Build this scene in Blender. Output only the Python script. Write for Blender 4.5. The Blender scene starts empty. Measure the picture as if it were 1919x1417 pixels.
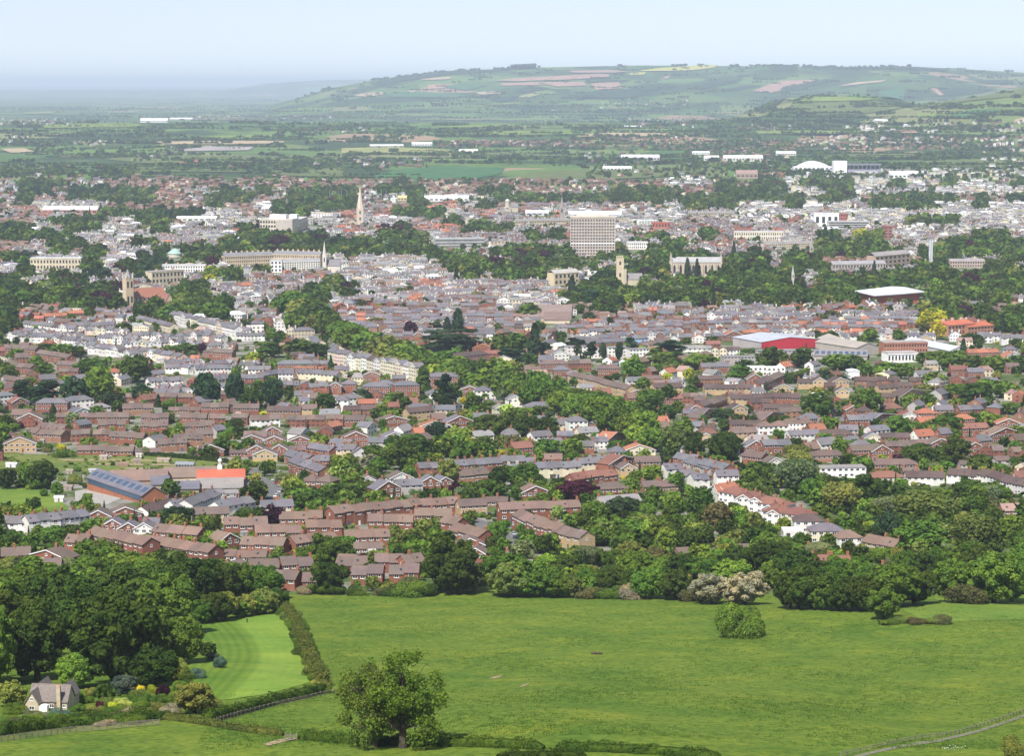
import bpy, math, random
import numpy as np
R = math.radians
rng = random.Random(7)
nr = np.random.RandomState(11)
sc = bpy.context.scene
COL = sc.collection
# ------------------------------------------------------------------ camera model and terrain
F, CX, CY = 4360.0, 959.5, 708.5
EYE = 158.0                                   # image row of the camera's own height
PITCH = math.atan((CY - EYE) / F)
CZ = 240.0                                    # the hill top the photograph was taken from
def ray(px, py):
    u, v = (px - CX) / F, (CY - py) / F
    c, s = math.cos(PITCH), math.sin(PITCH)
    dy, dz = c + v * s, -s + v * c
    return u / dy, dz / dy                    # sideways and vertical run per metre of depth
def row_slope(py): return ray(CX, py)[1]
def to_px(x, y, z):
    c, s = math.cos(PITCH), math.sin(PITCH)
    zz = z - CZ
    d = y * c - zz * s
    up = y * s + zz * c
    return CX + F * x / d, CY - F * up / d
ctrl = [(430, 1402), (520, 1309), (650, 1205), (740, 1148), (800, 1116), (900, 1042), (1000, 976), (1200, 878), (1500, 764),
        (2000, 635), (2500, 548), (3000, 486), (4000, 409), (5000, 361)]
pd = [0.0, 4, 60, 200, 330] + [c[0] for c in ctrl] + [7000, 10000, 15000, 25000, 40000, 70000, 90000]
pz = [2.0, 3.2, 44, 92, 111] + [-row_slope(c[1]) * c[0] for c in ctrl] + [232.6, 233, 233, 226, 200, 90, 60]
pd, pz = np.array(pd, float), np.array(pz, float)
def _slopes(x, y):                            # monotone cubic tangents
    h = np.diff(x); d = np.diff(y) / h
    m = np.zeros_like(y); m[0], m[-1] = d[0], d[-1]
    for i in range(1, len(x) - 1):
        if d[i-1] * d[i] > 0:
            w1, w2 = 2*h[i] + h[i-1], h[i] + 2*h[i-1]
            m[i] = (w1 + w2) / (w1 / d[i-1] + w2 / d[i])
    return m
_pm = _slopes(pd, pz)
def profile(y):
    y = np.clip(np.asarray(y, float), 0, 89999)
    i = np.clip(np.searchsorted(pd, y, 'right') - 1, 0, len(pd) - 2)
    h = pd[i+1] - pd[i]; t = (y - pd[i]) / h
    return ((2*t**3 - 3*t**2 + 1) * pz[i] + (t**3 - 2*t**2 + t) * h * _pm[i]
            + (-2*t**3 + 3*t**2) * pz[i+1] + (t**3 - t**2) * h * _pm[i+1])
def sstep(a, b, x):
    t = np.clip((x - a) / (b - a), 0, 1); return t*t*(3 - 2*t)
def ridge(pts, yr):                           # ridge line seen at these pixels, standing at depth yr
    xs = np.array([(p[0] - CX) / F for p in pts]); hs = np.array([CZ + ray(CX, p[1])[1] * yr for p in pts])
    return xs, hs
HILLS = [  # ridge pixels, ridge depth, foot depth, back depth
 ([(-3000,230),(300,230),(470,214),(540,190),(580,178),(620,165),(700,150),(760,142),(830,134),(900,131),(1000,126),(1100,124),(1200,122),(1300,123),(1500,124),(1600,126),(1700,124),(1800,129),(1919,136),(2300,150),(3500,190)], 20000, 13500, 30000),
 ([(-3000,230),(1250,230),(1370,222),(1405,208),(1440,193),(1480,184),(1540,179),(1610,178),(1660,183),(1710,194),(1790,215),(1900,230),(4000,230)], 10500, 8900, 12500),
 ([(-3000,245),(1560,240),(1680,204),(1760,191),(1820,184),(1870,174),(1919,164),(2050,145),(2400,120),(3500,120)], 9800, 7600, 12500),
 ([(-3000,176),(430,168),(500,156),(600,150),(700,148),(900,150),(1100,160),(3500,180)], 45000, 38000, 60000)]
HR = [(ridge(h[0], h[1]), h) for h in HILLS]
def raw_ground(x, y):
    x, y = np.asarray(x, float), np.asarray(y, float)
    z = CZ - profile(y)
    k = np.exp(-((y - 560) / 330.0)**4)
    z = z + k * (1.5 * np.sin(x/47 + y/60) + 1.3*np.sin(x/92 - y/85 + .6) + 0.8 * np.sin(x/23 - y/71 + 1) + 0.35*np.sin(x/11+y/17))
    z = z + 3.4 * np.exp(-((x - 150)/42)**2 - ((y - 735)/42)**2) - 2.0*np.exp(-((x-60)/60)**2-((y-610)/40)**2)
    u = x / np.maximum(y, 1)
    for (xs, hs), (pts, yr, yf, yb) in HR:
        h = np.interp(u, xs, hs)
        base = CZ - profile(y)
        wob = 1 + 0.0*u
        if yr < 30000:
            wob = 1 + 0.10*np.sin(x/420 + y/900) + 0.07*np.sin(x/190 - y/520 + 2)
        f = sstep(yf, yr, y * 1.0)**1.15
        edge = np.where(y < yr, f, 1 - 0.9*sstep(yr, yb, y))
        up = np.maximum(h - base, 0) * edge
        wo = 1 + (wob - 1) * (4 * f * (1 - f))
        z = np.maximum(z, base + up * wo)
    return z
YG = np.concatenate([np.linspace(0, 380, 20)[:-1], np.linspace(380, 1000, 125)[:-1], np.geomspace(1000, 6000, 110)[:-1],
                     np.geomspace(6000, 22000, 190)[:-1], np.geomspace(22000, 90000, 50)])
UG = np.concatenate([np.linspace(-.62, -.26, 20)[:-1], np.linspace(-.26, .26, 240), np.linspace(.26, .62, 20)[1:]])
SH = 260.0
GX = UG[None, :] * (YG[:, None] + SH); GY = np.repeat(YG[:, None], len(UG), 1)
GZ = raw_ground(GX, GY)
def ground(x, y):
    x, y = np.asarray(x, float), np.asarray(y, float)
    y = np.clip(y, 0, YG[-1] - 1)
    i = np.clip(np.searchsorted(YG, y, 'right') - 1, 0, len(YG) - 2)
    u = np.clip(x / (y + SH), UG[0], UG[-1] - 1e-6)
    j = np.clip(np.searchsorted(UG, u, 'right') - 1, 0, len(UG) - 2)
    a = (y - YG[i]) / (YG[i+1] - YG[i]); b = (u - UG[j]) / (UG[j+1] - UG[j])
    return (GZ[i, j]*(1-a)*(1-b) + GZ[i+1, j]*a*(1-b) + GZ[i, j+1]*(1-a)*b + GZ[i+1, j+1]*a*b)
import bisect
_YL, _UL, _ZL = YG.tolist(), UG.tolist(), GZ.tolist()
def ground_s(x, y):
    y = min(max(y, 0.), _YL[-1] - 1); i = min(max(bisect.bisect_right(_YL, y) - 1, 0), len(_YL) - 2)
    u = min(max(x / (y + SH), _UL[0]), _UL[-1] - 1e-6); j = min(max(bisect.bisect_right(_UL, u) - 1, 0), len(_UL) - 2)
    a = (y - _YL[i]) / (_YL[i+1] - _YL[i]); b = (u - _UL[j]) / (_UL[j+1] - _UL[j]); p, q = _ZL[i], _ZL[i+1]
    return (p[j]*(1-a) + q[j]*a)*(1-b) + (p[j+1]*(1-a) + q[j+1]*a)*b
YS = np.concatenate([np.linspace(120, 1200, 300), np.geomspace(1205, 85000, 900)])
def at(px, py):
    """The point of the ground seen at this pixel of the photograph."""
    dx, dz = ray(px, py)
    d = CZ + dz * YS - ground(dx * YS, YS)
    k = np.nonzero(d < 0)[0]
    if not len(k):
        t = 80000.0
    else:
        i = max(k[0], 1); a, b = float(YS[i-1]), float(YS[i]); fa, fb = float(d[i-1]), float(d[i])
        for _ in range(3):
            t = a + (b - a) * fa / (fa - fb) if fa != fb else b
            ft = CZ + dz*t - ground_s(dx*t, t)
            if ft < 0: b, fb = t, ft
            else: a, fa = t, ft
            if abs(ft) < .004: break
    return dx * t, t, ground_s(dx * t, t)
# rough, fast row -> depth (flat across), for the dense fill
_rows = CY + F * np.tan(np.arctan(profile(YS) / YS) - PITCH)
def depth_of_row(py): return float(np.interp(-py, -_rows, YS))
# ------------------------------------------------------------------ materials
def mat(name):
    m = bpy.data.materials.new(name); m.use_nodes = True
    nt = m.node_tree; nt.nodes.clear()
    return m, nt
def N(nt, t, **kw):
    n = nt.nodes.new(t)
    for k, v in kw.items():
        if k.startswith('i_'):
            key = k[2:]; key = int(key) if key.isdigit() else key.replace('_', ' ')
            n.inputs[key].default_value = v
        else: setattr(n, k, v)
    return n
def L(nt, a, b): nt.links.new(a, b)
def out(nt, sh): o = N(nt, 'ShaderNodeOutputMaterial'); L(nt, sh, o.inputs[0])
def mixc(nt, fac, a, b, blend='MIX'):
    n = N(nt, 'ShaderNodeMix', data_type='RGBA', blend_type=blend)
    for s, v in ((0, fac), (6, a), (7, b)):
        if isinstance(v, (int, float)): n.inputs[s].default_value = v
        elif isinstance(v, (tuple, list)): n.inputs[s].default_value = tuple(v) if len(v) == 4 else (*v, 1)
        else: L(nt, v, n.inputs[s])
    return n.outputs[2]
def noise(nt, vec, scale, detail=3, rough=.55):
    n = N(nt, 'ShaderNodeTexNoise'); n.inputs['Scale'].default_value = scale
    n.inputs['Detail'].default_value = detail; n.inputs['Roughness'].default_value = rough
    if vec is not None: L(nt, vec, n.inputs['Vector'])
    return n.outputs['Fac']
def ramp(nt, fac, stops, interp='LINEAR'):
    n = N(nt, 'ShaderNodeValToRGB'); n.color_ramp.interpolation = interp
    e = n.color_ramp.elements
    while len(e) < len(stops): e.new(0.5)
    for k, (p, c) in enumerate(stops):
        e[k].position = p; e[k].color = (*c, 1) if len(c) == 3 else c
    L(nt, fac, n.inputs[0]); return n.outputs[0]
def mapping(nt, vec, scale=(1,1,1), rot=(0,0,0)):
    n = N(nt, 'ShaderNodeMapping'); n.inputs['Scale'].default_value = scale; n.inputs['Rotation'].default_value = rot
    L(nt, vec, n.inputs['Vector']); return n.outputs[0]
def pos(nt): return N(nt, 'ShaderNodeNewGeometry').outputs['Position']
def bsdf(nt, col, rough=.9, spec=.15, metal=0., normal=None):
    b = N(nt, 'ShaderNodeBsdfPrincipled')
    b.inputs['Roughness'].default_value = rough; b.inputs['Specular IOR Level'].default_value = spec
    b.inputs['Metallic'].default_value = metal
    if isinstance(col, (tuple, list)): b.inputs['Base Color'].default_value = (*col, 1)
    else: L(nt, col, b.inputs['Base Color'])
    if normal is not None: L(nt, normal, b.inputs['Normal'])
    return b.outputs[0]
def bump(nt, h, strength=.5, dist=.3):
    n = N(nt, 'ShaderNodeBump'); n.inputs['Strength'].default_value = strength; n.inputs['Distance'].default_value = dist
    L(nt, h, n.inputs['Height']); return n.outputs[0]
def plain(name, col, rough=.85, var=.25, scale=1.2, spec=.15, metal=0.):
    m, nt = mat(name)
    n = noise(nt, pos(nt), scale, 4)
    k = ramp(nt, n, [(.3, (1-var,)*3), (.7, (1+var*.6,)*3)])
    out(nt, bsdf(nt, mixc(nt, 1., (*col, 1), k, 'MULTIPLY'), rough, spec, metal)); return m
def by_colour(name, rough=.85, var=.3, scale=1.4, stretch=(1,1,1), spec=.12, attr=None, streak=0.):
    """colour of the object itself (or of the face), with weathering of its own"""
    m, nt = mat(name)
    p = mapping(nt, pos(nt), stretch)
    n = noise(nt, p, scale, 5, .62)
    n2 = noise(nt, pos(nt), .13, 2)
    k = ramp(nt, n, [(.28, (1-var,)*3), (.72, (1+var*.55,)*3)])
    k2 = ramp(nt, n2, [(.3, (.86, .87, .9)), (.7, (1.1, 1.06, 1.02))])
    c = N(nt, 'ShaderNodeAttribute', attribute_name=attr).outputs['Color'] if attr else N(nt, 'ShaderNodeObjectInfo').outputs['Color']
    c = mixc(nt, 1., c, k, 'MULTIPLY'); c = mixc(nt, 1., c, k2, 'MULTIPLY')
    out(nt, bsdf(nt, c, rough, spec)); return m
M = {}
M['wall'] = by_colour('wall', .92, .22, 1.6)
M['roof'] = by_colour('roof_tiles', .8, .38, 2.2, (1, 1, 1.6), .2)
M['built'] = by_colour('far_building', .9, .25, .35, attr='tint')
M['trim'] = plain('white_trim', (.78, .78, .76), .6, .1)
M['pane'] = plain('window_glass', (.035, .042, .05), .12, .4, .8, .6)
M['brickwork'] = plain('chimney_brick', (.30, .13, .085), .9, .3)
M['pot'] = plain('chimney_pot', (.50, .22, .11), .9, .2)
M['bark'] = plain('bark', (.085, .068, .05), .95, .45, 2.5)
M['timber'] = plain('weathered_timber', (.22, .19, .155), .95, .4, 3)
M['tarmac'] = plain('tarmac', (.135, .133, .13), .95, .25, .5)
M['paving'] = plain('paving', (.33, .31, .28), .95, .3, .8)
M['soil'] = plain('bare_soil', (.30, .23, .14), 1, .4, 1.2)
M['metal'] = plain('grey_metal', (.45, .46, .47), .45, .2, 1, .4, .6)
M['tyre'] = plain('tyre', (.02, .02, .02), .9, .2)
M['skin'] = plain('skin', (.45, .27, .19), .7, .1)
M['dark_cloth'] = plain('dark_cloth', (.02, .022, .03), .9, .3, 6)
M['hair'] = plain('hair', (.03, .02, .015), .8, .3, 9)
M['solar'] = plain('blue_sheet', (.05, .085, .14), .35, .25, .6, .5)
def paint(name):
    m, nt = mat(name)
    b = N(nt, 'ShaderNodeBsdfPrincipled'); b.inputs['Roughness'].default_value = .3
    k = ramp(nt, noise(nt, pos(nt), 1.5), [(.3, (.85,)*3), (.7, (1.05,)*3)])
    L(nt, mixc(nt, 1., N(nt, 'ShaderNodeObjectInfo').outputs['Color'], k, 'MULTIPLY'), b.inputs['Base Color'])
    b.inputs['Coat Weight'].default_value = .5
    out(nt, b.outputs[0]); return m
M['paint'] = paint('car_paint')
def foliage(name, attr=None, small=1.0):
    m, nt = mat(name)
    info = N(nt, 'ShaderNodeObjectInfo')
    c = N(nt, 'ShaderNodeAttribute', attribute_name=attr).outputs['Color'] if attr else info.outputs['Color']
    n1 = noise(nt, pos(nt), .9*small, 3); n2 = noise(nt, pos(nt), .17*small, 2)
    k1 = ramp(nt, n1, [(.25, (.55, .6, .6)), (.5, (1, 1, 1)), (.78, (1.45, 1.35, 1.1))])
    k2 = ramp(nt, n2, [(.3, (.72, .8, .86)), (.7, (1.28, 1.18, .98))])
    c = mixc(nt, 1., mixc(nt, 1., c, k1, 'MULTIPLY'), k2, 'MULTIPLY')
    d = N(nt, 'ShaderNodeBsdfDiffuse'); t = N(nt, 'ShaderNodeBsdfTranslucent'); s = N(nt, 'ShaderNodeMixShader')
    L(nt, c, d.inputs[0]); L(nt, mixc(nt, 1., c, (1.25, 1.2, .6, 1), 'MULTIPLY'), t.inputs[0]); s.inputs[0].default_value = .28
    L(nt, d.outputs[0], s.inputs[1]); L(nt, t.outputs[0], s.inputs[2])
    out(nt, s.outputs[0]); return m
M['leaf'] = foliage('leaves'); M['leaf_far'] = foliage('far_leaves', 'tint', .35)
def grass(name, a, b, c, yellow=0., stripes=None, tuft=1.0, TS=1.0):
    m, nt = mat(name)
    P = pos(nt)
    q = mapping(nt, P, (.7, .8, 1), (0, 0, R(12)))
    n1 = noise(nt, q, .8*TS, 5, .7); n2 = noise(nt, P, .035, 3); n3 = noise(nt, mapping(nt, P, (.6, .8, 1), (0,0,R(-10))), .13, 4, .6)
    col = ramp(nt, n1, [(.34, a), (.48, b), (.68, c)])
    col = mixc(nt, 1., col, ramp(nt, n2, [(.34, (.8, .9, .82)), (.66, (1.16, 1.08, 1.0))]), 'MULTIPLY')
    col = mixc(nt, 1., col, ramp(nt, n3, [(.36, (.86, .9, .85)), (.5, (1, 1, 1)), (.68, (1.1, 1.06, 1.0))]), 'MULTIPLY')
    if yellow:
        col = mixc(nt, ramp(nt, noise(nt, P, .05, 4, .7), [(.52, (0,)*3), (.68, (yellow,)*3)]), col, (.36, .33, .03))
    if stripes:
        cx, cy, r = stripes
        d = N(nt, 'ShaderNodeVectorMath', operation='DISTANCE'); fl = mapping(nt, P, (1, 1, 0)); L(nt, fl, d.inputs[0]); d.inputs[1].default_value = (cx, cy, 0)
        mr = N(nt, 'ShaderNodeMapRange'); mr.inputs[1].default_value = r + 1.2; mr.inputs[2].default_value = r - 1.8; L(nt, d.outputs['Value'], mr.inputs[0])
        sn = N(nt, 'ShaderNodeMath', operation='SINE'); mu = N(nt, 'ShaderNodeMath', operation='MULTIPLY_ADD'); mu.inputs[1].default_value = 2.45
        L(nt, d.outputs['Value'], mu.inputs[0]); L(nt, noise(nt, P, .25, 2), mu.inputs[2]); L(nt, mu.outputs[0], sn.inputs[0])
        s01 = N(nt, 'ShaderNodeMapRange'); s01.inputs[1].default_value = -1; L(nt, sn.outputs[0], s01.inputs[0])
        light = mixc(nt, 1., col, ramp(nt, s01.outputs[0], [(.2, (1.07, 1.07, 1.04)), (.8, (1.11, 1.1, 1.06))]), 'MULTIPLY')
        dark = mixc(nt, 1., mixc(nt, 1., col, (.70, .76, .62, 1), 'MULTIPLY'), ramp(nt, s01.outputs[0], [(.25, (.88, .91, .88)), (.75, (1.08, 1.06, 1.03))]), 'MULTIPLY')
        col = mixc(nt, mr.outputs[0], light, dark)
    out(nt, bsdf(nt, col, .95, .08, normal=bump(nt, n1, .75*tuft, .55))); return m
M['meadow'] = grass('meadow_grass', (.045, .080, .011), (.092, .146, .020), (.148, .198, .031), .18)
def circle3(a, b, c):
    (ax, ay), (bx, by), (cx, cy) = a[:2], b[:2], c[:2]; d = 2*(ax*(by-cy) + bx*(cy-ay) + cx*(ay-by))
    ux = ((ax*ax+ay*ay)*(by-cy) + (bx*bx+by*by)*(cy-ay) + (cx*cx+cy*cy)*(ay-by))/d; uy = ((ax*ax+ay*ay)*(cx-bx) + (bx*bx+by*by)*(ax-cx) + (cx*cx+cy*cy)*(bx-ax))/d
    return ux, uy, math.hypot(ax-ux, ay-uy)
M['lawn'] = grass('mown_grass', (.115, .185, .028), (.142, .222, .036), (.165, .245, .042), 0, circle3(at(432, 1160), at(487, 1230), at(448, 1290)), tuft=.3)
M['pitch'] = grass('playing_field_grass', (.085, .14, .022), (.115, .18, .03), (.145, .21, .04), 0, tuft=.3)
M['plot'] = grass('allotment_grass', (.06, .09, .02), (.11, .15, .035), (.2, .2, .08), .25)
def ground_mat():
    m, nt = mat('ground')
    P = pos(nt); sep = N(nt, 'ShaderNodeSeparateXYZ'); L(nt, P, sep.inputs[0])
    def rng_(a, b):
        n = N(nt, 'ShaderNodeMapRange'); n.inputs[1].default_value = a; n.inputs[2].default_value = b
        L(nt, sep.outputs[1], n.inputs[0]); return n.outputs[0]
    q = mapping(nt, P, (.6, 1.5, 1), (0, 0, R(12)))
    n1 = noise(nt, q, .62, 5, .68)
    q3 = mapping(nt, P, (.7, .8, 1), (0, 0, R(12))); n1 = noise(nt, q3, .8, 5, .7)
    near = ramp(nt, n1, [(.34, (.045, .080, .011)), (.48, (.092, .146, .020)), (.68, (.148, .198, .031))])
    near = mixc(nt, 1., near, ramp(nt, noise(nt, P, .035, 3), [(.34, (.8, .9, .82)), (.66, (1.16, 1.08, 1.0))]), 'MULTIPLY')
    near = mixc(nt, 1., near, ramp(nt, noise(nt, mapping(nt, P, (.6, .8, 1), (0,0,R(-10))), .13, 4, .6), [(.36, (.86, .9, .85)), (.5, (1, 1, 1)), (.68, (1.1, 1.06, 1.0))]), 'MULTIPLY')
    near = mixc(nt, ramp(nt, noise(nt, P, .05, 4, .7), [(.52, (0,)*3), (.68, (.18,)*3)]), near, (.36, .33, .03))
    t1 = noise(nt, P, .055, 4, .6)
    town = ramp(nt, t1, [(.34, (.05, .085, .022)), (.47, (.09, .12, .04)), (.54, (.2, .19, .17)), (.68, (.27, .25, .23))])
    # fields beyond the town
    warp = N(nt, 'ShaderNodeVectorMath', operation='MULTIPLY_ADD')
    nn = N(nt, 'ShaderNodeTexNoise'); nn.inputs['Scale'].default_value = .0016; L(nt, P, nn.inputs['Vector'])
    L(nt, nn.outputs['Color'], warp.inputs[0]); warp.inputs[1].default_value = (260, 260, 0); L(nt, P, warp.inputs[2])
    flat = mapping(nt, warp.outputs[0], (.0030, .0019, 0), (0, 0, R(14)))
    v = N(nt, 'ShaderNodeTexVoronoi', voronoi_dimensions='2D', distance='CHEBYCHEV'); v.inputs['Scale'].default_value = 1.0; L(nt, flat, v.inputs['Vector'])
    bw = N(nt, 'ShaderNodeSeparateColor'); L(nt, v.outputs['Color'], bw.inputs[0])
    fcol = ramp(nt, bw.outputs[0], [(0, (.05, .095, .025)), (.17, (.085, .15, .035)), (.33, (.06, .12, .03)), (.47, (.12, .17, .05)),
                                    (.60, (.04, .075, .022)), (.72, (.10, .17, .04)), (.84, (.17, .18, .075)), (.92, (.075, .12, .04)), (.965, (.27, .19, .12))], 'CONSTANT')
    w2 = noise(nt, P, .0011, 5, .62)
    fcol = mixc(nt, ramp(nt, w2, [(.53, (0,)*3), (.57, (1,)*3)]), fcol, (.032, .058, .02))
    fcol = mixc(nt, 1., fcol, ramp(nt, noise(nt, P, .011, 3), [(.3, (.85,)*3), (.7, (1.12,)*3)]), 'MULTIPLY')
    c = mixc(nt, rng_(795, 830), near, town); c = mixc(nt, rng_(4700, 5200), c, fcol)
    out(nt, bsdf(nt, c, .95, .06, normal=bump(nt, n1, .6, .5))); return m
M['ground'] = ground_mat()
# ------------------------------------------------------------------ object helpers
def tag(o, label=None, cat=None, group=None, kind=None):
    if label: o['label'] = label
    if cat: o['category'] = cat
    if group: o['group'] = group
    if kind: o['kind'] = kind
    return o
def link(name, data, parent=None, color=None, loc=None, rz=None, scale=None):
    o = bpy.data.objects.new(name, data); COL.objects.link(o)
    if parent is not None: o.parent = parent
    if color is not None: o.color = (*color[:3], 1)
    if loc is not None: o.location = loc
    if rz is not None: o.rotation_euler = (0, 0, rz)
    if scale is not None: o.scale = scale
    return o
def empty(name, loc, rz=0., label=None, cat=None, group=None):
    return tag(link(name, None, loc=loc, rz=rz), label, cat, group)
class MB:
    def __init__(s): s.V, s.F, s.I = [], [], []
    def poly(s, pts, m=0):
        k = len(s.V); s.V += [tuple(p) for p in pts]; s.F.append(tuple(range(k, k + len(pts)))); s.I.append(m)
    def box(s, x0, x1, y0, y1, z0, z1, m=0, bottom=True, top=True):
        k = len(s.V)
        s.V += [(x0,y0,z0),(x1,y0,z0),(x1,y1,z0),(x0,y1,z0),(x0,y0,z1),(x1,y0,z1),(x1,y1,z1),(x0,y1,z1)]
        f = [(0,1,5,4),(1,2,6,5),(2,3,7,6),(3,0,4,7)] + ([(4,5,6,7)] if top else []) + ([(3,2,1,0)] if bottom else [])
        s.F += [tuple(k + i for i in q) for q in f]; s.I += [m] * len(f); return s
    def prism(s, sec, a0, a1, axis='x', m=0):
        """a closed section in the plane across AXIS, pushed from a0 to a1"""
        k = len(s.V); n = len(sec)
        for a in (a0, a1):
            s.V += [(a, p[0], p[1]) if axis == 'x' else (p[0], a, p[1]) if axis == 'y' else (p[0], p[1], a) for p in sec]
        s.F += [tuple(k + i for i in range(n)), tuple(k + n + i for i in reversed(range(n)))]
        s.F += [(k + i, k + n + i, k + n + (i+1) % n, k + (i+1) % n) for i in range(n)]
        s.I += [m] * (n + 2); return s
    def cyl(s, x, y, z0, z1, r0, r1, n=8, m=0, x1=None, y1=None, caps=True):
        k = len(s.V); x1 = x if x1 is None else x1; y1 = y if y1 is None else y1
        for (xx, yy, z, r) in ((x, y, z0, r0), (x1, y1, z1, r1)):
            s.V += [(xx + r*math.cos(2*math.pi*i/n), yy + r*math.sin(2*math.pi*i/n), z) for i in range(n)]
        f = [(k+i, k+(i+1) % n, k+n+(i+1) % n, k+n+i) for i in range(n)]
        if caps: f += [tuple(k + i for i in reversed(range(n))), tuple(k + n + i for i in range(n))]
        s.F += f; s.I += [m]*len(f); return s
    def bar(s, a, b, r, n=5, m=0, r1=None):
        """a round bar from point a to point b"""
        a, b = np.array(a, float), np.array(b, float); d = b - a; d /= np.linalg.norm(d) + 1e-9
        u = np.cross(d, (0, 0, 1) if abs(d[2]) < .9 else (1, 0, 0)); u /= np.linalg.norm(u); w = np.cross(d, u); k = len(s.V)
        for p, rr in ((a, r), (b, r if r1 is None else r1)):
            s.V += [tuple(p + rr*(u*math.cos(2*math.pi*i/n) + w*math.sin(2*math.pi*i/n))) for i in range(n)]
        f = [(k+i, k+(i+1) % n, k+n+(i+1) % n, k+n+i) for i in range(n)] + [tuple(k+i for i in reversed(range(n))), tuple(k+n+i for i in range(n))]
        s.F += f; s.I += [m]*len(f); return s
    def data(s, name, mats):
        d = bpy.data.meshes.new(name); d.from_pydata(s.V, [], s.F)
        for q in (mats if isinstance(mats, (list, tuple)) else [mats]): d.materials.append(q)
        if any(s.I): d.polygons.foreach_set('material_index', s.I)
        d.update(); return d
    def build(s, name, mats, parent=None, color=None, loc=None, rz=None):
        return link(name, s.data(name, mats), parent, color, loc, rz)
def np_mesh(name, V, Fq, mats, tint=None, mi=None):
    """mesh of quads only from arrays: V (n,3), Fq (m,4), tint (m,3)"""
    d = bpy.data.meshes.new(name); m = len(Fq)
    d.vertices.add(len(V)); d.vertices.foreach_set('co', np.ascontiguousarray(V, np.float32).ravel())
    d.loops.add(4*m); d.loops.foreach_set('vertex_index', np.ascontiguousarray(Fq, np.int32).ravel())
    d.polygons.add(m); d.polygons.foreach_set('loop_start', np.arange(0, 4*m, 4, dtype=np.int32))
    if mi is not None: d.polygons.foreach_set('material_index', np.ascontiguousarray(mi, np.int32))
    for q in (mats if isinstance(mats, (list, tuple)) else [mats]): d.materials.append(q)
    if tint is not None:
        a = d.attributes.new('tint', 'FLOAT_COLOR', 'FACE')
        a.data.foreach_set('color', np.c_[tint, np.ones(m)].astype(np.float32).ravel())
    d.update(calc_edges=True); return d
def tri(V, faces):  # pad triangles to quads is never needed: all templates are quads
    return np.array(V, float), np.array(faces, int)
def scan(poly, rows=24, cols=14, off=.08):
    """drape a pixel polygon over the ground as strips between its left and right edge"""
    ys = [p[1] for p in poly]; y0, y1 = min(ys), max(ys)
    G = []
    for i in range(rows + 1):
        y = y0 + (y1 - y0) * (.004 + .992 * i / rows); xs = []
        for (ax, ay), (bx, by) in zip(poly, poly[1:] + poly[:1]):
            if (ay - y) * (by - y) <= 0 and ay != by: xs.append(ax + (bx - ax) * (y - ay) / (by - ay))
        xl, xr = min(xs), max(xs)
        G.append([at(xl + (xr - xl) * j / cols, y) for j in range(cols + 1)])
    V = np.array(G); V[..., 2] += off
    n = cols + 1
    Fq = [(i*n + j, (i+1)*n + j, (i+1)*n + j + 1, i*n + j + 1) for i in range(rows) for j in range(cols)]
    return V.reshape(-1, 3), np.array(Fq)
def drape(name, poly, m, off=.08, rows=24, cols=14, kind='structure', label=None):
    V, Fq = scan(poly, rows, cols, off)
    o = link(name, np_mesh(name, V, Fq, m)); tag(o, kind=kind, label=label); return o
TILE = {}
for i, (a, b, c, d, e) in enumerate(zip('abc', 'GHI', 'ABC', 'DEF', 'JKL')):
    x = (0, 640, 1280)[i]
    TILE[a] = (x, 100); TILE[b] = (x, 320); TILE[c] = (x, 560); TILE[d] = (x, 820); TILE[e] = (x, 1080)
def T(t, x, y): return TILE[t][0] + x / 3.0, TILE[t][1] + y / 3.0
# ------------------------------------------------------------------ ground sheet
n = len(UG)
ii, jj = np.meshgrid(np.arange(len(YG) - 1), np.arange(n - 1), indexing='ij')
fq = np.stack([ii*n + jj, ii*n + jj + 1, (ii+1)*n + jj + 1, (ii+1)*n + jj], -1).reshape(-1, 4)
gd = np_mesh('ground', np.stack([GX, GY, GZ], -1).reshape(-1, 3), fq, M['ground'])
gd.polygons.foreach_set('use_smooth', np.ones(len(fq), bool))
tag(link('ground', gd), kind='structure')
# ------------------------------------------------------------------ trees
def fib(n, seed):
    i = np.arange(n) + .5; ph = np.arccos(1 - 2*i/n); th = math.pi*(1+5**.5)*i + seed
    return np.stack([np.cos(th)*np.sin(ph), np.sin(th)*np.sin(ph), np.cos(ph)], -1)
def leaves_on(rs, C, rad, n, leaf, up=.25, sink=.72, flat=.55, aspect=.72):
    """n leaf sprays spread over overlapping lobes (centres C, radii rad)"""
    w = rad**2; k = rs.choice(len(C), n * 2, p=w / w.sum())
    d = rs.normal(size=(n * 2, 3)); d[:, 2] += up; d /= np.linalg.norm(d, axis=1)[:, None]
    P = C[k] + d * (rad[k] * rs.uniform(.78, 1.06, n * 2))[:, None]
    dist = np.linalg.norm(P[:, None, :] - C[None], axis=2) / rad[None]
    dist[np.arange(n * 2), k] = 9
    keep = (dist.min(1) > sink) | (rs.rand(n * 2) < .12)
    P, d = P[keep][:n], d[keep][:n]
    return sprays(rs, P, d, leaf, flat, aspect)
def sprays(rs, P, d, leaf, flat=.55, aspect=.72):
    m = len(P)
    nn = d + rs.normal(size=(m, 3)) * flat; nn /= np.linalg.norm(nn, axis=1)[:, None]
    t = np.cross(nn, rs.normal(size=(m, 3))); t /= np.linalg.norm(t, axis=1)[:, None] + 1e-9
    b = np.cross(nn, t); s = leaf * rs.uniform(.55, 1.35, m)[:, None]
    t, b = t * s, b * s * aspect
    bend = nn * s * .25
    V = np.stack([P - t - b*.6, P + t*.2 - b + bend, P + t + b*.5, P - t*.3 + b + bend], 1).reshape(-1, 3)
    return V, np.arange(4*m).reshape(-1, 4)
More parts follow.
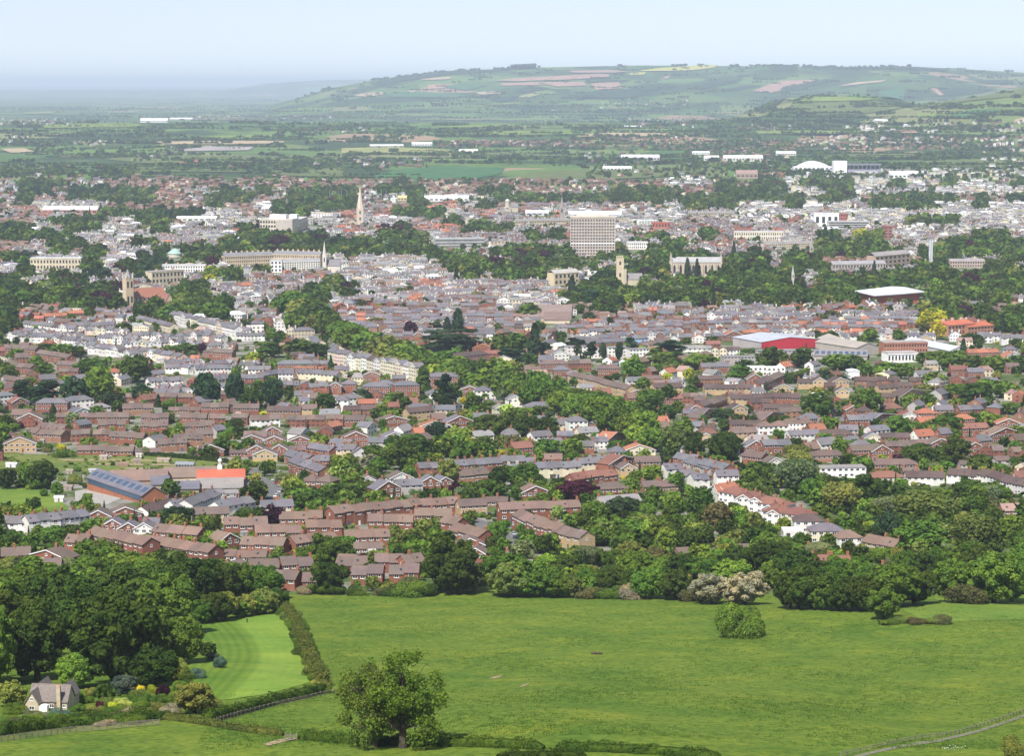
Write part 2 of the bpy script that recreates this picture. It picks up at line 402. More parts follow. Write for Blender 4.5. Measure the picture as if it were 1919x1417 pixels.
def crown_geo(kind, seed, n, leaf):
    """crown of a tree 10 m tall (kind gives the habit)"""
    rs = np.random.RandomState(seed)
    if kind in ('broad', 'sparse'):
        nl = rs.randint(15, 22); S = fib(nl, seed) ; S[:, 2] = np.maximum(S[:, 2], -.75)
        sx, sy, sz = rs.uniform(2.7, 3.3), rs.uniform(2.7, 3.3), rs.uniform(2.5, 2.9)
        C = S * np.array([sx, sy, sz+.45]) * rs.uniform(.72, 1.1, (nl, 1)) + rs.normal(size=(nl, 3))*.45 + (0, 0, 5.35)
        rad = rs.uniform(.95, 1.9, nl); C = np.vstack([C, [[0, 0, 5.4], [0, 0, 3.2]]]); rad = np.append(rad, [2.6, 2.2])
        small = fib(nl*2, seed+3) * np.array([sx+1.1, sy+1.1, sz+1.45]) * rs.uniform(.82, 1.06, (nl*2, 1)) + (0, 0, 5.35)
        small = small[small[:, 2] > 1.5]
        C = np.vstack([C, small]); rad = np.append(rad, rs.uniform(.4, .85, len(small)))
        return leaves_on(rs, C, rad, n, leaf)
    if kind == 'oak':        # open, uneven crown of many small boughs that hang low
        S = fib(84, seed); q = rs.uniform(.4, 1.12, (84, 1)); C = S*np.array([4.0, 3.9, 3.7])*q + rs.normal(size=(84, 3))*.55 + (0, 0, 5.6)
        C = C[(C[:, 2] > 1.3) & ~((C[:, 0] < -1.2) & (C[:, 2] > 7.6))]; rad = rs.uniform(.3, .95, len(C))
        low = np.stack([np.array((-3.0,-2.6,2.8,3.4,3.6,2.2,-3.6)), rs.normal(size=7)*1.2, np.array((2.0,1.5,1.9,3.0,4.2,1.4,3.6))], -1); C = np.vstack([C, low]); rad = np.append(rad, rs.uniform(.6, .95, 7))
        V, Q = leaves_on(rs, C, rad, n, leaf, sink=.5, flat=.8); k = np.repeat(rs.normal(size=(len(V)//4, 3))*rs.choice([.08, .3], (len(V)//4, 1), p=[.65, .35]), 4, 0); return V + k, Q
    if kind == 'bush':
        nl = rs.randint(9, 14); a = rs.uniform(0, 6.28, nl); r = rs.uniform(.3, 1, nl)**.5*3.4
        C = np.stack([r*np.cos(a), r*np.sin(a), rs.uniform(1.2, 6.6, nl)*(1 - .35*r/3.4)], -1); rad = rs.uniform(1.5, 2.9, nl)
        V, Q = leaves_on(rs, C, rad, n, leaf); V[:, 2] = np.maximum(V[:, 2], -.3); return V, Q
    if kind == 'cone':
        z = rs.uniform(.03, 1, n)**1.15*9.6 + .5; t = 1 - z/10.3
        lay = .75 + .35*np.abs(np.sin(z*2.1 + seed)); a = rs.uniform(0, 6.283, n)
        lob = 1 + .22*np.sin(a*5 + z*1.3 + seed) ; r = 2.6*t**.85*lay*lob*rs.uniform(.6, 1.02, n)
        P = np.stack([r*np.cos(a), r*np.sin(a), z - r*.12], -1); d = np.stack([np.cos(a), np.sin(a), .55 + 0*a], -1)
        return sprays(rs, P, d, leaf)
    if kind == 'column':
        z = rs.uniform(0.02, 1, n)*9.9 + .1; t = np.clip(np.sin(np.pi*np.clip(z/10.1, .02, 1)**.62), 0, 1)**.6
        a = rs.uniform(0, 6.283, n); r = 1.5*t*(1 + .18*np.sin(a*4 + z*2 + seed))*rs.uniform(.72, 1.05, n)
        P = np.stack([r*np.cos(a), r*np.sin(a), z], -1); d = np.stack([np.cos(a), np.sin(a), .5 + 0*a], -1)
        return sprays(rs, P, d, leaf)
    if kind == 'weep':
        nl = 26; S = fib(nl, seed); S[:, 2] = np.abs(S[:, 2])*.9
        C = S*np.array([3.4, 3.4, 2.6])*rs.uniform(.75, 1.05, (nl, 1)) + (0, 0, 5.4); rad = rs.uniform(.9, 1.6, nl)
        C = np.vstack([C, C[::2]*np.array([1.08, 1.08, 1]) - (0, 0, 2.1)]); rad = np.append(rad, rad[::2]*.8)
        V, Q = leaves_on(rs, C, rad, n, leaf, up=.1, aspect=.4); return V, Q
    if kind == 'flat':   # cedar: level plates
        V, Q, k = [], [], 0
        for i in range(9):
            z = 3.6 + i*.72; c = rs.normal(size=2)*1.1; rr = rs.uniform(1.7, 3.2)*(1.1 - i*.055); m = n // 9
            a = rs.uniform(0, 6.283, m); r = rr*np.sqrt(rs.rand(m))
            P = np.stack([c[0] + r*np.cos(a), c[1] + r*np.sin(a), z + rs.normal(size=m)*.22 - .05*r], -1)
            v, q = sprays(rs, P, np.tile([0, 0, 1.], (m, 1)), leaf, .6); V.append(v); Q.append(q + k); k += len(v)
        return np.vstack(V), np.vstack(Q)
def trunk_mb(kind, seed, limbs=True):
    rs = np.random.RandomState(seed + 99); m = MB()
    h = {'cone': 8.5, 'column': 8, 'bush': 2.5}.get(kind, 4.6); r = {'column': .2, 'cone': .26}.get(kind, .36)
    m.cyl(0, 0, -1.5, h*.45, r*1.35, r*.95, 8); m.cyl(0, 0, h*.45, h, r*.95, r*.4, 8, caps=False)
    if kind == 'oak':
        for i in range(26):
            a = i*2.4 + rs.rand(); z = rs.uniform(1.2, 4.6); q = rs.uniform(2.2, 4.0)*(1 if i % 2 else .6); e = np.array((q*math.cos(a), q*math.sin(a), z + rs.uniform(.6, 4.2)))
            mdl = e*.5 + np.array((0, 0, z*.5 + .25)); m.bar((0, 0, z), mdl, .16, 5, r1=.09); m.bar(mdl, e, .09, 5, r1=.025)
            for j in range(3):
                f = e + rs.normal(size=3)*.9; m.bar(mdl*.4 + e*.6, f, .045, 4, r1=.015)
        m.cyl(0, 0, h, 8.4, r*.4, .05, 6)
    if limbs and kind not in ('cone', 'column', 'oak'):
        for i in range(7):
            a = i*2.4 + rs.rand(); z = rs.uniform(1.9, 4.2); q = rs.uniform(1.8, 3.4)
            e = np.array((q*math.cos(a), q*math.sin(a), z + rs.uniform(1.2, 3.4)))
            m.bar((0, 0, z), e*.55 + np.array((0, 0, z*.42)), .15, 5, r1=.1); m.bar(e*.55 + np.array((0, 0, z*.42)), e, .1, 5, r1=.03)
    return m
_tc = {}
NLEAF = {0: (9000, .25), 1: (2600, .42), 2: (700, .78)}
def crown_data(kind, var, lod):
    k = (kind, var, lod)
    if k not in _tc:
        n, leaf = NLEAF[lod]
        if kind in ('column', 'cone', 'bush'): n, leaf = int(n*.75), leaf*.8
        if kind == 'sparse': n, leaf = int(n*.62), leaf*.85
        V, Q = crown_geo(kind, 31*var + 7*len(kind) + 5, n, leaf)
        if lod < 2:
            tr = trunk_mb(kind, var).data('trunk', M['bark'])
        else: tr = trunk_mb(kind, var, False).data('trunk', M['bark'])
        _tc[k] = (np_mesh('crown', V, Q, M['leaf']), tr)
    return _tc[k]
TONES = {  # base colours of leaves
 'dark': ((.036, .060, .012), 'dark green'), 'mid': ((.064, .110, .018), 'mid green'), 'light': ((.105, .155, .024), 'light green'),
 'olive': ((.112, .135, .034), 'olive green'), 'yellow': ((.27, .27, .025), 'yellow green'), 'copper': ((.036, .010, .022), 'dark purple'),
 'pine': ((.022, .042, .020), 'blackish green'), 'grey': ((.10, .13, .062), 'grey green'), 'blossom': ((.19, .18, .125), 'pale blossoming'),
 'brown': ((.078, .078, .034), 'brownish'), 'lime': ((.22, .29, .075), 'pale lime green'), 'blue': ((.06, .09, .07), 'blue grey')}
KINDS = {'broad': ('broadleaf_tree', 'tree', 'broadleaf tree'), 'sparse': ('broadleaf_tree', 'tree', 'thin-leaved tree'), 'oak': ('broadleaf_tree', 'tree', 'spreading tree'), 'bush': ('shrub', 'shrub', 'shrub'), 'cone': ('conifer_tree', 'tree', 'conical conifer'),
         'column': ('columnar_tree', 'tree', 'narrow columnar tree'), 'weep': ('weeping_tree', 'tree', 'drooping soft-leaved tree'), 'flat': ('cedar_tree', 'tree', 'flat-layered cedar')}
TREES = []
LEAFK = 1.62
def tree_at(x, y, z, h, w, kind, tone, hand=False, label=None, zone=None, group=None, lod=None, name=None):
    c, word = TONES[tone]; j = LEAFK * (.84 if y > 1900 else 1) * rng.uniform(.75, 1.3); j2 = rng.uniform(.86, 1.16)
    if tone == 'copper' and kind == 'broad' and not name: name = 'copper_beech'
    px, py = to_px(x, y, z)[0], to_px(x, y, z)[1]
    TREES.append(dict(x=x, y=y, z=z, h=h, w=w, kind=kind, col=(c[0]*j*j2, c[1]*j, c[2]*j), tone=tone, var=rng.randrange(6), rz=rng.uniform(0, 6.28),
                      px=px, py=py, label=label, zone=zone, hand=hand, group=group, lod=lod, name=name))
    return TREES[-1]
def TP(px, py, wpx, hpx, kind='broad', tone='mid', **kw):
    """tree with its foot at this pixel of the photograph, this wide and tall in pixels"""
    x, y, z = at(px, py); s = y / F
    hpx, wpx = hpx * rng.uniform(.95, 1.05), wpx
    full = {'broad': .86, 'sparse': .86, 'oak': .9, 'weep': .88, 'flat': .75, 'cone': .53, 'column': .31, 'bush': .98}[kind]
    return tree_at(x, y, z, hpx*s*1.02, wpx*s/full, kind, tone, **kw)
def TT(t, items, **kw):
    """trees listed by tile: x y w h kind tone, all in tile pixels (a third of a photo pixel)"""
    for ln in items.strip().split(';'):
        q = ln.split()
        if len(q) < 6: continue
        px, py = T(t, float(q[0]), float(q[1]))
        TP(px, py, float(q[2])/3, float(q[3])/3, q[4], q[5], hand=True, **kw)
MIX = [('broad', 'mid', 30), ('broad', 'dark', 17), ('broad', 'light', 17), ('broad', 'olive', 13), ('bush', 'mid', 8), ('bush', 'dark', 8), ('bush', 'olive', 4),
       ('cone', 'pine', 3), ('broad', 'copper', 1.6), ('bush', 'yellow', 1.2), ('weep', 'grey', 1.5), ('bush', 'light', 4), ('broad', 'brown', 2)]
def pick(mix):
    t = rng.uniform(0, sum(m[2] for m in mix))
    for m in mix:
        t -= m[2]
        if t <= 0: return m[0], m[1]
    return mix[0][:2]
def belt(pts, n, w, h, mix=MIX, rows=1, gap=14, jit=5, var=.3, **kw):
    """a belt of trees along a line of photo pixels; further rows stand behind"""
    P = np.array(pts, float); sl = np.r_[0, np.cumsum(np.hypot(*(P[1:] - P[:-1]).T))]
    for r in range(rows):
        for i in range(n):
            t = (i + rng.uniform(.1, .9)) / n * sl[-1]
            px = np.interp(t, sl, P[:, 0]) + rng.uniform(-jit, jit); py = np.interp(t, sl, P[:, 1]) - r*gap + rng.uniform(-.4, .4)*gap*(rows > 1)
            k, tone = pick(mix); s = rng.uniform(1 - var, 1 + var)
            f = {'bush': .6, 'cone': 1.15}.get(k, 1)
            TP(px, py, w*s*rng.uniform(.85, 1.15)*(.62 if k == 'cone' else 1), h*s*f, k, tone, hand=True, **kw)
# ------------------------------------------------------------------ houses
WALLC = {'b': (.235, .10, .068), 'w': (.70, .69, .655), 'c': (.66, .59, .43), 's': (.52, .43, .29), 'y': (.46, .33, .19), 'l': (.30, .46, .72), 'g': (.38, .36, .34), 'p': (.66, .50, .42), 'n': (.27, .15, .10)}
ROOFC = {'b': (.150, .112, .098), 's': (.148, .143, .158), 'r': (.34, .14, .088), 'd': (.10, .072, .066), 'g': (.235, .228, .225), 'p': (.30, .20, .175), 'm': (.19, .131, .106), 'w': (.7, .71, .73), 'k':(.205, .10, .078), 'l': (.35,.38,.42)}
WALLW = {'b': 'red brick', 'w': 'white rendered', 'c': 'cream', 's': 'pale stone', 'y': 'yellow brick', 'l': 'pale blue', 'g': 'grey', 'p': 'pink rendered', 'n': 'brown brick'}
ROOFW = {'b': 'brown tiled', 's': 'slate', 'r': 'orange red tiled', 'd': 'dark brown', 'g': 'pale grey', 'p': 'pinkish tiled', 'm': 'mid brown tiled', 'w': 'white', 'k': 'dark red tiled', 'l': 'blue grey'}
HOUSES = []
def house_rec(x, y, z, W, D, He, rise, rz, wall, roof, form, n=1, zone=None, hand=False, label=None, ends=(True, True), kind=None, group=None):
    px, py = to_px(x, y, z)
    _, ytop = to_px(x, y, z + He + rise)
    half = (abs(W*math.cos(rz)) + abs(D*math.sin(rz))) / 2 * F / y
    HOUSES.append(dict(x=x, y=y, z=z, W=W, D=D, He=He, rise=rise, rz=rz, wall=wall, roof=roof, form=form, n=n, zone=zone, hand=hand, label=label, px=px, py=py,
                       rect=(px - half, ytop, px + half, py + D/2*.3*0), ends=ends, kind=kind, group=group))
    return HOUSES[-1]
def vary(c, a=.10):
    j = rng.uniform(1 - a, 1 + a); return tuple(min(.86, v * j * rng.uniform(1 - a*.3, 1 + a*.3)) for v in c)
def H(t, x0, x1, yt, yl, yr, style, n=1, zone=None, label=None, depth=None, kind=None):
    """a house or a row of n, from its box in the photograph (tile pixels): left, right, ridge, foot at the left and at the right end.
    style: wall letter, roof letter, then g (gable to the front), h (hipped), f (flat), 1 (single storey), 3 (tall)"""
    form = 'g' if 'g' in style[2:] else 'h' if 'h' in style[2:] else 'f' if 'f' in style[2:] else 'r'
    xa, ya = T(t, x0, yl); xb, yb = T(t, x1, yr); _, ytp = T(t, 0, yt)
    lo, hi = (3.6, 6.0) if '1' in style[2:] else (9.0, 14.0) if '3' in style[2:] else (6.6, 8.6)
    D = depth or (8.0 if form == 'r' else 8.5 if form == 'g' else 9.5)
    for it in range(14):                       # slide the foot nearer while the house would come out too low
        A, B = np.array(at(xa, ya)), np.array(at(xb, yb)); c = (A + B) / 2
        v = B[:2] - A[:2]; W = np.linalg.norm(v); nrm = np.array((-v[1], v[0])) / W    # away from the camera
        if nrm[1] < 0: nrm = -nrm
        q = c[:2] + nrm * D / 2
        dz = ray((xa + xb)/2, ytp)[1]; top = CZ + dz * q[1] - float(ground(q[0], q[1]))
        if top >= lo: break
        ya += 1.2; yb += 1.2
    top = min(max(top, lo), hi)
    rz = math.atan2(v[1], v[0]); w = W / n
    for i in range(n):
        f = (i + .5) / n; p = A[:2] + v * f + nrm * D / 2
        base = min(float(ground(*(p + d))) for d in (nrm*D*.4, -nrm*D*.4, v/n*.4, -v/n*.4)) + .25
        span = (w if form == 'g' else D)
        rise = min(.32 * span, top * .46) * (.9 if form != 'h' else .8)
        if form == 'f': rise = .3
        tt = top + rng.uniform(-.3, .3) * (n > 1); p = p + nrm * rng.uniform(-.35, .35) * (n > 1); wa, ro, fo, e = style[0], style[1], form, (i == 0, i == n-1)
        if n > 5 and zone and zone.startswith(('beyond', 'in terraces', 'behind the red', 'in the upper white', 'below the stone', 'at the avenue', 'beside the round', 'along the lime')):                             # the long old streets: every house altered in its own way
            if rng.random() < .07: continue
            tt += rng.uniform(-.7, .7); p = p + nrm * rng.uniform(-1.2, 1.2); t = rng.random(); e = (True, True)
            white = style[0] in 'wcp'
            if white: tt += rng.uniform(-.3, .5)
            if t < .34: wa = rng.choice('wcwcwp' if white else 'wcwbng')
            if 'white' in zone and t >= .34: wa = style[0]
            t = rng.random()
            if t < .3: ro = rng.choice('sgsgsd' if white else 'sgsdmbr')
            if rng.random() < (.34 if white else .16): fo = 'g'; rise = min(.34*w, 2.6)
            if rng.random() < .12: house_rec(p[0] - nrm[0]*D*.72, p[1] - nrm[1]*D*.72, base, w*.55, D*.5, (tt - rise)*.62, rise*.45, rz, rng.choice('wwcb'), rng.choice('sgw'), rng.choice('rgf'), 1, zone, False)
        house_rec(p[0], p[1], base, w*(.999 if n > 1 else 1), D, tt - rise, rise, rz, wa, ro, fo, n, zone, True, label, e, kind)
def HH(t, txt, zone=None):
    for ln in txt.strip().split(';'):
        q = ln.split()
        if len(q) < 6: continue
        H(t, *[float(v) for v in q[:5]], q[5], int(q[6]) if len(q) > 6 else 1, zone)
# house parts ---------------------------------------------------------------
def h_walls(W, D, He, rise, form, windows):
    m = MB(); w, d = W/2, D/2
    for (a, b) in (((-w,-d),(w,-d)), ((w,-d),(w,d)), ((w,d),(-w,d)), ((-w,d),(-w,-d))):
        m.poly([(*a, -2.5), (*b, -2.5), (*b, He), (*a, He)])
    k = .96
    if form == 'r':
        for s in (1, -1): m.poly([(s*w, -d*s, He), (s*w, d*s, He), (s*w, 0, He + rise*k)])
    elif form == 'g':
        for s in (1, -1): m.poly([(w*s, d*s, He), (-w*s, d*s, He), (0, d*s, He + rise*k)])
    elif form == 'f': m.poly([(-w, -d, He-.25), (w, -d, He-.25), (w, d, He-.25), (-w, d, He-.25)])
    if windows:
        for (x, z, ww, hh, side) in win_spots(W, D, He, rise, form):
            for (g, o, mi) in ((0, .03, 1), (.13, .05, 2)):
                a, b = ww/2 - g, hh/2 - g
                if side == 0: m.poly([(x-a, -d-o, z-b), (x+a, -d-o, z-b), (x+a, -d-o, z+b), (x-a, -d-o, z+b)], mi)
                else: m.poly([(side*(w+o), x-a*side, z-b), (side*(w+o), x+a*side, z-b), (side*(w+o), x+a*side, z+b), (side*(w+o), x-a*side, z+b)], mi)
    return m
def win_spots(W, D, He, rise, form):
    out = []; nw = max(1, int(W / 2.7)); fl = max(1, int((He + .3) / 2.55))
    for f in range(fl):
        z = He - .95 - 2.65*f
        for i in range(nw):
            if f == fl - 1 and fl > 1 and i == nw // 2: continue
            out.append((-W/2 + W*(i + .5)/nw, z, 1.75 if W/nw > 2.5 else 1.35, 1.25, 0))
    if form == 'g' and rise > 1.6: out.append((0, He + rise*.32, 1.0, .9, 0))
    if form == 'r' and fl > 1: out += [(0, He - .9, 1.0, 1.1, 1), (0, He - .9, 1.0, 1.1, -1)]
    return out
def h_roof(W, D, He, rise, form, ends=(True, True)):
    m = MB(); w, d, o, t = W/2, D/2, .38, .2; e0, e1 = (.28 if ends[0] else 0), (.28 if ends[1] else 0)
    if form == 'r':
        k = rise / d
        sec = [(-d-o, He - o*k), (0, He + rise), (d+o, He - o*k), (d+o, He - o*k - t), (0, He + rise - t), (-d-o, He - o*k - t)]
        m.prism([(p[0], p[1] + .06) for p in sec], -w - e0, w + e1, 'x')
        m.prism([(-.16, He+rise-.05), (0, He+rise+.17), (.16, He+rise-.05)], -w - e0, w + e1, 'x')
    elif form == 'g':
        k = rise / w
        sec = [(-w-o, He - o*k), (0, He + rise), (w+o, He - o*k), (w+o, He - o*k - t), (0, He + rise - t), (-w-o, He - o*k - t)]
        m.prism([(p[0], p[1] + .06) for p in sec], -d - .35, d + .3, 'y')
    elif form == 'h':
        i = min(d, w*.85); z0, z1 = He - .12, He + rise; W2, D2 = w + o, d + o; r = max(W2 - i, .05)
        a, b, c, e = (-W2,-D2,z0), (W2,-D2,z0), (W2,D2,z0), (-W2,D2,z0); p, q = (-r,0,z1), (r,0,z1)
        m.poly([a, b, q, p]); m.poly([b, c, q]); m.poly([c, e, p, q]); m.poly([e, a, p]); m.poly([e, c, b, a])
        m.prism([(-.14, z1-.08), (0, z1+.12), (.14, z1-.08)], -r, r, 'x')
    else:
        m.box(-w-.2, w+.2, -d-.2, d+.2, He - .2, He + .12)
    return m
def h_barge(W, D, He, rise):
    m = MB(); w, o = W/2, .38; k = rise / w; y0, y1 = -D/2 - .44, -D/2 - .355
    for s in (1, -1):
        m.prism([(0, He+rise+.1), (s*(w+o), He-o*k+.1), (s*(w+o), He-o*k-.26), (0, He+rise-.26)], y0, y1, 'y')
    return m
def h_chim(He, rise, tall=1.2):
    m = MB(); zt = He + rise + tall
    m.box(-.5, .5, -.34, .34, He + rise*.45, zt, 0); m.box(-.56, .56, -.4, .4, zt, zt + .14, 0)
    for x in (-.25, .25): m.cyl(x, 0, zt + .14, zt + .6, .13, .1, 6, 1)
    return m
_hc = {}
def cached(key, fn):
    if key not in _hc: _hc[key] = fn()
    return _hc[key]
def win_data(w, h):
    def fn():
        m = MB(); a, b = w/2, h/2
        m.box(-a, a, -.05, .02, b-.11, b); m.box(-a, a, -.05, .02, -b, -b+.11); m.box(-a, -a+.11, -.05, .02, -b+.11, b-.11); m.box(a-.11, a, -.05, .02, -b+.11, b-.11)
        m.box(-.045, .045, -.045, .02, -b+.11, b-.11); m.box(-a-.1, a+.1, -.13, .0, -b-.08, -b-.003)
        p = MB(); p.poly([(-a+.1, -.012, -b+.1), (a-.1, -.012, -b+.1), (a-.1, -.012, b-.1), (-a+.1, -.012, b-.1)])
        return m.data('window', M['trim']), p.data('pane', M['pane'])
    return cached(('win', round(w, 2), round(h, 2)), fn)
def door_data():
    def fn():
        m = MB(); m.box(-.5, .5, -.06, .02, -1.02, 1.05); f = MB()
        return m.data('door', M['paint']), None
    return cached('door', fn)
DOORC = [(.30, .03, .03), (.03, .08, .2), (.75, .75, .72), (.04, .14, .06), (.16, .08, .04)]
def look_of(h):
    s = WALLW[h['wall']] + ' '
    D = {'g': 'gabled ', 'h': 'hipped ', 'f': 'flat roofed ', 'r': ''}[h['form']]
    low = h['He'] + h['rise'] < 6.1 and h['form'] != 'f'
    return D + s + ('bungalow' if low else 'house') + (' with ' + ROOFW[h['roof']] + ' roof' if h['form'] != 'f' else '')
def house_name(h):
    if h['kind']: return h['kind']
    if h['He'] + h['rise'] < 6.1 and h['form'] != 'f': return 'bungalow'
    if h['wall'] in 'wc': return 'white_terraced_house' if h['n'] > 2 else 'white_house'
    if h['n'] > 2: return 'brick_terraced_house' if h['wall'] in 'bn' else 'terraced_house'
    return 'brick_house' if h['wall'] in 'bn' else 'rendered_house'
def build_house(h, lod):
    nm = house_name(h)
    W, D, He, rise, form = h['W'], h['D'], h['He'], h['rise'], h['form']
    wr, hr_, rr_ = round(W, 1), round(He, 1), round(rise, 1)
    key = (wr, round(D, 1), hr_, rr_, form)
    wc, rc = vary(WALLC[h['wall']]), vary(ROOFC[h['roof']], .14)
    root = empty(nm, (h['x'], h['y'], h['z']), h['rz'])
    wins = lod == 1
    wd = cached(('w', wins) + key, lambda: h_walls(wr, key[1], hr_, rr_, form, wins).data('wall', [M['wall'], M['trim'], M['pane']]))
    link('wall', wd, root, wc)
    rd = cached(('r', h['ends']) + key, lambda: h_roof(wr, key[1], hr_, rr_, form, h['ends']).data('roof', M['roof']))
    ro = link('roof', rd, root, rc)
    if form == 'g': link('bargeboard', cached(('bb',) + key, lambda: h_barge(wr, key[1], hr_, rr_).data('bargeboard', M['trim'])), root)
    if form != 'f' and (lod <= 1) and (h['roof'] in 'srkgd' or rng.random() < .5):
        cd = cached(('c', hr_, rr_), lambda: h_chim(hr_, rr_).data('chimney', [M['brickwork'], M['pot']]))
        c = link('chimney', cd, ro, loc=((W/2 - .62) * (1 if form == 'r' else .15), 0, 0) if form != 'g' else (0, D*.25, 0))
        if form == 'r' and h['n'] <= 2 and W > 7: link('chimney', cd, ro, loc=(-W/2 + .62, 0, 0))
    if form == 'r' and rng.random() < .3:
        k = rise/(D/2); y = -D*.27; z = He + rise - abs(y)*k + .06; x = rng.uniform(-.3, .3)*W
        rl = MB(); rl.prism([(-.45, -.45*k - .05), (.45, .45*k - .05), (.45, .45*k + .07), (-.45, -.45*k + .07)], -.4, .4, 'x')
        link('rooflight', cached(('rl', round(k, 2)), lambda: rl.data('rooflight', M['pane'])), ro, loc=(x, y, z))
    if lod == 0:
        for (x, z, ww, hh, side) in win_spots(W, D, He, rise, form):
            if h['y'] > 1150:
                def one(ww=ww, hh=hh):
                    m = MB(); m.box(-ww/2, ww/2, -.05, .02, -hh/2, hh/2, 0); m.poly([(-ww/2+.13, -.056, -hh/2+.13), (ww/2-.13, -.056, -hh/2+.13), (ww/2-.13, -.056, hh/2-.13), (-ww/2+.13, -.056, hh/2-.13)], 1); return m.data('window', [M['trim'], M['pane']])
                link('window', cached(('w1', round(ww, 2), round(hh, 2)), one), root, loc=(x, -D/2 - .004, z) if side == 0 else (side*(W/2 + .004), x, z), rz=0 if side == 0 else side*math.pi/2)
                continue
            fd, pdta = win_data(ww, hh)
            o = link('window', fd, root, loc=(x, -D/2 - .004, z) if side == 0 else (side*(W/2 + .004), x, z), rz=0 if side == 0 else side*math.pi/2)
            link('pane', pdta, o)
        nw = max(1, int(W / 2.7))
        if He > 3.4 and int((He + .3) / 2.55) > 1:
            link('door', door_data()[0], root, rng.choice(DOORC), loc=(-W/2 + W*(nw//2 + .5)/nw, -D/2 - .004, .9))
    return root
# merged far houses ---------------------------------------------------------
def _tmpl(form, nw, nf, chim):
    V, Fq, Ro = [], [], []
    def q(a, b, c, d, r):
        k = len(V); V.extend([a, b, c, d]); Fq.append((k, k+1, k+2, k+3)); Ro.append(r)
    # coordinates: (sx, sy, a*He, b*rise, const z, const x, const y)
    P = lambda sx, sy, a, b=0., cz=0., cx=0., cy=0.: (sx, sy, a, b, cz, cx, cy)
    for (a, b) in (((-1,-1),(1,-1)), ((1,-1),(1,1)), ((1,1),(-1,1)), ((-1,1),(-1,-1))):
        q(P(*a, 0, 0, -2.5), P(*b, 0, 0, -2.5), P(*b, 1), P(*a, 1), 0)
    if form == 'r':
        for s in (1, -1):
            q(P(s, -s, 1), P(s, 0, 1), P(s, s, 1), P(s, 0, 1, .97), 0)
        for s in (1, -1):
            q(P(-1.02*s, -s, 1, 0, -.15, 0, -.35*s), P(1.02*s, -s, 1, 0, -.15, 0, -.35*s), P(1.02*s, 0, 1, 1), P(-1.02*s, 0, 1, 1), 1)
    elif form == 'g':
        for s in (1, -1): q(P(s, s, 1), P(0, s, 1), P(-s, s, 1), P(0, s, 1, .97), 0)
        for s in (1, -1):
            q(P(-s, 1.03*s, 1, 0, -.15, -.35*s), P(-s, -1.03*s, 1, 0, -.15, -.35*s), P(0, -1.03*s, 1, 1), P(0, 1.03*s, 1, 1), 1)
    elif form == 'h':
        for s in (1, -1):
            q(P(-s, -s, 1, 0, -.1, -.3*s, -.3*s), P(s, -s, 1, 0, -.1, .3*s, -.3*s), P(.55*s, 0, 1, 1), P(-.55*s, 0, 1, 1), 1)
            q(P(s, -s, 1, 0, -.1, .3*s, -.3*s), P(s, 0, 1, 0, -.1, .3*s), P(s, s, 1, 0, -.1, .3*s, .3*s), P(.55*s, 0, 1, 1), 1)
    else:
        q(P(-1, -1, 1, 0, -.2), P(1, -1, 1, 0, -.2), P(1, 1, 1, 0, -.2), P(-1, 1, 1, 0, -.2), 1)
    for f in range(nf):
        zc = (f + .55) / nf; hz = .21 / nf
        for i in range(nw):
            x = -1 + 2*(i + .5)/nw; hw = .42 / nw
            q(P(x-hw, -1, zc-hz, 0, 0, 0, -.04), P(x+hw, -1, zc-hz, 0, 0, 0, -.04), P(x+hw, -1, zc+hz, 0, 0, 0, -.04), P(x-hw, -1, zc+hz, 0, 0, 0, -.04), 2)
        q(P(-1, .3, zc-hz, 0, 0, -.04), P(-1, -.1, zc-hz, 0, 0, -.04), P(-1, -.1, zc+hz, 0, 0, -.04), P(-1, .3, zc+hz, 0, 0, -.04), 2)
    if chim:
        for x in chim:
            c = lambda dx, dy, top: P(x, 0, 1, 1 if top else .4, 1.3 if top else 0, dx*.6, dy*.45)
            for (a, b) in (((-1,-1),(1,-1)), ((1,-1),(1,1)), ((1,1),(-1,1)), ((-1,1),(-1,-1))): q(c(*a, 0), c(*b, 0), c(*b, 1), c(*a, 1), 3)
            q(c(-1,-1,1), c(1,-1,1), c(1,1,1), c(-1,1,1), 3)
    return np.array(V, float), np.array(Fq), np.array(Ro)
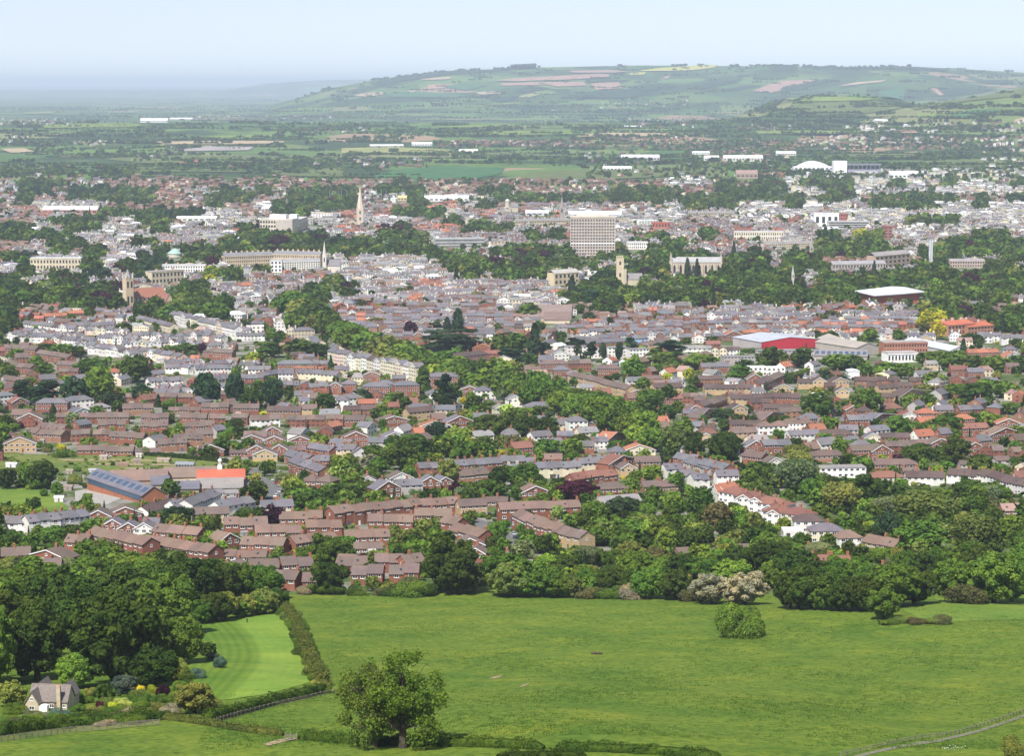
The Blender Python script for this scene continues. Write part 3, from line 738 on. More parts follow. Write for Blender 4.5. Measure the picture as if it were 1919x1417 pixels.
def merged_houses(name, recs, label):
    if not recs: return
    groups = {}
    for h in recs:
        W = h['W']; nw = 2 if W < 8 else 4 if W < 16 else 7
        nf = 1 if h['He'] < 4 else 2 if h['He'] < 8 else 3
        ch = h['form'] in 'rgh' and h['roof'] in 'srk'
        groups.setdefault((h['form'], nw, nf, ch), []).append(h)
    VV, FF, CC, k = [], [], [], 0
    for (form, nw, nf, ch), hs in groups.items():
        V, Fq, Ro = _tmpl(form, nw, nf, (() if not ch else (.8,) if nw == 2 else (-.5, .8)))
        n = len(hs); A = {q: np.array([h[q] for h in hs])[:, None] for q in ('x', 'y', 'z', 'W', 'D', 'He', 'rise', 'rz')}
        X = V[None, :, 0]*A['W']/2 + V[None, :, 5]; Y = V[None, :, 1]*A['D']/2 + V[None, :, 6]
        Z = V[None, :, 2]*A['He'] + V[None, :, 3]*A['rise'] + V[None, :, 4] + A['z']
        c, s = np.cos(A['rz']), np.sin(A['rz'])
        VV.append(np.stack([X*c - Y*s + A['x'], X*s + Y*c + A['y'], Z], -1).reshape(-1, 3))
        FF.append((Fq[None] + (np.arange(n)*len(V))[:, None, None] + k).reshape(-1, 4)); k += n*len(V)
        cols = np.zeros((n, 4, 3))
        for i, h in enumerate(hs):
            cols[i] = (vary(WALLC[h['wall']], .13), vary(ROOFC[h['roof']], .2), (.05, .055, .065), (.30, .14, .09) if h['wall'] in 'bn' else (.6, .55, .45))
        CC.append(cols[:, Ro].reshape(-1, 3))
    o = link(name, np_mesh(name, np.vstack(VV), np.vstack(FF), M['built'], np.vstack(CC)))
    tag(o, label, kind='stuff'); return o
def merged_trees(name, recs, label):
    VV, FF, CC, k = [], [], [], 0
    groups = {}
    for t in recs:
        lod = 0 if t['y'] < 1500 else 1 if t['y'] < 2600 else 2 if t['y'] < 6000 else 3
        groups.setdefault((t['kind'], t['var'] % 4, lod), []).append(t)
    for (kind, var, lod), ts in groups.items():
        n, leaf = ((420, 1.0), (230, 1.25), (110, 1.7), (34, 2.9))[lod]
        if kind in ('column', 'cone'): leaf *= .7
        V, Fq = crown_geo(kind, 17*var + 3, n, leaf)
        m = len(ts); g = lambda q: np.array([t[q] for t in ts])[:, None]
        c, s = np.cos(g('rz')), np.sin(g('rz')); sw, sh = g('w')/10, g('h')/10
        X, Y, Z = V[None, :, 0]*sw, V[None, :, 1]*sw, V[None, :, 2]*sh
        VV.append(np.stack([X*c - Y*s + g('x'), X*s + Y*c + g('y'), Z + g('z')], -1).reshape(-1, 3))
        FF.append((Fq[None] + (np.arange(m)*len(V))[:, None, None] + k).reshape(-1, 4)); k += m*len(V)
        CC.append(np.repeat(np.array([t['col'] for t in ts]), len(Fq), 0))
    o = link(name, np_mesh(name, np.vstack(VV), np.vstack(FF), M['leaf_far'], np.vstack(CC)))
    tag(o, label, kind='stuff'); return o
# ------------------------------------------------------------------ the houses, read tile by tile
# tile A: x 0-640, y 560-860
HH('A', '''40 330 190 235 262 ws 8; 190 440 185 212 240 ws 7; 120 420 138 172 192 ws 7; 430 640 120 190 186 cs 5; 455 740 240 300 352 ws 8''', 'in the upper white terraces')
HH('A', '''735 1000 262 330 372 ps 8; 590 880 190 238 236 ws 7; 690 950 235 290 284 ws 6; 760 955 110 148 192 cs 5; 955 1320 108 140 232 ws3 11; 1330 1490 190 228 226 ws 4;
1390 1490 150 185 183 wwf''', 'below the stone church')
HH('A', '''1540 1620 110 195 195 wsg3; 1610 1665 140 215 215 csg; 1655 1770 160 242 240 ssh3; 1715 1920 205 262 330 cs 6; 1860 1990 290 340 405 ws 4''', 'at the avenue top')
HH('A', '''830 930 402 448 442 cs 3; 840 1030 440 492 482 ws 5; 930 1090 368 418 420 ws 4; 1060 1330 355 428 400 ws 7; 860 1090 490 528 536 ws 6; 1050 1090 450 500 500 brg; 560 640 130 180 180 ws 2;
680 740 430 490 480 cs 2; 1230 1300 430 500 490 ss 2''', 'beside the round dark beech')
HH('A', '''0 200 262 315 325 bb 6; 200 380 300 345 370 bb 5; 0 170 360 410 432 bb 4; 330 440 390 445 445 bb 2; 320 460 350 392 396 bb 3; 190 245 95 140 140 br 1; 250 380 80 135 130 br 3; 70 130 85 140 140 br;
0 120 440 480 500 bb 3; 0 90 520 612 605 wsh3 1; 385 470 60 120 118 br''', 'on the brown estate far left')
HH('A', '''1140 1230 272 340 345 bbh; 1205 1305 282 345 348 bb; 1430 1540 258 318 318 cbh; 1560 1770 345 420 418 bsh3; 1650 1800 385 425 430 brf; 1355 1480 425 478 476 bs 4; 1480 1580 405 465 450 bs 3; 1395 1520 378 412 412 ws;
1670 1890 402 452 466 cs 5; 1580 1680 462 530 530 bs 3; 1680 1740 455 545 545 bsg; 1740 1850 462 548 545 bs 2; 1850 1920 455 540 540 bsg; 1745 1840 505 560 560 brg; 1760 1860 345 400 400 bs 3; 1880 1960 380 440 440 ss 2;
1680 1740 552 610 610 ws; 1680 1780 595 650 650 yb; 1890 1960 545 640 640 wsh3; 1240 1330 515 570 570 bb 2''', 'around the big brick institution')
HH('A', '''200 380 560 640 640 bsh3; 380 530 545 635 625 wsh3; 690 860 590 652 650 nb 3; 705 775 530 588 588 bb; 850 990 530 580 585 bb 2; 1000 1085 530 592 592 bb; 1130 1285 585 638 638 bb 3; 1310 1455 590 640 640 bb 3;
945 1125 610 640 640 nb1 3; 1500 1690 608 655 655 nd 3''', 'below the dark pines')
HH('A', '''95 240 630 722 722 bbg; 316 412 640 700 698 bb 2; 440 540 640 702 700 bb 2; 540 725 640 692 690 bb 3; 553 705 680 738 735 bb 3; 795 948 643 700 698 bb 3; 788 942 690 750 748 bb 3; 1013 1160 643 700 700 bb 3;
1040 1205 688 742 740 bb 3; 1180 1268 646 712 710 bb 2; 1300 1392 644 702 704 bb 2; 1410 1575 655 718 714 wb 3; 1610 1718 655 722 722 bb 2; 1722 1826 655 722 722 bb 2; 1830 1930 652 722 722 bb 2''', 'in rows above the allotments')
HH('A', '''110 200 660 728 726 bbg; 160 340 735 775 790 nb 4; 20 205 772 866 862 ybg; 205 345 705 760 775 nb 3; 400 507 735 808 806 bb 2; 520 618 735 800 800 bb 2; 612 805 750 818 822 bb 4; 432 595 828 880 880 bb1 2; 588 748 832 886 886 bb1 2;
890 1052 785 862 858 nb 3; 980 1142 755 850 846 nb 3; 1050 1200 735 805 800 nb 3; 760 905 842 882 880 bb1 2; 1110 1260 815 882 880 bbg; 1290 1400 845 890 890 bb1''', 'in closes beside the allotments')
HH('A', '''1340 1490 760 818 818 bbg; 1480 1605 766 822 822 bbg; 1618 1760 768 832 832 bbg; 1480 1585 715 762 760 bbg; 1388 1500 818 868 868 bbg; 1420 1560 842 898 898 ybg; 1520 1620 815 870 870 bbg; 1620 1720 825 880 880 bb 2; 1780 1870 720 770 770 bbg;
1720 1850 820 880 900 bs 5; 1850 1960 790 850 862 ws 4; 1890 1990 820 900 905 ss 3; 1370 1500 745 790 790 nb''', 'above the road junction')
HH('A', '''100 400 195 228 218 ws 8; 260 520 212 258 268 ws 8; 400 640 258 300 325 ws 7; 540 760 205 248 262 ws 7; 600 830 282 318 335 cs 7; 820 1010 195 230 246 ws 6; 880 1080 225 260 268 ws 6; 1000 1240 190 236 258 ws 7; 1060 1320 245 282 288 gs 7; 450 700 160 202 212 ws 7''', 'in the upper white terraces')
HH('A', '''930 1150 340 378 372 ws 6; 1100 1300 372 408 400 ws 5; 850 1000 505 542 546 ws 4; 1180 1340 432 470 466 ws 4''', 'beside the round dark beech')
# tile B: x 640-1280
for k, (ya, yb, st) in enumerate([(62, 70, 'bs'), (80, 88, 'ns'), (100, 102, 'bs'), (120, 120, 'gs'), (141, 139, 'bs'), (160, 156, 'ns'), (181, 175, 'bs'), (203, 196, 'bs')]):
    x0, x1 = (0, 1120) if k < 4 else (60 + 10*k, 1080) if k < 6 else (250, 860)
    n = int((x1 - x0) / 3 / (F / depth_of_row(560 + ya/3)) / 8.4)
    H('B', x0 - 20, x1, ya - 17, ya, yb, st, n, 'beyond the two poplars', depth=8)
for k, (ya, yb, st, xa, xb) in enumerate([(140, 128, 'bs', 1300, 1920), (160, 148, 'bs', 1220, 1920), (182, 168, 'bs', 1290, 1920), (204, 188, 'bs', 1500, 1920), (226, 210, 'bs', 1330, 1560), (110, 118, 'ns', 1560, 1920), (245, 232, 'bs', 1350, 1640), (255, 238, 'bs', 1700, 1830)]):
    n = int((xb - xa) / 3 / (F / depth_of_row(560 + ya/3)) / 7.6)
    H('B', xa, xb, ya - 19, ya, yb, st, n, 'in terraces beyond the pines', depth=8)
HH('B', '''-70 420 300 380 478 cs3 13; 300 440 462 560 556 bsh3; 490 655 415 520 520 bsh3; 118 275 470 545 545 bsh; 150 230 515 560 560 bsg; 0 85 450 530 530 bsh; 655 790 488 545 545 bbg; 760 890 490 570 566 wsh; 600 830 300 385 365 bdh3; 735 850 255 302 302 brg''', 'along the lime avenue')
HH('B', '''1122 1285 345 412 408 bbh; 1280 1406 345 410 408 bb 2; 1440 1572 360 440 440 bbh; 1010 1120 380 415 415 nb1 2; 1270 1600 415 475 560 yb 7; 1175 1280 280 352 350 wsg; 1620 1720 510 570 590 nbg; 1690 1800 432 470 470 nb1; 1760 1920 462 552 545 yd 2; 1650 1722 205 265 262 ls 2;
1835 1900 205 250 250 wsg; 1290 1340 320 350 350 ws; 1730 1830 240 290 285 yb 2''', 'around the bare pines')
HH('B', '''1270 1400 265 325 322 wgf 3; 1400 1480 275 335 335 wgf 2; 1500 1620 270 335 332 wgf 3; 1620 1730 278 345 342 wgf 3''', 'behind the bare pines')
HH('B', '''1048 1215 580 670 664 csh3; 1215 1290 650 762 762 ss 2; 1280 1385 660 775 772 wsh3; 1370 1480 680 720 745 bs 4; 1400 1500 775 836 834 ws 2; 1490 1605 745 836 800 brg; 1585 1765 815 900 895 crg; 1310 1420 800 850 850 bs; 1210 1310 745 790 790 bs 2; 1480 1600 700 745 780 bs 4;
1500 1600 830 880 880 gsh''', 'by the white chimneyed villa')
HH('B', '''440 618 682 760 756 wrg; 590 745 650 742 735 bsg; 210 382 655 724 716 bbg; 380 520 610 690 680 yd; 20 192 600 655 650 nd 2; 0 130 535 608 600 wsh3; 18 130 655 722 722 bb; 0 165 720 832 830 bbg; 230 372 745 820 815 wsg; 150 290 780 830 830 gs 2; 530 640 590 680 680 ss; 740 830 640 690 690 ns;
830 920 650 690 690 nb1; 360 520 590 640 640 wsh''', 'near the orange roofed house')
# tile C: x 1280-1919
for k, (ya, yb, st, xa, xb) in enumerate([(95, 98, 'ws', 0, 1340), (117, 118, 'bs', 0, 1320), (140, 140, 'bs', 0, 1340), (165, 160, 'bs', 0, 1300), (190, 182, 'ws', 60, 700), (192, 190, 'br', 760, 1290), (208, 204, 'ws', 640, 1290), (215, 208, 'bs', -40, 230), (150, 150, 'br', 600, 1260), (82, 84, 'gs', 0, 1330)]):
    n = int((xb - xa) / 3 / (F / depth_of_row(560 + ya/3)) / 7.4)
    H('C', xa, xb, ya - 20, ya, yb, st, n, 'behind the red shed', depth=8)
HH('C', '''230 335 168 240 236 brg; 345 420 175 220 215 br 2; 415 490 172 215 212 br 2; 50 130 200 250 250 wrg; 1315 1410 195 262 262 ysg; 1500 1562 180 240 240 wsg; 1660 1790 188 245 245 ws 3; 1790 1920 190 262 262 ws 4; 1240 1330 190 235 235 ws 2;
160 200 272 330 330 cdg; 205 245 272 330 330 cdg; 245 320 272 325 325 wd 2; 0 160 262 300 300 wg1 3; 1690 1740 195 250 250 ws''', 'beside the red shed')
HH('C', '''105 262 362 415 412 bs; 230 420 322 372 368 ggf 2; 370 575 380 422 420 wwf 2; 1605 1775 270 350 346 br 3; 1800 1915 270 365 360 wrg; 1060 1160 345 395 395 bbg 1; 415 740 288 330 328 ggf 3''', 'by the grey trade sheds')
HH('C', '''355 458 420 492 490 bbg; 430 572 430 532 480 bb 2; 510 622 476 540 540 ydg; 648 732 450 502 502 yd; 730 808 440 512 512 ydg; 835 935 440 505 500 ydg; 968 1090 440 500 500 nd 3; 1085 1150 438 480 480 nd 2; 1160 1222 440 490 490 nd; 1275 1352 440 492 492 nd 2; 122 298 482 532 530 yd 3; 308 402 480 538 536 yd 2; 
85 225 430 478 478 nd 2; 270 395 538 580 576 yd 2; 398 515 532 574 572 bd 2; 500 660 532 582 580 bd 3; 808 902 544 602 600 bdg; 1105 1215 480 540 536 yd 2; 1215 1355 495 592 560 ydg; 1115 1205 530 590 590 nd; 855 935 496 550 550 ydg; 1500 1580 432 490 490 bdg; 1590 1690 438 492 490 bdg; 800 860 470 520 520 nd; 1040 1120 470 520 520 nd; 1190 1290 470 525 525 nd 2''', 'on the dark-roofed estate')
HH('C', '''0 85 530 585 585 bb 2; 60 130 548 590 590 bb; 28 118 595 655 652 bbg; 118 252 560 640 600 bb 3; 272 365 590 655 650 ydg; 380 505 562 605 602 bd 2; 450 620 590 622 622 bd 3; 545 672 612 670 668 nb 2; 405 480 620 680 680 bbg; 440 565 632 695 660 nbg; 90 190 615 685 640 nbg; 265 442 682 732 730 bd 2; 278 418 725 795 790 yb; 40 120 690 745 745 gs; 80 180 750 800 800 ybg; 0 90 620 660 660 ns''', 'below the dark-roofed estate')
HH('C', '''425 592 688 768 766 wmh 2; 578 735 672 748 745 wmh 2; 600 768 738 812 806 ws 2; 745 962 735 795 792 bdh; 862 968 662 725 722 bs 2; 932 1048 650 738 735 bs 2; 1040 1195 640 728 690 bsg 1; 1218 1332 632 692 690 wkg; 1318 1432 618 662 660 brh; 1558 1692 600 672 666 bs 2; 1572 1720 680 790 785 bk; 1720 1905 715 815 800 bmg; 880 985 710 770 770 gs; 1020 1120 750 800 800 csg; 1115 1280 752 792 790 nd 2; 1420 1520 600 640 640 ns;
1760 1900 670 720 720 brg; 760 840 670 730 730 ss''', 'in gardens at the right')
# tile D: x 0-640, y 820-1120
HH('D', '''-30 168 440 542 548 ws 3; 165 345 428 556 540 ws 3; 330 510 412 540 515 ws 3; 482 625 400 482 482 bbg; 612 800 382 468 462 bbg; 578 690 452 535 535 bsg; 660 785 470 545 545 bsg; 750 870 470 520 520 wsg; 800 890 455 500 500 gs''', 'before the playing field')
HH('D', '''840 1000 362 470 430 wd 2; 990 1110 345 455 440 ws 3; 1082 1245 318 452 395 ws 3; 1082 1290 392 486 480 sb 1; 1245 1440 345 440 408 ws 3; 1470 1650 352 410 405 cs 2; 1180 1345 300 350 345 ggf 2''', 'before the blue roofed hall')
HH('D', '''486 800 525 628 690 bm 6; 776 1172 575 655 715 bm 7; 850 1108 500 592 608 bm 3; 10 172 620 705 700 bb 2; 150 375 622 720 738 bbg; 365 490 545 600 605 bm 2; 200 340 680 745 745 bb 1''', 'above the dark wood')
HH('D', '''1265 1505 450 542 536 bm 3; 1438 1695 490 565 560 bm 3; 1572 1812 415 508 505 bm 3; 1350 1590 558 655 662 bm 3; 1235 1350 530 625 610 bmg; 1240 1492 635 702 705 wm1 3; 1402 1568 685 752 748 bb 2; 1588 1765 672 768 760 bb 2; 1488 1660 745 822 830 bb 2; 1850 1930 385 470 468 bm; 1725 1925 466 525 520 bm 3; 1665 1905 540 645 620 bm 3;
1255 1400 705 800 760 nb1 2; 1700 1780 760 840 840 bb; 1890 1990 668 720 720 bm''', 'on the brick estate')
HH('D', '''1595 1720 85 150 178 bs 4; 1620 1790 130 200 260 bs 5; 1690 1860 212 290 300 bbh 2; 1700 1850 100 150 150 bs 3; 1880 1990 40 90 120 ws 3''', 'beside the road junction')
# tile E: x 640-1280
HH('E', '''-40 455 358 505 458 bm 9; 150 402 430 520 520 bm 3; 350 400 435 498 498 bm; 412 618 402 506 506 bm 2; 458 672 340 418 405 bm 3; 22 272 518 612 606 bm 3; -20 142 670 762 755 bb 2; 190 348 656 745 740 bb 2; 364 472 656 775 765 bb 2; 55 230 718 832 828 bb 2; 268 432 716 792 785 bb 2; 70 230 590 640 640 nb1 2''', 'left of the cul-de-sac')
HH('E', '''666 820 345 446 440 yb 1; 768 972 332 392 388 nbh1; 550 640 442 545 560 bm 2; 600 770 500 560 600 bm 3; 640 805 555 628 624 bbg; 700 806 610 682 682 bbg; 785 945 642 706 702 bb1 2; 800 940 690 750 750 nb1''', 'at the cul-de-sac mouth')
HH('E', '''895 1152 362 478 470 bm 3; 1150 1345 355 448 440 bm 3; 960 1120 400 520 580 bm 4; 1080 1200 470 575 610 bm 3; 1180 1335 510 608 640 yb 4; 1012 1172 265 358 352 bmg''', 'right of the cul-de-sac')
HH('E', '''1312 1552 190 288 262 bk 3; 1446 1618 250 328 322 bbh; 1460 1685 325 408 395 sgr 1; 1502 1662 95 195 170 bkg; 1568 1660 140 218 215 ybg; 1652 1795 106 162 160 nb; 1702 1895 246 312 305 nb1 2; 1600 1705 42 102 102 crg; 1830 1920 140 245 240 ws 2; 1140 1240 92 150 150 bm''', 'behind the large copper beech')
HH('E', '''438 580 138 218 212 bs 2; 640 755 125 205 198 bs 3; 762 905 115 195 188 bs 3; 905 1042 102 175 168 bs 3; 920 1012 150 228 222 cs 2; 1040 1092 112 170 170 ns; 1050 1205 140 232 228 cs 3; 1192 1348 134 230 222 cs 3; 1332 1490 112 190 180 cs 3; 668 835 178 268 258 nb 2''', 'in the long slate terrace')
HH('E', '''95 205 210 282 280 wbg; 270 405 190 245 240 wbg; 192 335 222 350 340 bsg; 318 458 232 325 320 gs 2; 442 560 212 308 305 bsg; 545 625 215 290 285 bsg''', 'below the long slate terrace')
# tile F: x 1280-1919
HH('F', '''-60 60 95 150 165 bs 3; 0 140 128 190 235 gs 4; 80 220 135 215 250 bs 4; 0 80 180 255 250 gs 2; 60 150 200 302 298 ws 2; 190 315 182 242 240 ws 1; 150 250 150 200 215 bs 3''', 'above the white gable row')
HH('F', '''145 245 240 345 370 wrg; 200 330 248 380 396 wkh; 280 432 280 405 425 wkh; 300 372 300 425 428 wkg; 365 440 318 440 445 wkg; 385 560 308 440 460 wkh; 440 520 372 470 476 wkg; 440 600 372 492 505 wkh; 470 540 400 500 505 wkg; 545 690 385 505 520 ckh; 720 905 482 608 606 csh; 150 200 262 350 370 wrg''', 'in the white gable row')
HH('F', '''625 795 414 552 552 wdh; 878 1012 520 622 618 wmh; 1000 1180 560 622 650 ym 2; 565 672 512 562 562 wwf1''', 'ending the white gable row')
HH('F', '''1255 1470 190 262 262 wd 3; 1480 1675 182 255 266 wd 3; 1650 1812 196 268 304 wd 3; 1780 1935 228 310 345 wd 3; 1058 1245 188 285 280 ckh; 1870 1960 190 250 250 wk 1''', 'in the curved white crescent')
HH('F', '''950 1092 42 132 128 bb 1; 1060 1178 36 132 128 bbg; 1148 1282 22 86 80 bb 2; 1250 1390 10 72 62 bb 2; 1385 1515 0 62 56 bbg; 725 918 70 142 138 nbh1; 770 1028 158 222 218 wgf 2; 1072 1330 122 192 190 bbh1; 1090 1180 120 165 165 nb1''', 'by the tall hedged gardens')
HH('F', '''352 472 72 152 148 wbg; 468 578 106 192 188 wbg; 350 470 12 102 98 bsg; 455 612 10 106 100 bs 2; 330 440 80 130 140 bb''', 'near the large pale willow')
HH('F', '''1578 1702 22 116 110 bbg; 1662 1740 42 102 100 bbg; 1740 1805 45 100 100 bb; 1858 1925 52 112 110 nb; 1762 1842 106 142 140 gb1; 1800 1930 372 442 440 npr 1; 1240 1330 170 215 215 nb1; 1560 1640 130 170 170 gb1''', 'near the right edge')
HH('F', '''1495 1640 755 885 880 gs 1; 1610 1720 750 880 880 gsg; -60 60 800 845 842 gs1 1; 728 945 672 722 720 bk 2; -20 48 620 665 662 nb1; 1420 1500 720 770 770 nb1; 320 380 600 660 660 bb1; 660 720 610 640 640 nb1; 1080 1140 715 750 750 nb1''', 'hidden in the tree belt')
# ------------------------------------------------------------------ notable trees
TT('D', '''245 290 160 165 broad dark; 140 285 120 145 broad mid; 40 290 110 115 broad dark; 185 440 95 105 broad dark; 75 445 34 40 cone pine; 1542 500 150 115 broad copper; 985 505 190 125 broad pine; 505 555 115 100 broad mid; 300 600 150 105 broad mid;
1415 380 145 120 broad dark; 1790 425 230 140 broad dark; 1700 410 130 110 broad dark; 640 710 120 130 broad brown; 905 720 115 85 bush copper; 30 765 140 105 bush copper; 250 770 120 70 bush copper; 1885 270 110 105 broad lime; 1760 545 64 54 bush yellow;
1835 740 190 200 broad mid; 1850 880 190 190 broad dark; 1490 220 60 90 broad dark; 1395 90 90 90 broad dark; 1160 125 90 85 broad dark; 520 250 80 70 bush mid; 425 260 90 90 bush olive; 320 330 70 80 broad mid; 260 330 60 60 bush mid; 490 380 60 70 broad mid; 420 390 50 50 bush mid;
960 340 110 110 broad dark; 1050 340 80 60 bush mid; 815 420 80 60 bush mid; 1370 450 120 70 bush mid; 1150 560 150 85 broad dark; 1210 590 90 80 bush dark; 870 560 60 60 bush dark; 690 560 80 50 bush mid; 460 620 100 60 bush mid; 60 600 130 80 broad mid; 160 620 120 90 broad mid; 
1330 600 80 45 bush mid; 1560 690 70 90 bush dark; 1420 740 80 70 bush dark; 1640 610 60 60 bush mid; 1780 630 130 90 broad mid; 1690 560 60 40 bush mid; 570 690 130 120 broad olive; 480 690 120 120 broad mid; 100 690 60 50 bush mid''', zone='among the brick terraces and the playing field')
TT('E', '''600 262 135 135 broad olive; 645 340 90 85 broad copper; 345 185 190 185 broad dark; 215 160 150 110 broad mid; 455 120 130 120 broad dark; 560 110 110 90 broad light; 690 130 120 120 broad mid; 800 110 130 120 broad dark; 300 110 140 120 broad dark;
885 280 130 125 broad dark; 930 240 110 85 broad mid; 1045 235 120 95 broad mid; 840 310 110 60 bush mid; 1130 330 120 90 broad mid; 1000 290 90 60 bush mid; 760 340 120 70 bush mid; 480 345 100 60 bush mid; 420 320 80 60 bush mid;
1330 362 235 130 broad copper; 1215 462 62 78 broad lime; 1580 470 190 140 broad pine; 1400 598 44 78 cone yellow; 1700 560 190 130 broad olive; 1420 500 150 150 broad mid; 1560 620 150 130 broad dark; 1490 580 120 110 broad olive; 1800 560 120 110 broad mid; 1860 420 120 110 broad mid; 1760 360 110 90 broad mid; 
1700 420 120 80 bush mid; 1880 300 100 100 broad mid; 1600 330 110 70 bush light; 1740 250 120 100 broad light; 1640 240 80 60 bush mid; 1240 330 120 80 broad mid; 1420 420 70 60 bush mid; 1350 470 100 60 bush mid; 1170 220 70 60 bush mid; 1290 220 60 50 bush mid; 1100 250 120 50 bush mid;
640 880 310 320 broad dark; 880 650 150 95 bush dark; 400 645 190 135 broad olive; 320 560 90 60 bush mid; 100 690 90 50 bush copper; 180 690 40 60 cone pine; 755 690 52 44 bush copper; 945 712 55 50 bush copper; 870 770 90 90 broad mid; 20 640 110 90 broad mid; 520 640 90 70 bush olive; 460 580 90 70 bush mid; 1020 680 130 110 broad grey; 780 545 60 40 bush mid;
60 300 130 100 broad mid; 20 330 90 80 broad dark; 130 330 110 90 broad dark; 40 180 70 100 broad olive; 150 190 130 90 broad blossom; 240 180 80 60 bush mid; 300 250 60 40 bush mid; 560 330 70 50 bush mid; 520 320 70 50 bush mid; 1420 480 150 60 bush brown; 1440 505 80 40 bush copper''', zone='in the gardens around the cul-de-sac')
TT('F', '''235 170 190 190 broad dark; 60 130 130 130 broad dark; 650 200 170 150 weep olive; 640 330 250 240 weep grey; 720 370 130 150 broad mid; 500 280 130 120 broad dark; 390 240 130 110 broad dark; 360 260 90 90 broad mid; 440 200 90 70 broad dark; 880 430 230 210 weep olive; 1040 400 230 190 broad dark; 
1350 490 350 210 weep olive; 1160 470 250 150 weep grey; 1150 600 150 190 broad pine; 990 440 90 60 broad mid; 1330 660 300 180 broad mid; 1640 640 300 230 weep olive; 1870 640 230 210 broad mid; 1850 800 200 170 broad dark; 1440 800 200 180 broad mid; 1620 350 200 110 broad dark; 1340 300 120 60 bush mid; 1720 390 170 80 bush brown; 1785 400 50 65 bush yellow; 
930 180 110 100 broad dark; 1330 170 190 140 broad dark; 1530 150 190 150 broad dark; 1220 125 100 50 bush copper; 880 100 90 100 broad mid; 800 70 130 100 broad mid; 1030 200 80 70 broad mid; 1470 200 110 70 broad mid; 1660 180 130 80 broad dark; 1780 200 100 70 bush mid; 1880 160 90 60 bush mid; 
200 520 170 150 broad brown; 90 400 90 100 broad mid; 150 470 90 80 bush mid; 60 460 70 60 bush mid; 260 620 180 100 bush olive; 440 560 130 90 bush light; 440 620 150 90 broad mid; 380 520 60 60 bush mid; 40 590 100 120 broad olive; 100 700 130 110 broad mid; 300 780 190 180 broad dark; 480 760 240 190 broad dark; 190 830 210 130 broad grey; 620 680 130 90 broad mid; 
760 680 170 110 weep grey; 910 650 60 42 bush yellow; 820 690 200 60 bush mid; 1100 690 190 80 bush mid; 880 830 240 160 broad mid; 640 850 320 220 broad dark; 1060 860 230 150 broad mid; 1240 860 200 110 broad mid; 40 330 100 70 bush copper; 20 390 100 70 bush mid; 600 470 100 50 bush dark; 700 510 60 40 bush mid; 860 500 120 90 bush mid; 960 560 90 90 bush light; 700 320 90 80 broad mid''', zone='around the curving row of white gables')
TT('A', '''1160 610 160 200 broad pine; 280 600 210 140 flat pine; 130 590 150 130 flat pine; 560 600 190 220 broad mid; 420 610 140 170 broad pine; 620 640 160 110 broad pine; 760 470 170 150 broad dark; 800 590 130 120 broad pine; 690 440 130 100 broad mid; 510 420 150 90 broad mid; 250 450 110 80 broad mid; 210 400 80 80 broad mid; 60 480 110 90 broad dark; 40 430 90 70 broad mid;
950 620 80 90 bush mid; 890 610 50 70 cone pine; 1320 600 110 190 broad pine; 1420 620 150 110 broad dark; 1530 600 120 150 broad pine; 1640 570 100 80 broad dark; 660 740 70 55 bush yellow; 345 850 60 50 bush yellow; 300 680 70 90 cone pine; 410 730 80 90 broad grey; 470 730 60 70 broad dark; 100 730 60 60 bush copper; 1330 720 90 70 bush dark; 1810 820 80 80 bush yellow; 850 820 130 70 bush mid; 960 770 90 60 bush mid;
1470 650 70 30 bush yellow; 1280 630 70 50 bush mid; 270 860 70 60 bush mid; 360 890 120 60 bush mid; 1250 880 110 110 broad dark; 1330 880 110 80 broad mid; 1180 890 90 60 bush dark; 820 880 90 60 bush mid; 1080 880 60 80 bush mid; 1600 850 110 80 bush mid; 1680 830 60 50 bush dark; 1280 790 110 90 bush mid; 60 800 80 60 bush mid; 20 760 50 90 broad dark;
260 300 90 50 broad dark; 350 320 140 70 broad mid; 430 330 100 60 broad dark; 90 340 90 60 broad mid; 700 185 90 50 broad dark; 560 200 80 50 broad mid; 660 90 100 110 broad dark; 560 60 150 110 broad copper; 430 70 150 130 broad dark; 290 40 130 100 broad dark; 130 60 130 100 broad mid; 40 150 130 110 broad dark; 20 60 90 110 broad mid; 60 100 40 60 cone pine; 
870 120 110 130 broad dark; 960 110 110 90 broad brown; 1100 130 130 90 broad mid; 1200 150 200 130 broad mid; 1270 120 110 150 broad mid; 1440 155 120 50 broad dark; 1640 110 160 150 broad mid; 1750 160 150 130 broad mid; 1850 210 150 140 broad mid; 1560 245 130 60 broad mid; 1040 320 150 70 broad dark; 1130 310 60 60 broad copper; 970 290 110 50 bush mid; 1130 360 120 50 bush mid; 
1520 330 130 90 broad dark; 1680 330 190 100 broad dark; 1780 330 160 80 broad dark; 1420 370 60 60 bush yellow; 1350 410 80 60 bush mid; 850 400 100 50 bush mid; 930 440 40 30 bush yellow; 1090 230 50 30 bush yellow; 1860 400 40 80 cone pine; 1900 420 60 50 bush mid; 1420 420 90 40 bush mid; 1830 640 120 110 broad dark; 1770 620 70 70 bush mid''', zone='on the slope above the allotments')
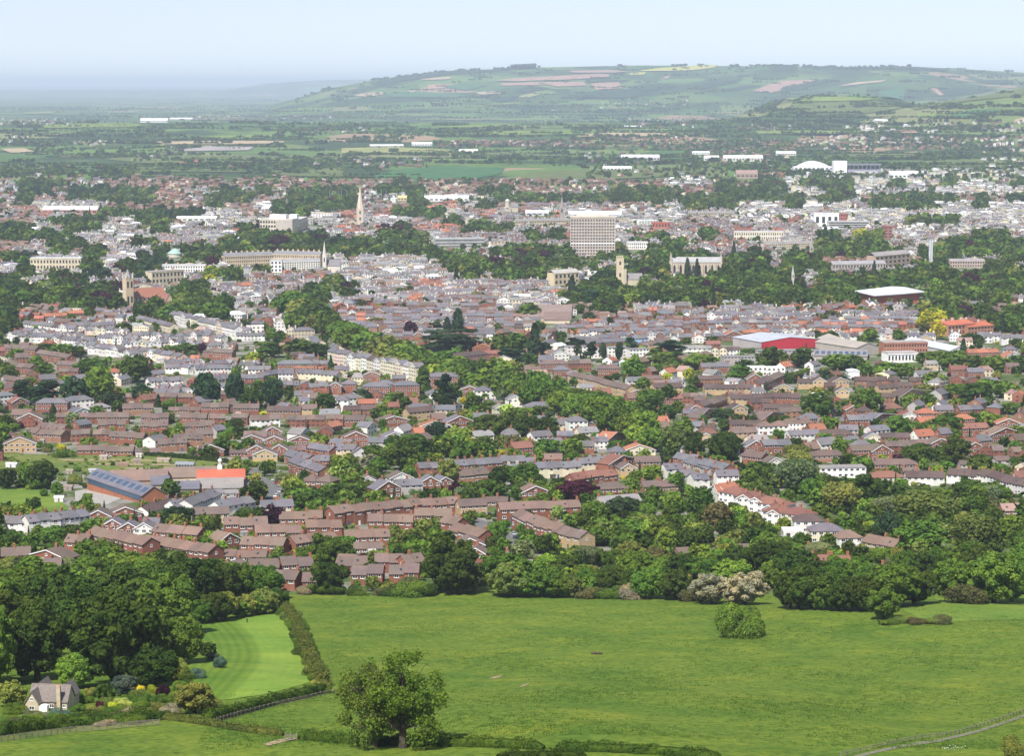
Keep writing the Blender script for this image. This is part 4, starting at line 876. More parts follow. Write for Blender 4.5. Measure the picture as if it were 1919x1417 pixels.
TT('B', '''655 215 62 150 column pine; 594 210 44 100 column pine; 620 290 330 110 flat pine; 535 200 80 70 flat pine; 390 210 90 80 broad copper; 1085 340 110 190 cone pine; 980 300 130 120 broad dark; 900 330 110 130 broad dark; 960 350 160 70 flat pine; 870 160 40 40 cone pine; 1140 330 80 90 broad pine; 460 550 72 170 column dark; 
575 660 120 240 flat pine; 1060 120 130 90 broad mid; 1300 280 110 60 flat pine; 1400 350 80 110 flat pine; 1330 340 40 90 sparse pine; 1470 340 40 100 sparse pine; 1560 350 44 110 sparse pine; 1620 330 80 110 flat pine; 1840 320 170 90 flat pine; 1310 215 60 50 broad mid; 1490 215 50 40 broad dark; 1210 240 36 60 cone pine; 1760 340 100 60 broad dark;
60 290 190 140 broad mid; 150 330 180 150 broad mid; 0 230 150 110 broad mid; 310 350 190 130 broad mid; 400 380 160 120 broad mid; 460 400 110 110 broad light; 560 420 180 120 broad mid; 660 440 170 110 broad mid; 760 480 160 130 broad dark; 870 520 220 180 broad mid; 960 500 120 160 broad olive; 980 570 150 140 broad dark; 1080 580 200 170 broad mid; 1200 590 170 130 broad mid; 
1310 650 170 150 broad mid; 1440 640 160 120 broad mid; 1540 720 210 170 broad mid; 1690 800 190 180 broad light; 1600 670 130 100 broad mid; 1730 850 130 120 broad mid; 1880 880 200 170 broad olive; 1740 640 140 150 broad mid; 1830 600 120 110 broad dark; 1640 460 160 130 broad mid; 1830 462 62 74 bush yellow; 1870 400 110 70 broad dark; 1800 380 120 80 broad dark; 1700 520 100 80 broad light; 1880 640 90 60 bush dark;
930 660 84 74 broad lime; 740 640 110 100 broad dark; 680 630 50 80 broad yellow; 920 590 80 110 broad grey; 830 650 90 80 broad mid; 590 600 150 110 broad dark; 540 800 140 110 broad pine; 330 640 120 100 broad dark; 230 700 120 100 broad dark; 120 590 100 90 broad pine; 60 720 40 60 bush yellow; 660 830 160 110 broad light; 560 880 130 110 broad mid; 400 900 210 150 broad dark; 290 900 120 90 broad light; 
820 800 240 150 broad dark; 950 780 200 150 broad dark; 1050 800 200 150 broad dark; 1150 790 160 120 broad dark; 720 870 140 90 broad light; 800 880 120 90 broad dark; 970 860 90 100 broad brown; 1040 870 80 90 broad olive; 1150 870 130 90 broad mid; 1290 880 150 90 broad mid; 1340 850 130 90 broad dark; 880 880 90 50 bush yellow; 1120 680 120 80 broad dark; 1000 690 160 80 broad mid; 170 900 130 80 broad dark; 60 890 110 80 broad mid;
240 230 110 40 bush mid; 200 155 120 50 broad olive; 110 280 70 60 broad dark; 440 200 100 50 bush mid; 210 440 100 50 bush mid; 150 450 70 40 bush olive; 60 440 90 50 bush olive; 700 480 40 50 broad dark''', zone='along the lime avenue')
TT('C', '''60 130 0 0 broad mid; 835 120 90 60 broad brown; 760 130 70 50 broad dark; 120 100 80 40 broad dark; 1430 230 90 95 broad yellow; 1370 200 90 60 broad brown; 740 230 80 60 broad dark; 820 240 90 60 broad dark; 1050 240 90 70 broad mid; 1210 240 70 70 broad mid; 170 250 90 40 broad dark; 20 260 60 40 broad dark; 410 300 180 30 bush dark; 700 300 130 30 bush dark;
500 400 180 120 broad dark; 670 390 120 110 broad dark; 350 420 120 80 broad dark; 330 480 130 110 broad mid; 100 400 190 90 broad mid; 30 460 60 70 broad yellow; 640 470 190 90 bush dark; 740 470 180 90 bush pine; 860 480 160 80 bush pine; 560 470 120 70 bush dark; 690 450 50 40 bush yellow; 870 400 160 90 broad mid; 960 390 110 80 broad dark; 1030 440 100 80 broad mid; 1140 430 120 80 broad mid; 1230 430 130 70 broad mid; 
1575 320 60 90 cone pine; 1620 250 120 60 broad dark; 1400 380 190 90 broad mid; 1520 400 200 110 broad mid; 1640 410 170 90 broad dark; 1760 410 180 90 broad mid; 1880 400 150 90 broad dark; 1870 280 80 60 broad dark; 1320 470 60 40 bush lime; 1420 500 130 90 broad mid; 1640 590 200 120 broad dark; 1530 560 150 90 broad mid; 1720 520 130 70 broad mid; 1820 560 150 90 broad mid; 1430 560 130 70 broad brown; 1430 600 50 40 bush yellow; 1385 610 40 40 bush yellow; 
755 680 190 150 broad dark; 1035 660 190 160 broad mid; 920 650 130 90 broad dark; 960 660 52 70 bush yellow; 210 650 60 50 bush lime; 215 690 120 80 broad pine; 240 740 50 70 bush yellow; 210 780 80 50 bush yellow; 250 640 50 40 bush copper; 720 700 80 50 broad copper; 1200 640 60 90 cone pine; 1260 640 90 60 bush mid; 1340 520 80 60 bush olive; 830 740 120 80 broad mid; 1090 780 60 60 bush dark; 
1210 770 190 110 broad mid; 1480 780 200 130 broad mid; 1400 790 130 90 broad light; 1330 740 120 90 bush mid; 1740 720 130 70 broad light; 1830 650 110 70 broad mid; 1880 780 100 70 broad mid; 1830 830 110 60 broad dark; 1660 830 120 70 bush mid; 860 840 150 70 broad mid; 950 870 130 80 broad mid; 1050 830 90 60 bush mid; 700 850 120 60 bush mid; 640 900 190 90 weep olive; 230 880 210 140 broad dark; 60 880 130 130 broad dark; 10 800 110 130 broad mid; 130 790 110 60 broad dark;
340 820 90 50 bush mid; 480 840 80 40 bush mid; 640 560 60 40 bush olive; 770 500 40 40 bush dark; 560 550 60 40 bush mid; 600 640 80 40 bush mid; 300 560 60 40 bush mid; 80 500 60 40 bush copper; 730 530 60 40 bush copper; 1160 660 80 50 broad mid; 1000 760 100 50 bush mid; 1500 700 90 60 broad dark''', zone='on the right hand slope of the town')
# ------------------------------------------------------------------ wood, belts and foreground trees
WOOD = [('broad', 'dark', 58), ('broad', 'mid', 26), ('broad', 'olive', 6), ('broad', 'brown', 4), ('broad', 'pine', 8)]
for (x, y, w, h, tone) in [(70,1275,135,150,'dark'),(215,1285,165,175,'dark'),(160,1240,140,150,'dark'),(265,1255,120,140,'dark'),(20,1235,120,130,'dark'),(110,1190,140,130,'dark'),(230,1180,150,130,'dark'),(30,1165,130,100,'mid'),(310,1190,110,120,'mid'),
                           (150,1150,130,90,'mid'),(60,1138,130,84,'mid'),(250,1145,120,84,'mid'),(350,1145,120,105,'dark'),(-15,1290,90,160,'mid'),(400,1140,90,90,'dark'),(440,1135,90,80,'mid'),(490,1125,80,70,'mid'),(290,1290,90,80,'dark')]:
    TP(x, y, w, h, 'broad', tone, hand=True, zone='in the wood behind the stone cottage')
TP(342, 1243, 82, 88, 'broad', 'mid', hand=True, zone='at the corner of the mown lawn')
TP(142, 1290, 72, 70, 'broad', 'light', hand=True, label='round bright green tree standing close behind the stone cottage')
TP(305, 1165, 42, 48, 'broad', 'blossom', hand=True, label='pinkish blossoming tree rising among dark crowns of the wood')
belt([(0,1112),(130,1108),(260,1104),(400,1106),(520,1112)], 13, 60, 36, rows=1, var=.18, zone='along the upper edge of the wood')
for (x, y, w, h, tone, kind) in [(390,1235,30,34,'dark','broad'),(412,1253,28,34,'blue','bush'),(372,1272,32,24,'blue','bush'),(398,1240,26,26,'blue','bush'),(325,1275,44,42,'olive','bush'),(308,1308,30,38,'copper','bush'),(290,1300,30,22,'yellow','bush'),(235,1305,46,44,'blue','broad'),(262,1315,44,30,'olive','bush'),
      (365,1338,78,62,'olive','broad'),(320,1340,46,34,'blossom','bush'),(278,1325,40,36,'mid','bush'),(200,1325,36,32,'olive','bush'),(185,1330,16,22,'copper','bush'),(160,1318,34,26,'mid','bush'),(20,1325,60,52,'olive','broad'),(255,1300,34,22,'yellow','bush'),(335,1300,40,34,'light','bush'),(230,1325,36,24,'lime','bush'),(345,1275,40,30,'mid','bush'),(215,1330,30,20,'yellow','bush')]:
    TP(x, y, w, h, kind, tone, hand=True, zone='in the cottage garden')
AV = [('broad','mid',20),('broad','light',12),('broad','dark',8),('broad','olive',4)]
belt([(540,588),(600,622),(660,655),(720,682),(800,708),(880,728)], 26, 46, 38, AV, zone='along the lime avenue')
belt([(880,728),(960,752),(1040,775),(1110,800),(1180,826),(1230,850)], 17, 56, 48, AV, zone='along the lime avenue')
for (x, y, w, h, tone, kind) in [(150,1334,34,22,'mid','bush'),(178,1338,36,24,'olive','bush'),(205,1342,40,26,'mid','bush'),(232,1340,40,28,'light','bush'),(262,1338,44,30,'mid','bush'),(295,1336,40,30,'olive','bush'),(340,1322,50,40,'mid','bush'),(300,1322,40,32,'mid','bush'),(28,1338,44,26,'mid','bush'),(60,1342,40,16,'grey','bush'),(112,1342,44,18,'blue','bush'),(240,1322,40,32,'light','bush'),(150,1318,30,26,'dark','bush'),(195,1316,40,34,'dark','broad'),(170,1306,30,26,'olive','bush'),(368,1312,40,26,'mid','bush'),(395,1330,44,30,'olive','bush'),(330,1262,44,40,'olive','bush'),(345,1288,30,24,'mid','bush')]:
    TP(x, y, w, h, kind, tone, hand=True, zone='in the cottage garden')
belt([(366,1172),(420,1162),(470,1154),(522,1147)], 9, 50, 48, WOOD, zone='at the top edge of the lawn')
HEDGE = [('bush', 'mid', 40), ('bush', 'dark', 26), ('bush', 'olive', 26), ('bush', 'brown', 8), ('bush', 'light', 8), ('bush', 'blossom', 3)]
belt([(5,1372),(60,1362),(130,1362),(200,1358),(270,1352),(305,1346)], 15, 40, 33, HEDGE, 2, 12, var=.2, zone='in the roadside hedge below the cottage')
belt([(390,1352),(440,1338),(500,1322),(560,1308),(612,1296)], 13, 40, 30, HEDGE, 1, var=.2, zone='in the hedge along the lane fence')
belt([(522,1140),(540,1155),(556,1180),(566,1205),(578,1235),(590,1262),(606,1290)], 26, 40, 38, HEDGE, 1, 8, 6, var=.22, zone='in the tall hedge between lawn and meadow')
belt([(565,1113),(700,1116),(800,1118)], 9, 50, 48, [('bush','mid',20),('bush','dark',20),('broad','mid',10),('bush','brown',6),('bush','blossom',5)], zone='at the far edge of the meadow')
belt([(930,1119),(1010,1119),(1100,1121),(1200,1122),(1300,1126)], 12, 56, 52, [('broad','mid',24),('broad','olive',12),('bush','mid',10),('bush','blossom',5),('broad','dark',12),('bush','brown',7)], zone='at the far edge of the meadow')
belt([(820,1095),(960,1085),(1090,1090),(1210,1095),(1330,1098)], 12, 62, 48, zone='in the belt behind the meadow')
belt([(1330,1132),(1420,1134)], 3, 62, 52, [('broad','blossom',5)], zone='at the far edge of the meadow')
belt([(1460,1138),(1540,1143),(1620,1146)], 7, 80, 66, [('broad','mid',12),('broad','dark',16)], zone='under the near end of the white gables')
belt([(1650,1140),(1760,1128),(1840,1130),(1930,1132)], 6, 84, 80, [('broad','mid',16),('broad','dark',10),('bush','brown',2)], zone='beyond the crest of the right hand field')
belt([(1340,1104),(1460,1100),(1560,1104),(1660,1105),(1790,1095),(1900,1090)], 12, 66, 46, zone='in the belt behind the meadow')
belt([(1120,1060),(1260,1065),(1380,1070),(1460,1060),(1560,1050)], 11, 56, 40, zone='in the gardens below the white gables')
belt([(1120,1010),(1200,1015),(1290,1020),(1330,1005)], 8, 52, 36, zone='in the gardens below the white gables')
belt([(0,1078),(120,1080),(260,1082),(400,1090)], 10, 52, 32, zone='in front of the brick terraces above the wood')
TP(1288, 1120, 60, 34, 'bush', 'mid', hand=True, zone='at the meadow edge by the pale blossom')
TP(1656, 1161, 60, 56, 'broad', 'mid', hand=True, label='small round tree at the hedge end by the field crest')
belt([(1640,1173),(1690,1168),(1730,1170),(1775,1169)], 7, 34, 27, [('bush','olive',5),('bush','mid',5),('bush','brown',3)], zone='in the short hedge by the field crest')
TP(1388, 1195, 88, 86, 'bush', 'mid', hand=True, lod=0, label='lone rounded bush standing out in the middle of the meadow', name='lone_bush')
TP(1902, 1424, 62, 62, 'bush', 'olive', hand=True, lod=0, label='dark bush cut off by the lower right corner', name='corner_bush')

for (x, y, w, h, kind, tone) in [(1263,520,10,44,'column','pine'),(1288,522,9,38,'column','pine'),(1306,522,9,36,'column','pine'),(1375,492,16,36,'cone','pine'),(1547,463,12,38,'column','pine'),(1536,464,16,30,'cone','pine'),(1558,464,16,32,'cone','pine'),(1638,524,14,36,'cone','pine'),(50,524,20,38,'cone','pine'),(379,484,10,36,'column','dark'),(1072,572,28,54,'cone','pine'),(855,535,18,34,'cone','pine'),
                                 (930,510,40,30,'broad','copper'),(523,474,38,34,'broad','copper'),(1408,512,34,28,'broad','copper'),(1818,548,32,38,'broad','copper'),(1514,490,22,18,'broad','copper'),(1575,490,30,16,'broad','copper'),(206,586,28,34,'broad','copper'),(148,560,40,30,'broad','copper'),(218,516,22,20,'broad','copper'),(722,436,26,18,'broad','copper'),(1027,458,22,10,'broad','copper'),(1375,570,24,22,'broad','copper')]:
    TP(x, y, w, h, kind, tone, hand=True)
# ------------------------------------------------------------------ field, lawn, roads
drape('mown_lawn', [(366,1168),(430,1158),(505,1150),(528,1154),(540,1180),(560,1222),(582,1280),(500,1302),(415,1314),(352,1292),(340,1262),(352,1245),(395,1225),(376,1195)], M['lawn'], .10, 40, 24)
drape('playing_field', [(-30,914),(60,911),(110,930),(135,962),(60,972),(-30,974)], M['pitch'], .12, 20, 20)
drape('allotment_field', [(-40,850),(100,852),(300,854),(420,866),(400,884),(200,886),(60,882),(-40,882)], M['plot'], .10, 16, 30)
drape('side_field', [(1688,1142),(1705,1131),(1800,1128),(1960,1132),(1960,1160),(1780,1166),(1730,1164)], M['pitch'], .10, 24, 20)
drape('cul_de_sac_road', [T('E',*p) for p in [(690,452),(740,448),(800,470),(880,505),(960,560),(1010,620),(990,680),(960,690),(940,610),(880,560),(800,530),(720,480)]], M['tarmac'], .10, 26, 8)
drape('junction_road', [T('D',*p) for p in [(1380,190),(1450,178),(1470,215),(1540,250),(1590,290),(1605,350),(1600,375),(1520,375),(1495,300),(1460,240),(1400,210)]], M['tarmac'], .10, 26, 8)
drape('estate_road', [T('C',*p) for p in [(1380,285),(1440,250),(1500,240),(1480,290),(1400,310)]], M['tarmac'], .15, 10, 8)
drape('yard', [T('D',*p) for p in [(420,300),(560,290),(600,300),(690,340),(600,380),(470,385),(425,360)]], M['paving'], .12, 14, 10)
drape('bare_patch', [(972,1290),(982,1284),(993,1281),(988,1285),(978,1289)], M['soil'], .10, 5, 6)
drape('bare_patch', [(916,1273),(926,1269),(942,1267),(938,1270),(926,1273)], M['soil'], .10, 5, 6)
drape('trodden_path', [(486,1398),(520,1388),(548,1383),(560,1386),(540,1390),(505,1399)], M['soil'], .10, 6, 8)
for k, (y0, y1) in enumerate([(861, 864), (869, 872), (877, 880)]):
    drape('allotment_bed', [(110 + 60*k, y0), (280 + 40*k, y0+1), (300 + 40*k, y1+1), (120 + 60*k, y1)], M['soil'], .16, 4, 10)
FC = {'pink': (.34, .215, .16), 'tan': (.38, .30, .19), 'rape': (.42, .40, .09), 'pale': (.25, .26, .10), 'green': (.075, .15, .035), 'teal': (.05, .13, .05), 'lime': (.16, .22, .05), 'grey': (.30, .27, .25), 'wood': (.028, .052, .022), 'olive': (.11, .14, .05)}
FM = {k: plain('field_' + k, c, .95, .28, .02, .05) for k, c in FC.items()}
def fields(t, txt):
    for ln in txt.strip().split(';'):
        q = ln.split()
        if len(q) < 4: continue
        poly = [T(t, *map(float, p.split(','))) for p in q[1:]]
        x, y, z = at(*poly[0])
        drape('ploughed_field' if q[0] in ('pink', 'tan') else 'rape_field' if q[0] == 'rape' else 'woodland' if q[0] == 'wood' else 'pasture', poly, FM[q[0]], 1.2 + max(0, y - 4000)/2200, 10, 22)
fields('b', '''pink 858,156 1000,141 1250,128 1450,118 1510,119 1500,136 1290,150 1000,160; pink 1280,101 1500,97 1620,104 1530,112 1300,112; pink 890,172 1100,165 1130,182 905,185; pink 1105,166 1360,163 1380,184 1210,190;
pink 1400,171 1560,165 1578,200 1430,208; tan 435,150 520,140 618,135 605,149 500,153; pink 482,180 590,175 580,200 490,203; tan 375,214 418,210 410,220 380,221; pale 970,249 1110,220 1120,234 1050,252; tan 70,240 150,222 240,220 230,236 120,247; tan 750,222 860,216 900,228 780,236;
rape 1614,116 1715,108 1700,122 1620,125; rape 1668,100 1800,84 1930,77 1930,100 1700,103; pink 1805,138 1850,126 1830,150; teal 230,235 400,215 720,238 640,252 300,250; teal 560,190 700,170 820,180 700,212; lime 800,286 1000,280 1005,291 815,293; lime 535,412 960,405 975,416 540,420;
lime 700,455 880,440 1290,436 1300,458 760,463; teal 180,690 320,655 560,636 920,640 900,680 700,716 400,722 200,718; olive 860,712 1100,668 1500,648 1900,640 1920,690 1400,716; pale 0,535 300,530 620,545 600,560 0,565; tan 1310,462 1500,450 1840,452 1830,468 1330,470; olive 640,565 900,560 1300,575 1000,585; 
wood 140,170 330,130 520,108 700,95 900,92 880,104 600,122 380,150 200,185; wood 940,80 1090,70 1100,90 960,92; wood 830,262 960,240 1000,262 900,278; wood 960,215 1060,185 1180,200 1030,222; wood 1330,168 1500,150 1640,150 1560,166; wood 1230,250 1420,215 1600,205 1750,225 1600,255; wood 1600,190 1800,170 1900,190 1700,215''')
fields('c', '''rape -10,100 -10,78 100,68 200,66 180,82 60,98; pink 378,222 470,182 560,156 750,150 700,170 560,190 540,224; wood 540,220 570,190 700,170 810,145 830,160 700,195 620,215; tan 860,190 960,168 1140,152 1130,162 960,180; lime 560,262 700,248 900,250 1090,262 1000,272 700,278;
pink 1390,200 1420,196 1470,240 1440,240; wood 480,75 640,70 640,98 500,102; wood 640,76 1000,72 1230,74 1500,95 1480,104 1200,90 700,84; wood 0,200 160,165 340,140 300,165 100,205; wood 180,215 380,180 440,185 260,215; wood 1420,205 1560,195 1760,205 1600,235 1440,240; wood 1640,155 1800,150 1880,165 1700,172;
wood 400,310 470,260 560,232 600,236 520,300 430,335; olive 600,300 640,262 800,252 1080,268 1240,310 1000,345 760,350; wood 930,275 1000,262 1060,285 1000,294; olive 1280,300 1500,262 1740,215 1920,190 1920,240 1600,270 1300,320; teal 1460,365 1600,325 1800,312 1780,340 1600,370; lime 1310,340 1500,335 1440,362 1320,362; tan 1855,395 1870,372 1925,362 1925,398; teal 1100,215 1250,195 1240,265 1120,255;
olive 780,578 1000,568 1500,566 1510,592 1140,598 800,598; olive 1130,612 1400,606 1920,600 1920,640 1500,640 1130,640; lime 400,440 700,432 1200,440 900,455 420,456; pink 1100,436 1300,432 1320,450 1110,452; olive 0,650 100,645 225,660 215,700 0,700; tan 222,655 240,650 246,672 228,697 222,695 236,672''')
fields('a', '''tan 860,500 1200,494 1600,495 1590,508 1300,514 920,514; grey 940,528 1150,522 1430,526 1400,548 1000,554; tan 0,540 130,535 200,556 60,562; tan 330,578 520,572 510,584 345,586; lime 240,408 420,400 880,404 700,418 250,422; lime 1560,320 1720,316 1730,324 1570,326; lime 130,334 310,330 300,342 140,345; olive 560,595 900,580 1400,575 1900,580 1900,610 800,620;
lime 1130,470 1500,460 1580,470 1300,485; olive 0,640 300,628 420,632 200,655 0,652; olive 1510,665 1700,650 1930,648 1930,700 1600,690; lime 880,515 930,512 940,560 860,560; pale 430,500 620,492 700,500 450,510; olive 700,640 1100,650 1400,655 1380,670 760,668''')
# ------------------------------------------------------------------ the big tree, hedges and fences near the camera
NLEAF[-1] = (15500, .12)
TP(705, 1400, 158, 178, 'oak', 'light', hand=True, lod=-1, label='tall thin-leaved tree on the left of the big foreground pair', name='meadow_tree')
TP(755, 1403, 180, 190, 'oak', 'mid', hand=True, lod=-1, label='broad fuller tree on the right of the big foreground pair', name='meadow_tree')
TREES[-1].update(var=2, rz=2.1); TREES[-2].update(var=5, rz=.6); TREES[-1]['col'] = (.115, .185, .026); TREES[-2]['col'] = (.125, .18, .034)
def hedge(path, h, w, label, tone='mid', name='clipped_hedge', dens=34, leaf=.16):
    P = np.array([at(*p) for p in path]); sl = np.r_[0, np.cumsum(np.linalg.norm(P[1:, :2] - P[:-1, :2], axis=1))]; Ln = sl[-1]
    rs = np.random.RandomState(len(label)); m = int(Ln * (2*h + w) * dens * .5)
    t = rs.uniform(0, Ln, m); x = np.interp(t, sl, P[:, 0]); y = np.interp(t, sl, P[:, 1])
    i = np.clip(np.searchsorted(sl, t) - 1, 0, len(P) - 2); d = P[i+1, :2] - P[i, :2]; d /= np.linalg.norm(d, axis=1)[:, None]; nx, ny = -d[:, 1], d[:, 0]
    hh = h * np.clip(np.minimum(t, Ln - t)/2.5 + .35, 0, 1) * (1 + .16*np.sin(t*.8) + .12*np.sin(t*2.1 + 1) + .1*np.sin(t*.23)); a = rs.uniform(-1, 1, m); e = rs.rand(m)
    top = e < .45; s = np.where(top, a, np.sign(a)) * w/2 * (1 + .15*np.sin(t*1.3)); zz = np.where(top, hh, rs.rand(m)*hh) + rs.normal(size=m)*.05
    Pp = np.stack([x + nx*s, y + ny*s, ground(x, y) + zz], -1); nr_ = np.stack([nx*np.sign(a)*(~top), ny*np.sign(a)*(~top), .25 + top*1.], -1)
    V, Q = sprays(rs, Pp, nr_, leaf, .6)
    # a dense core, so that no light comes through
    K = int(Ln/1.5) + 2; tt = np.linspace(0, Ln, K); cx, cy = np.interp(tt, sl, P[:, 0]), np.interp(tt, sl, P[:, 1]); dd = np.gradient(np.stack([cx, cy], -1), axis=0); dd /= np.linalg.norm(dd, axis=1)[:, None]
    g = ground(cx, cy); ring = [(-.42, -.4), (-.42, .86*h), (.42, .86*h), (.42, -.4)]
    tap = np.clip(np.minimum(tt, Ln - tt)/2.5 + .3, 0, 1); ring_z = lambda r, k: r[1]*(tap[k] if r[1] > 0 else 1)
    C = np.array([[(cx[k] - dd[k, 1]*r[0]*w, cy[k] + dd[k, 0]*r[0]*w, g[k] + ring_z(r, k)) for r in ring] for k in range(K)]).reshape(-1, 3)
    q2 = [(k*4 + r, k*4 + (r+1) % 4, (k+1)*4 + (r+1) % 4, (k+1)*4 + r) for k in range(K-1) for r in range(4)]
    V, Q = np.vstack([V, C]), np.vstack([Q, np.array(q2) + len(V)])
    o = link(name, np_mesh(name, V, Q, M['leaf']), color=TONES[tone][0]); tag(o, label, 'hedge')
hedge([(308,1349),(350,1354),(400,1362),(470,1374),(530,1380)], 1.3, 1.5, 'low clipped hedge running from the lane corner to the wooden stile', 'olive')
hedge([(563,1386),(640,1394),(720,1397),(800,1398),(900,1400),(1018,1405)], 1.7, 2.0, 'long dark hedge passing behind the big foreground trees', 'mid')
hedge([(1040,1406),(1150,1410),(1260,1416),(1350,1424)], 1.5, 2.0, 'dark hedge at the bottom of the meadow right of the gap', 'mid')
hedge([(930,1424),(1020,1421),(1100,1423)], 1.3, 1.6, 'short piece of nearer hedge cut by the bottom edge', 'dark')
hedge([(225,852),(300,856),(370,862),(430,868)], 2.0, 2.2, 'low dark hedge along the top of the allotments', 'dark', leaf=.4, dens=10)
hedge([(0,975),(40,976),(90,973),(130,966)], 1.8, 1.6, 'thin hedge below the playing field behind the white houses', 'dark', leaf=.4, dens=10)
hedge([(524,1142),(540,1157),(556,1182),(566,1207),(578,1237),(590,1264),(604,1288)], 3.2, 3.0, 'tall continuous hedge between the mown lawn and the meadow', 'olive', 'field_hedge', 26, .2)
hedge([(385,1356),(440,1341),(500,1325),(560,1311),(610,1298)], 2.2, 2.0, 'dark hedge along the lane fence below the mown lawn', 'mid', 'field_hedge', 30, .17)
hedge([(-8,1380),(60,1370),(140,1362),(220,1357),(300,1350)], 2.2, 2.4, 'dark roadside hedge passing in front of the cottage garden', 'mid', 'field_hedge', 30, .17)
def fence(path, step, h, label, rails=(.45, .8, 1.12), cat='fence', mt='timber'):
    P = np.array([at(*p) for p in path]); sl = np.r_[0, np.cumsum(np.linalg.norm(P[1:, :2] - P[:-1, :2], axis=1))]; n = min(99, max(2, int(sl[-1] / step)))
    tt = np.linspace(0, sl[-1], n + 1); X, Y = np.interp(tt, sl, P[:, 0]), np.interp(tt, sl, P[:, 1]); Z = ground(X, Y)
    root = empty('post_and_rail_fence', (X[0], Y[0], Z[0]), 0, label, cat); o = np.array((X[0], Y[0], Z[0]))
    pd_ = MB().box(-.07, .07, -.07, .07, -.4, h).data('post', M[mt])
    for k in range(n + 1): link('post', pd_, root, loc=tuple(np.array((X[k], Y[k], Z[k])) - o))
    for r in rails:
        m = MB()
        for k in range(n): m.bar(np.array((X[k], Y[k] - .1, Z[k] + r)) - o, np.array((X[k+1], Y[k+1] - .1, Z[k+1] + r)) - o, .05, 4)
        m.build('rail', M[mt], root)
fence([(-8,1394),(60,1384),(140,1374),(220,1367),(300,1360)], 1.6, 1.35, 'grey paling fence along the lane below the cottage hedge', (.3, .55, .8, 1.05, 1.25))
fence([(400,1358),(450,1343),(520,1325),(580,1312),(636,1300)], 2.0, 1.3, 'grey post and rail fence below the hedge of the mown lawn')
fence([(1575,1420),(1640,1404),(1700,1391),(1760,1383),(1830,1366),(1880,1350),(1935,1330)], 2.6, 1.0, 'grey wire and post fence curving across the lower right slope', (.45, .85))
_tp = [(1575,1424),(1640,1408),(1700,1395),(1760,1387),(1830,1370),(1880,1354),(1935,1334)]
drape('grass_track', _tp + [(a, b + 5) for a, b in reversed(_tp)], plain('worn_track', (.17, .165, .11), 1, .3, .9), .08, 30, 4)
def stile():
    x, y, z = at(545, 1389); r = empty('wooden_stile', (x, y, z), .1, 'wooden stile where the trodden path meets the low hedge', 'stile')
    p = MB().box(-.09, .09, -.09, .09, -.3, 1.6).data('post', M['timber'])
    for a in (-1.1, 0, 1.1): link('post', p, r, loc=(a, 0, 0))
    MB().box(-1.2, 1.2, -.04, .04, 1.0, 1.16).box(-1.2, 1.2, -.04, .04, .55, .7).build('rail', M['timber'], r)
    MB().box(-.5, .5, -.6, .6, .3, .36).build('step', M['timber'], r)
stile()
def log():
    x, y, z = at(1119, 1227); m = MB(); m.bar((-1.6, 0, .3), (1.5, .2, .34), .34, 9, r1=.26); m.bar((.2, .1, .4), (.9, .5, .9), .12, 6, r1=.05)
    tag(m.build('fallen_log', M['bark'], loc=(x, y, z)), 'dark fallen log lying alone in the middle of the meadow', 'log')
log()
# white flower patch by the lower right fence: stuff
def flowers():
    rs = np.random.RandomState(4); V = []
    for _ in range(40):
        x, y, z = at(1786 + rs.normal()*14, 1404 + rs.normal()*2.2); V.append((x, y, z + .25))
    v, q = sprays(rs, np.array(V), np.tile([0, -.3, 1.], (len(V), 1)), .07); tag(link('white_flowers', np_mesh('white_flowers', v, q, M['trim'])), kind='stuff')
flowers()
# rough grass clumps standing in the meadow
def tufts():
    rs = np.random.RandomState(8); P = []
    px, py = rs.uniform(380, 1919, 34000), 1122 + 290*rs.rand(34000)**.8
    for a, b in zip(px, py):
        if a < 640 and b < 1310 and a < 600 + (b-1140)*.2: continue
        x, y, z = 0, 0, 0
        P.append((a, b))
    yy = np.array([depth_of_row(b) for a, b in P]); xx = np.array([ray(a, b)[0] for a, b in P]) * yy
    keep = np.sin(xx/9 + 2*np.sin(yy/23)) + np.sin(yy/13 + 1.7*np.sin(xx/31)) + rs.normal(size=len(xx))*1.3 > .75
    xx, yy = xx[keep], yy[keep]; n = len(xx); k = 6
    X = np.repeat(xx, k) + rs.normal(size=n*k)*.5; Y = np.repeat(yy, k) + rs.normal(size=n*k)*.25
    Pp = np.stack([X, Y, ground(X, Y) + rs.uniform(.02, .22, n*k)], -1); d = rs.normal(size=(n*k, 3))*.5 + (0, -.1, .8)
    V, Q = sprays(rs, Pp, d, .13, .45); tag(link('grass_tufts', np_mesh('grass_tufts', V, Q, M['leaf']), color=(.07, .135, .022)), kind='stuff')
tufts()
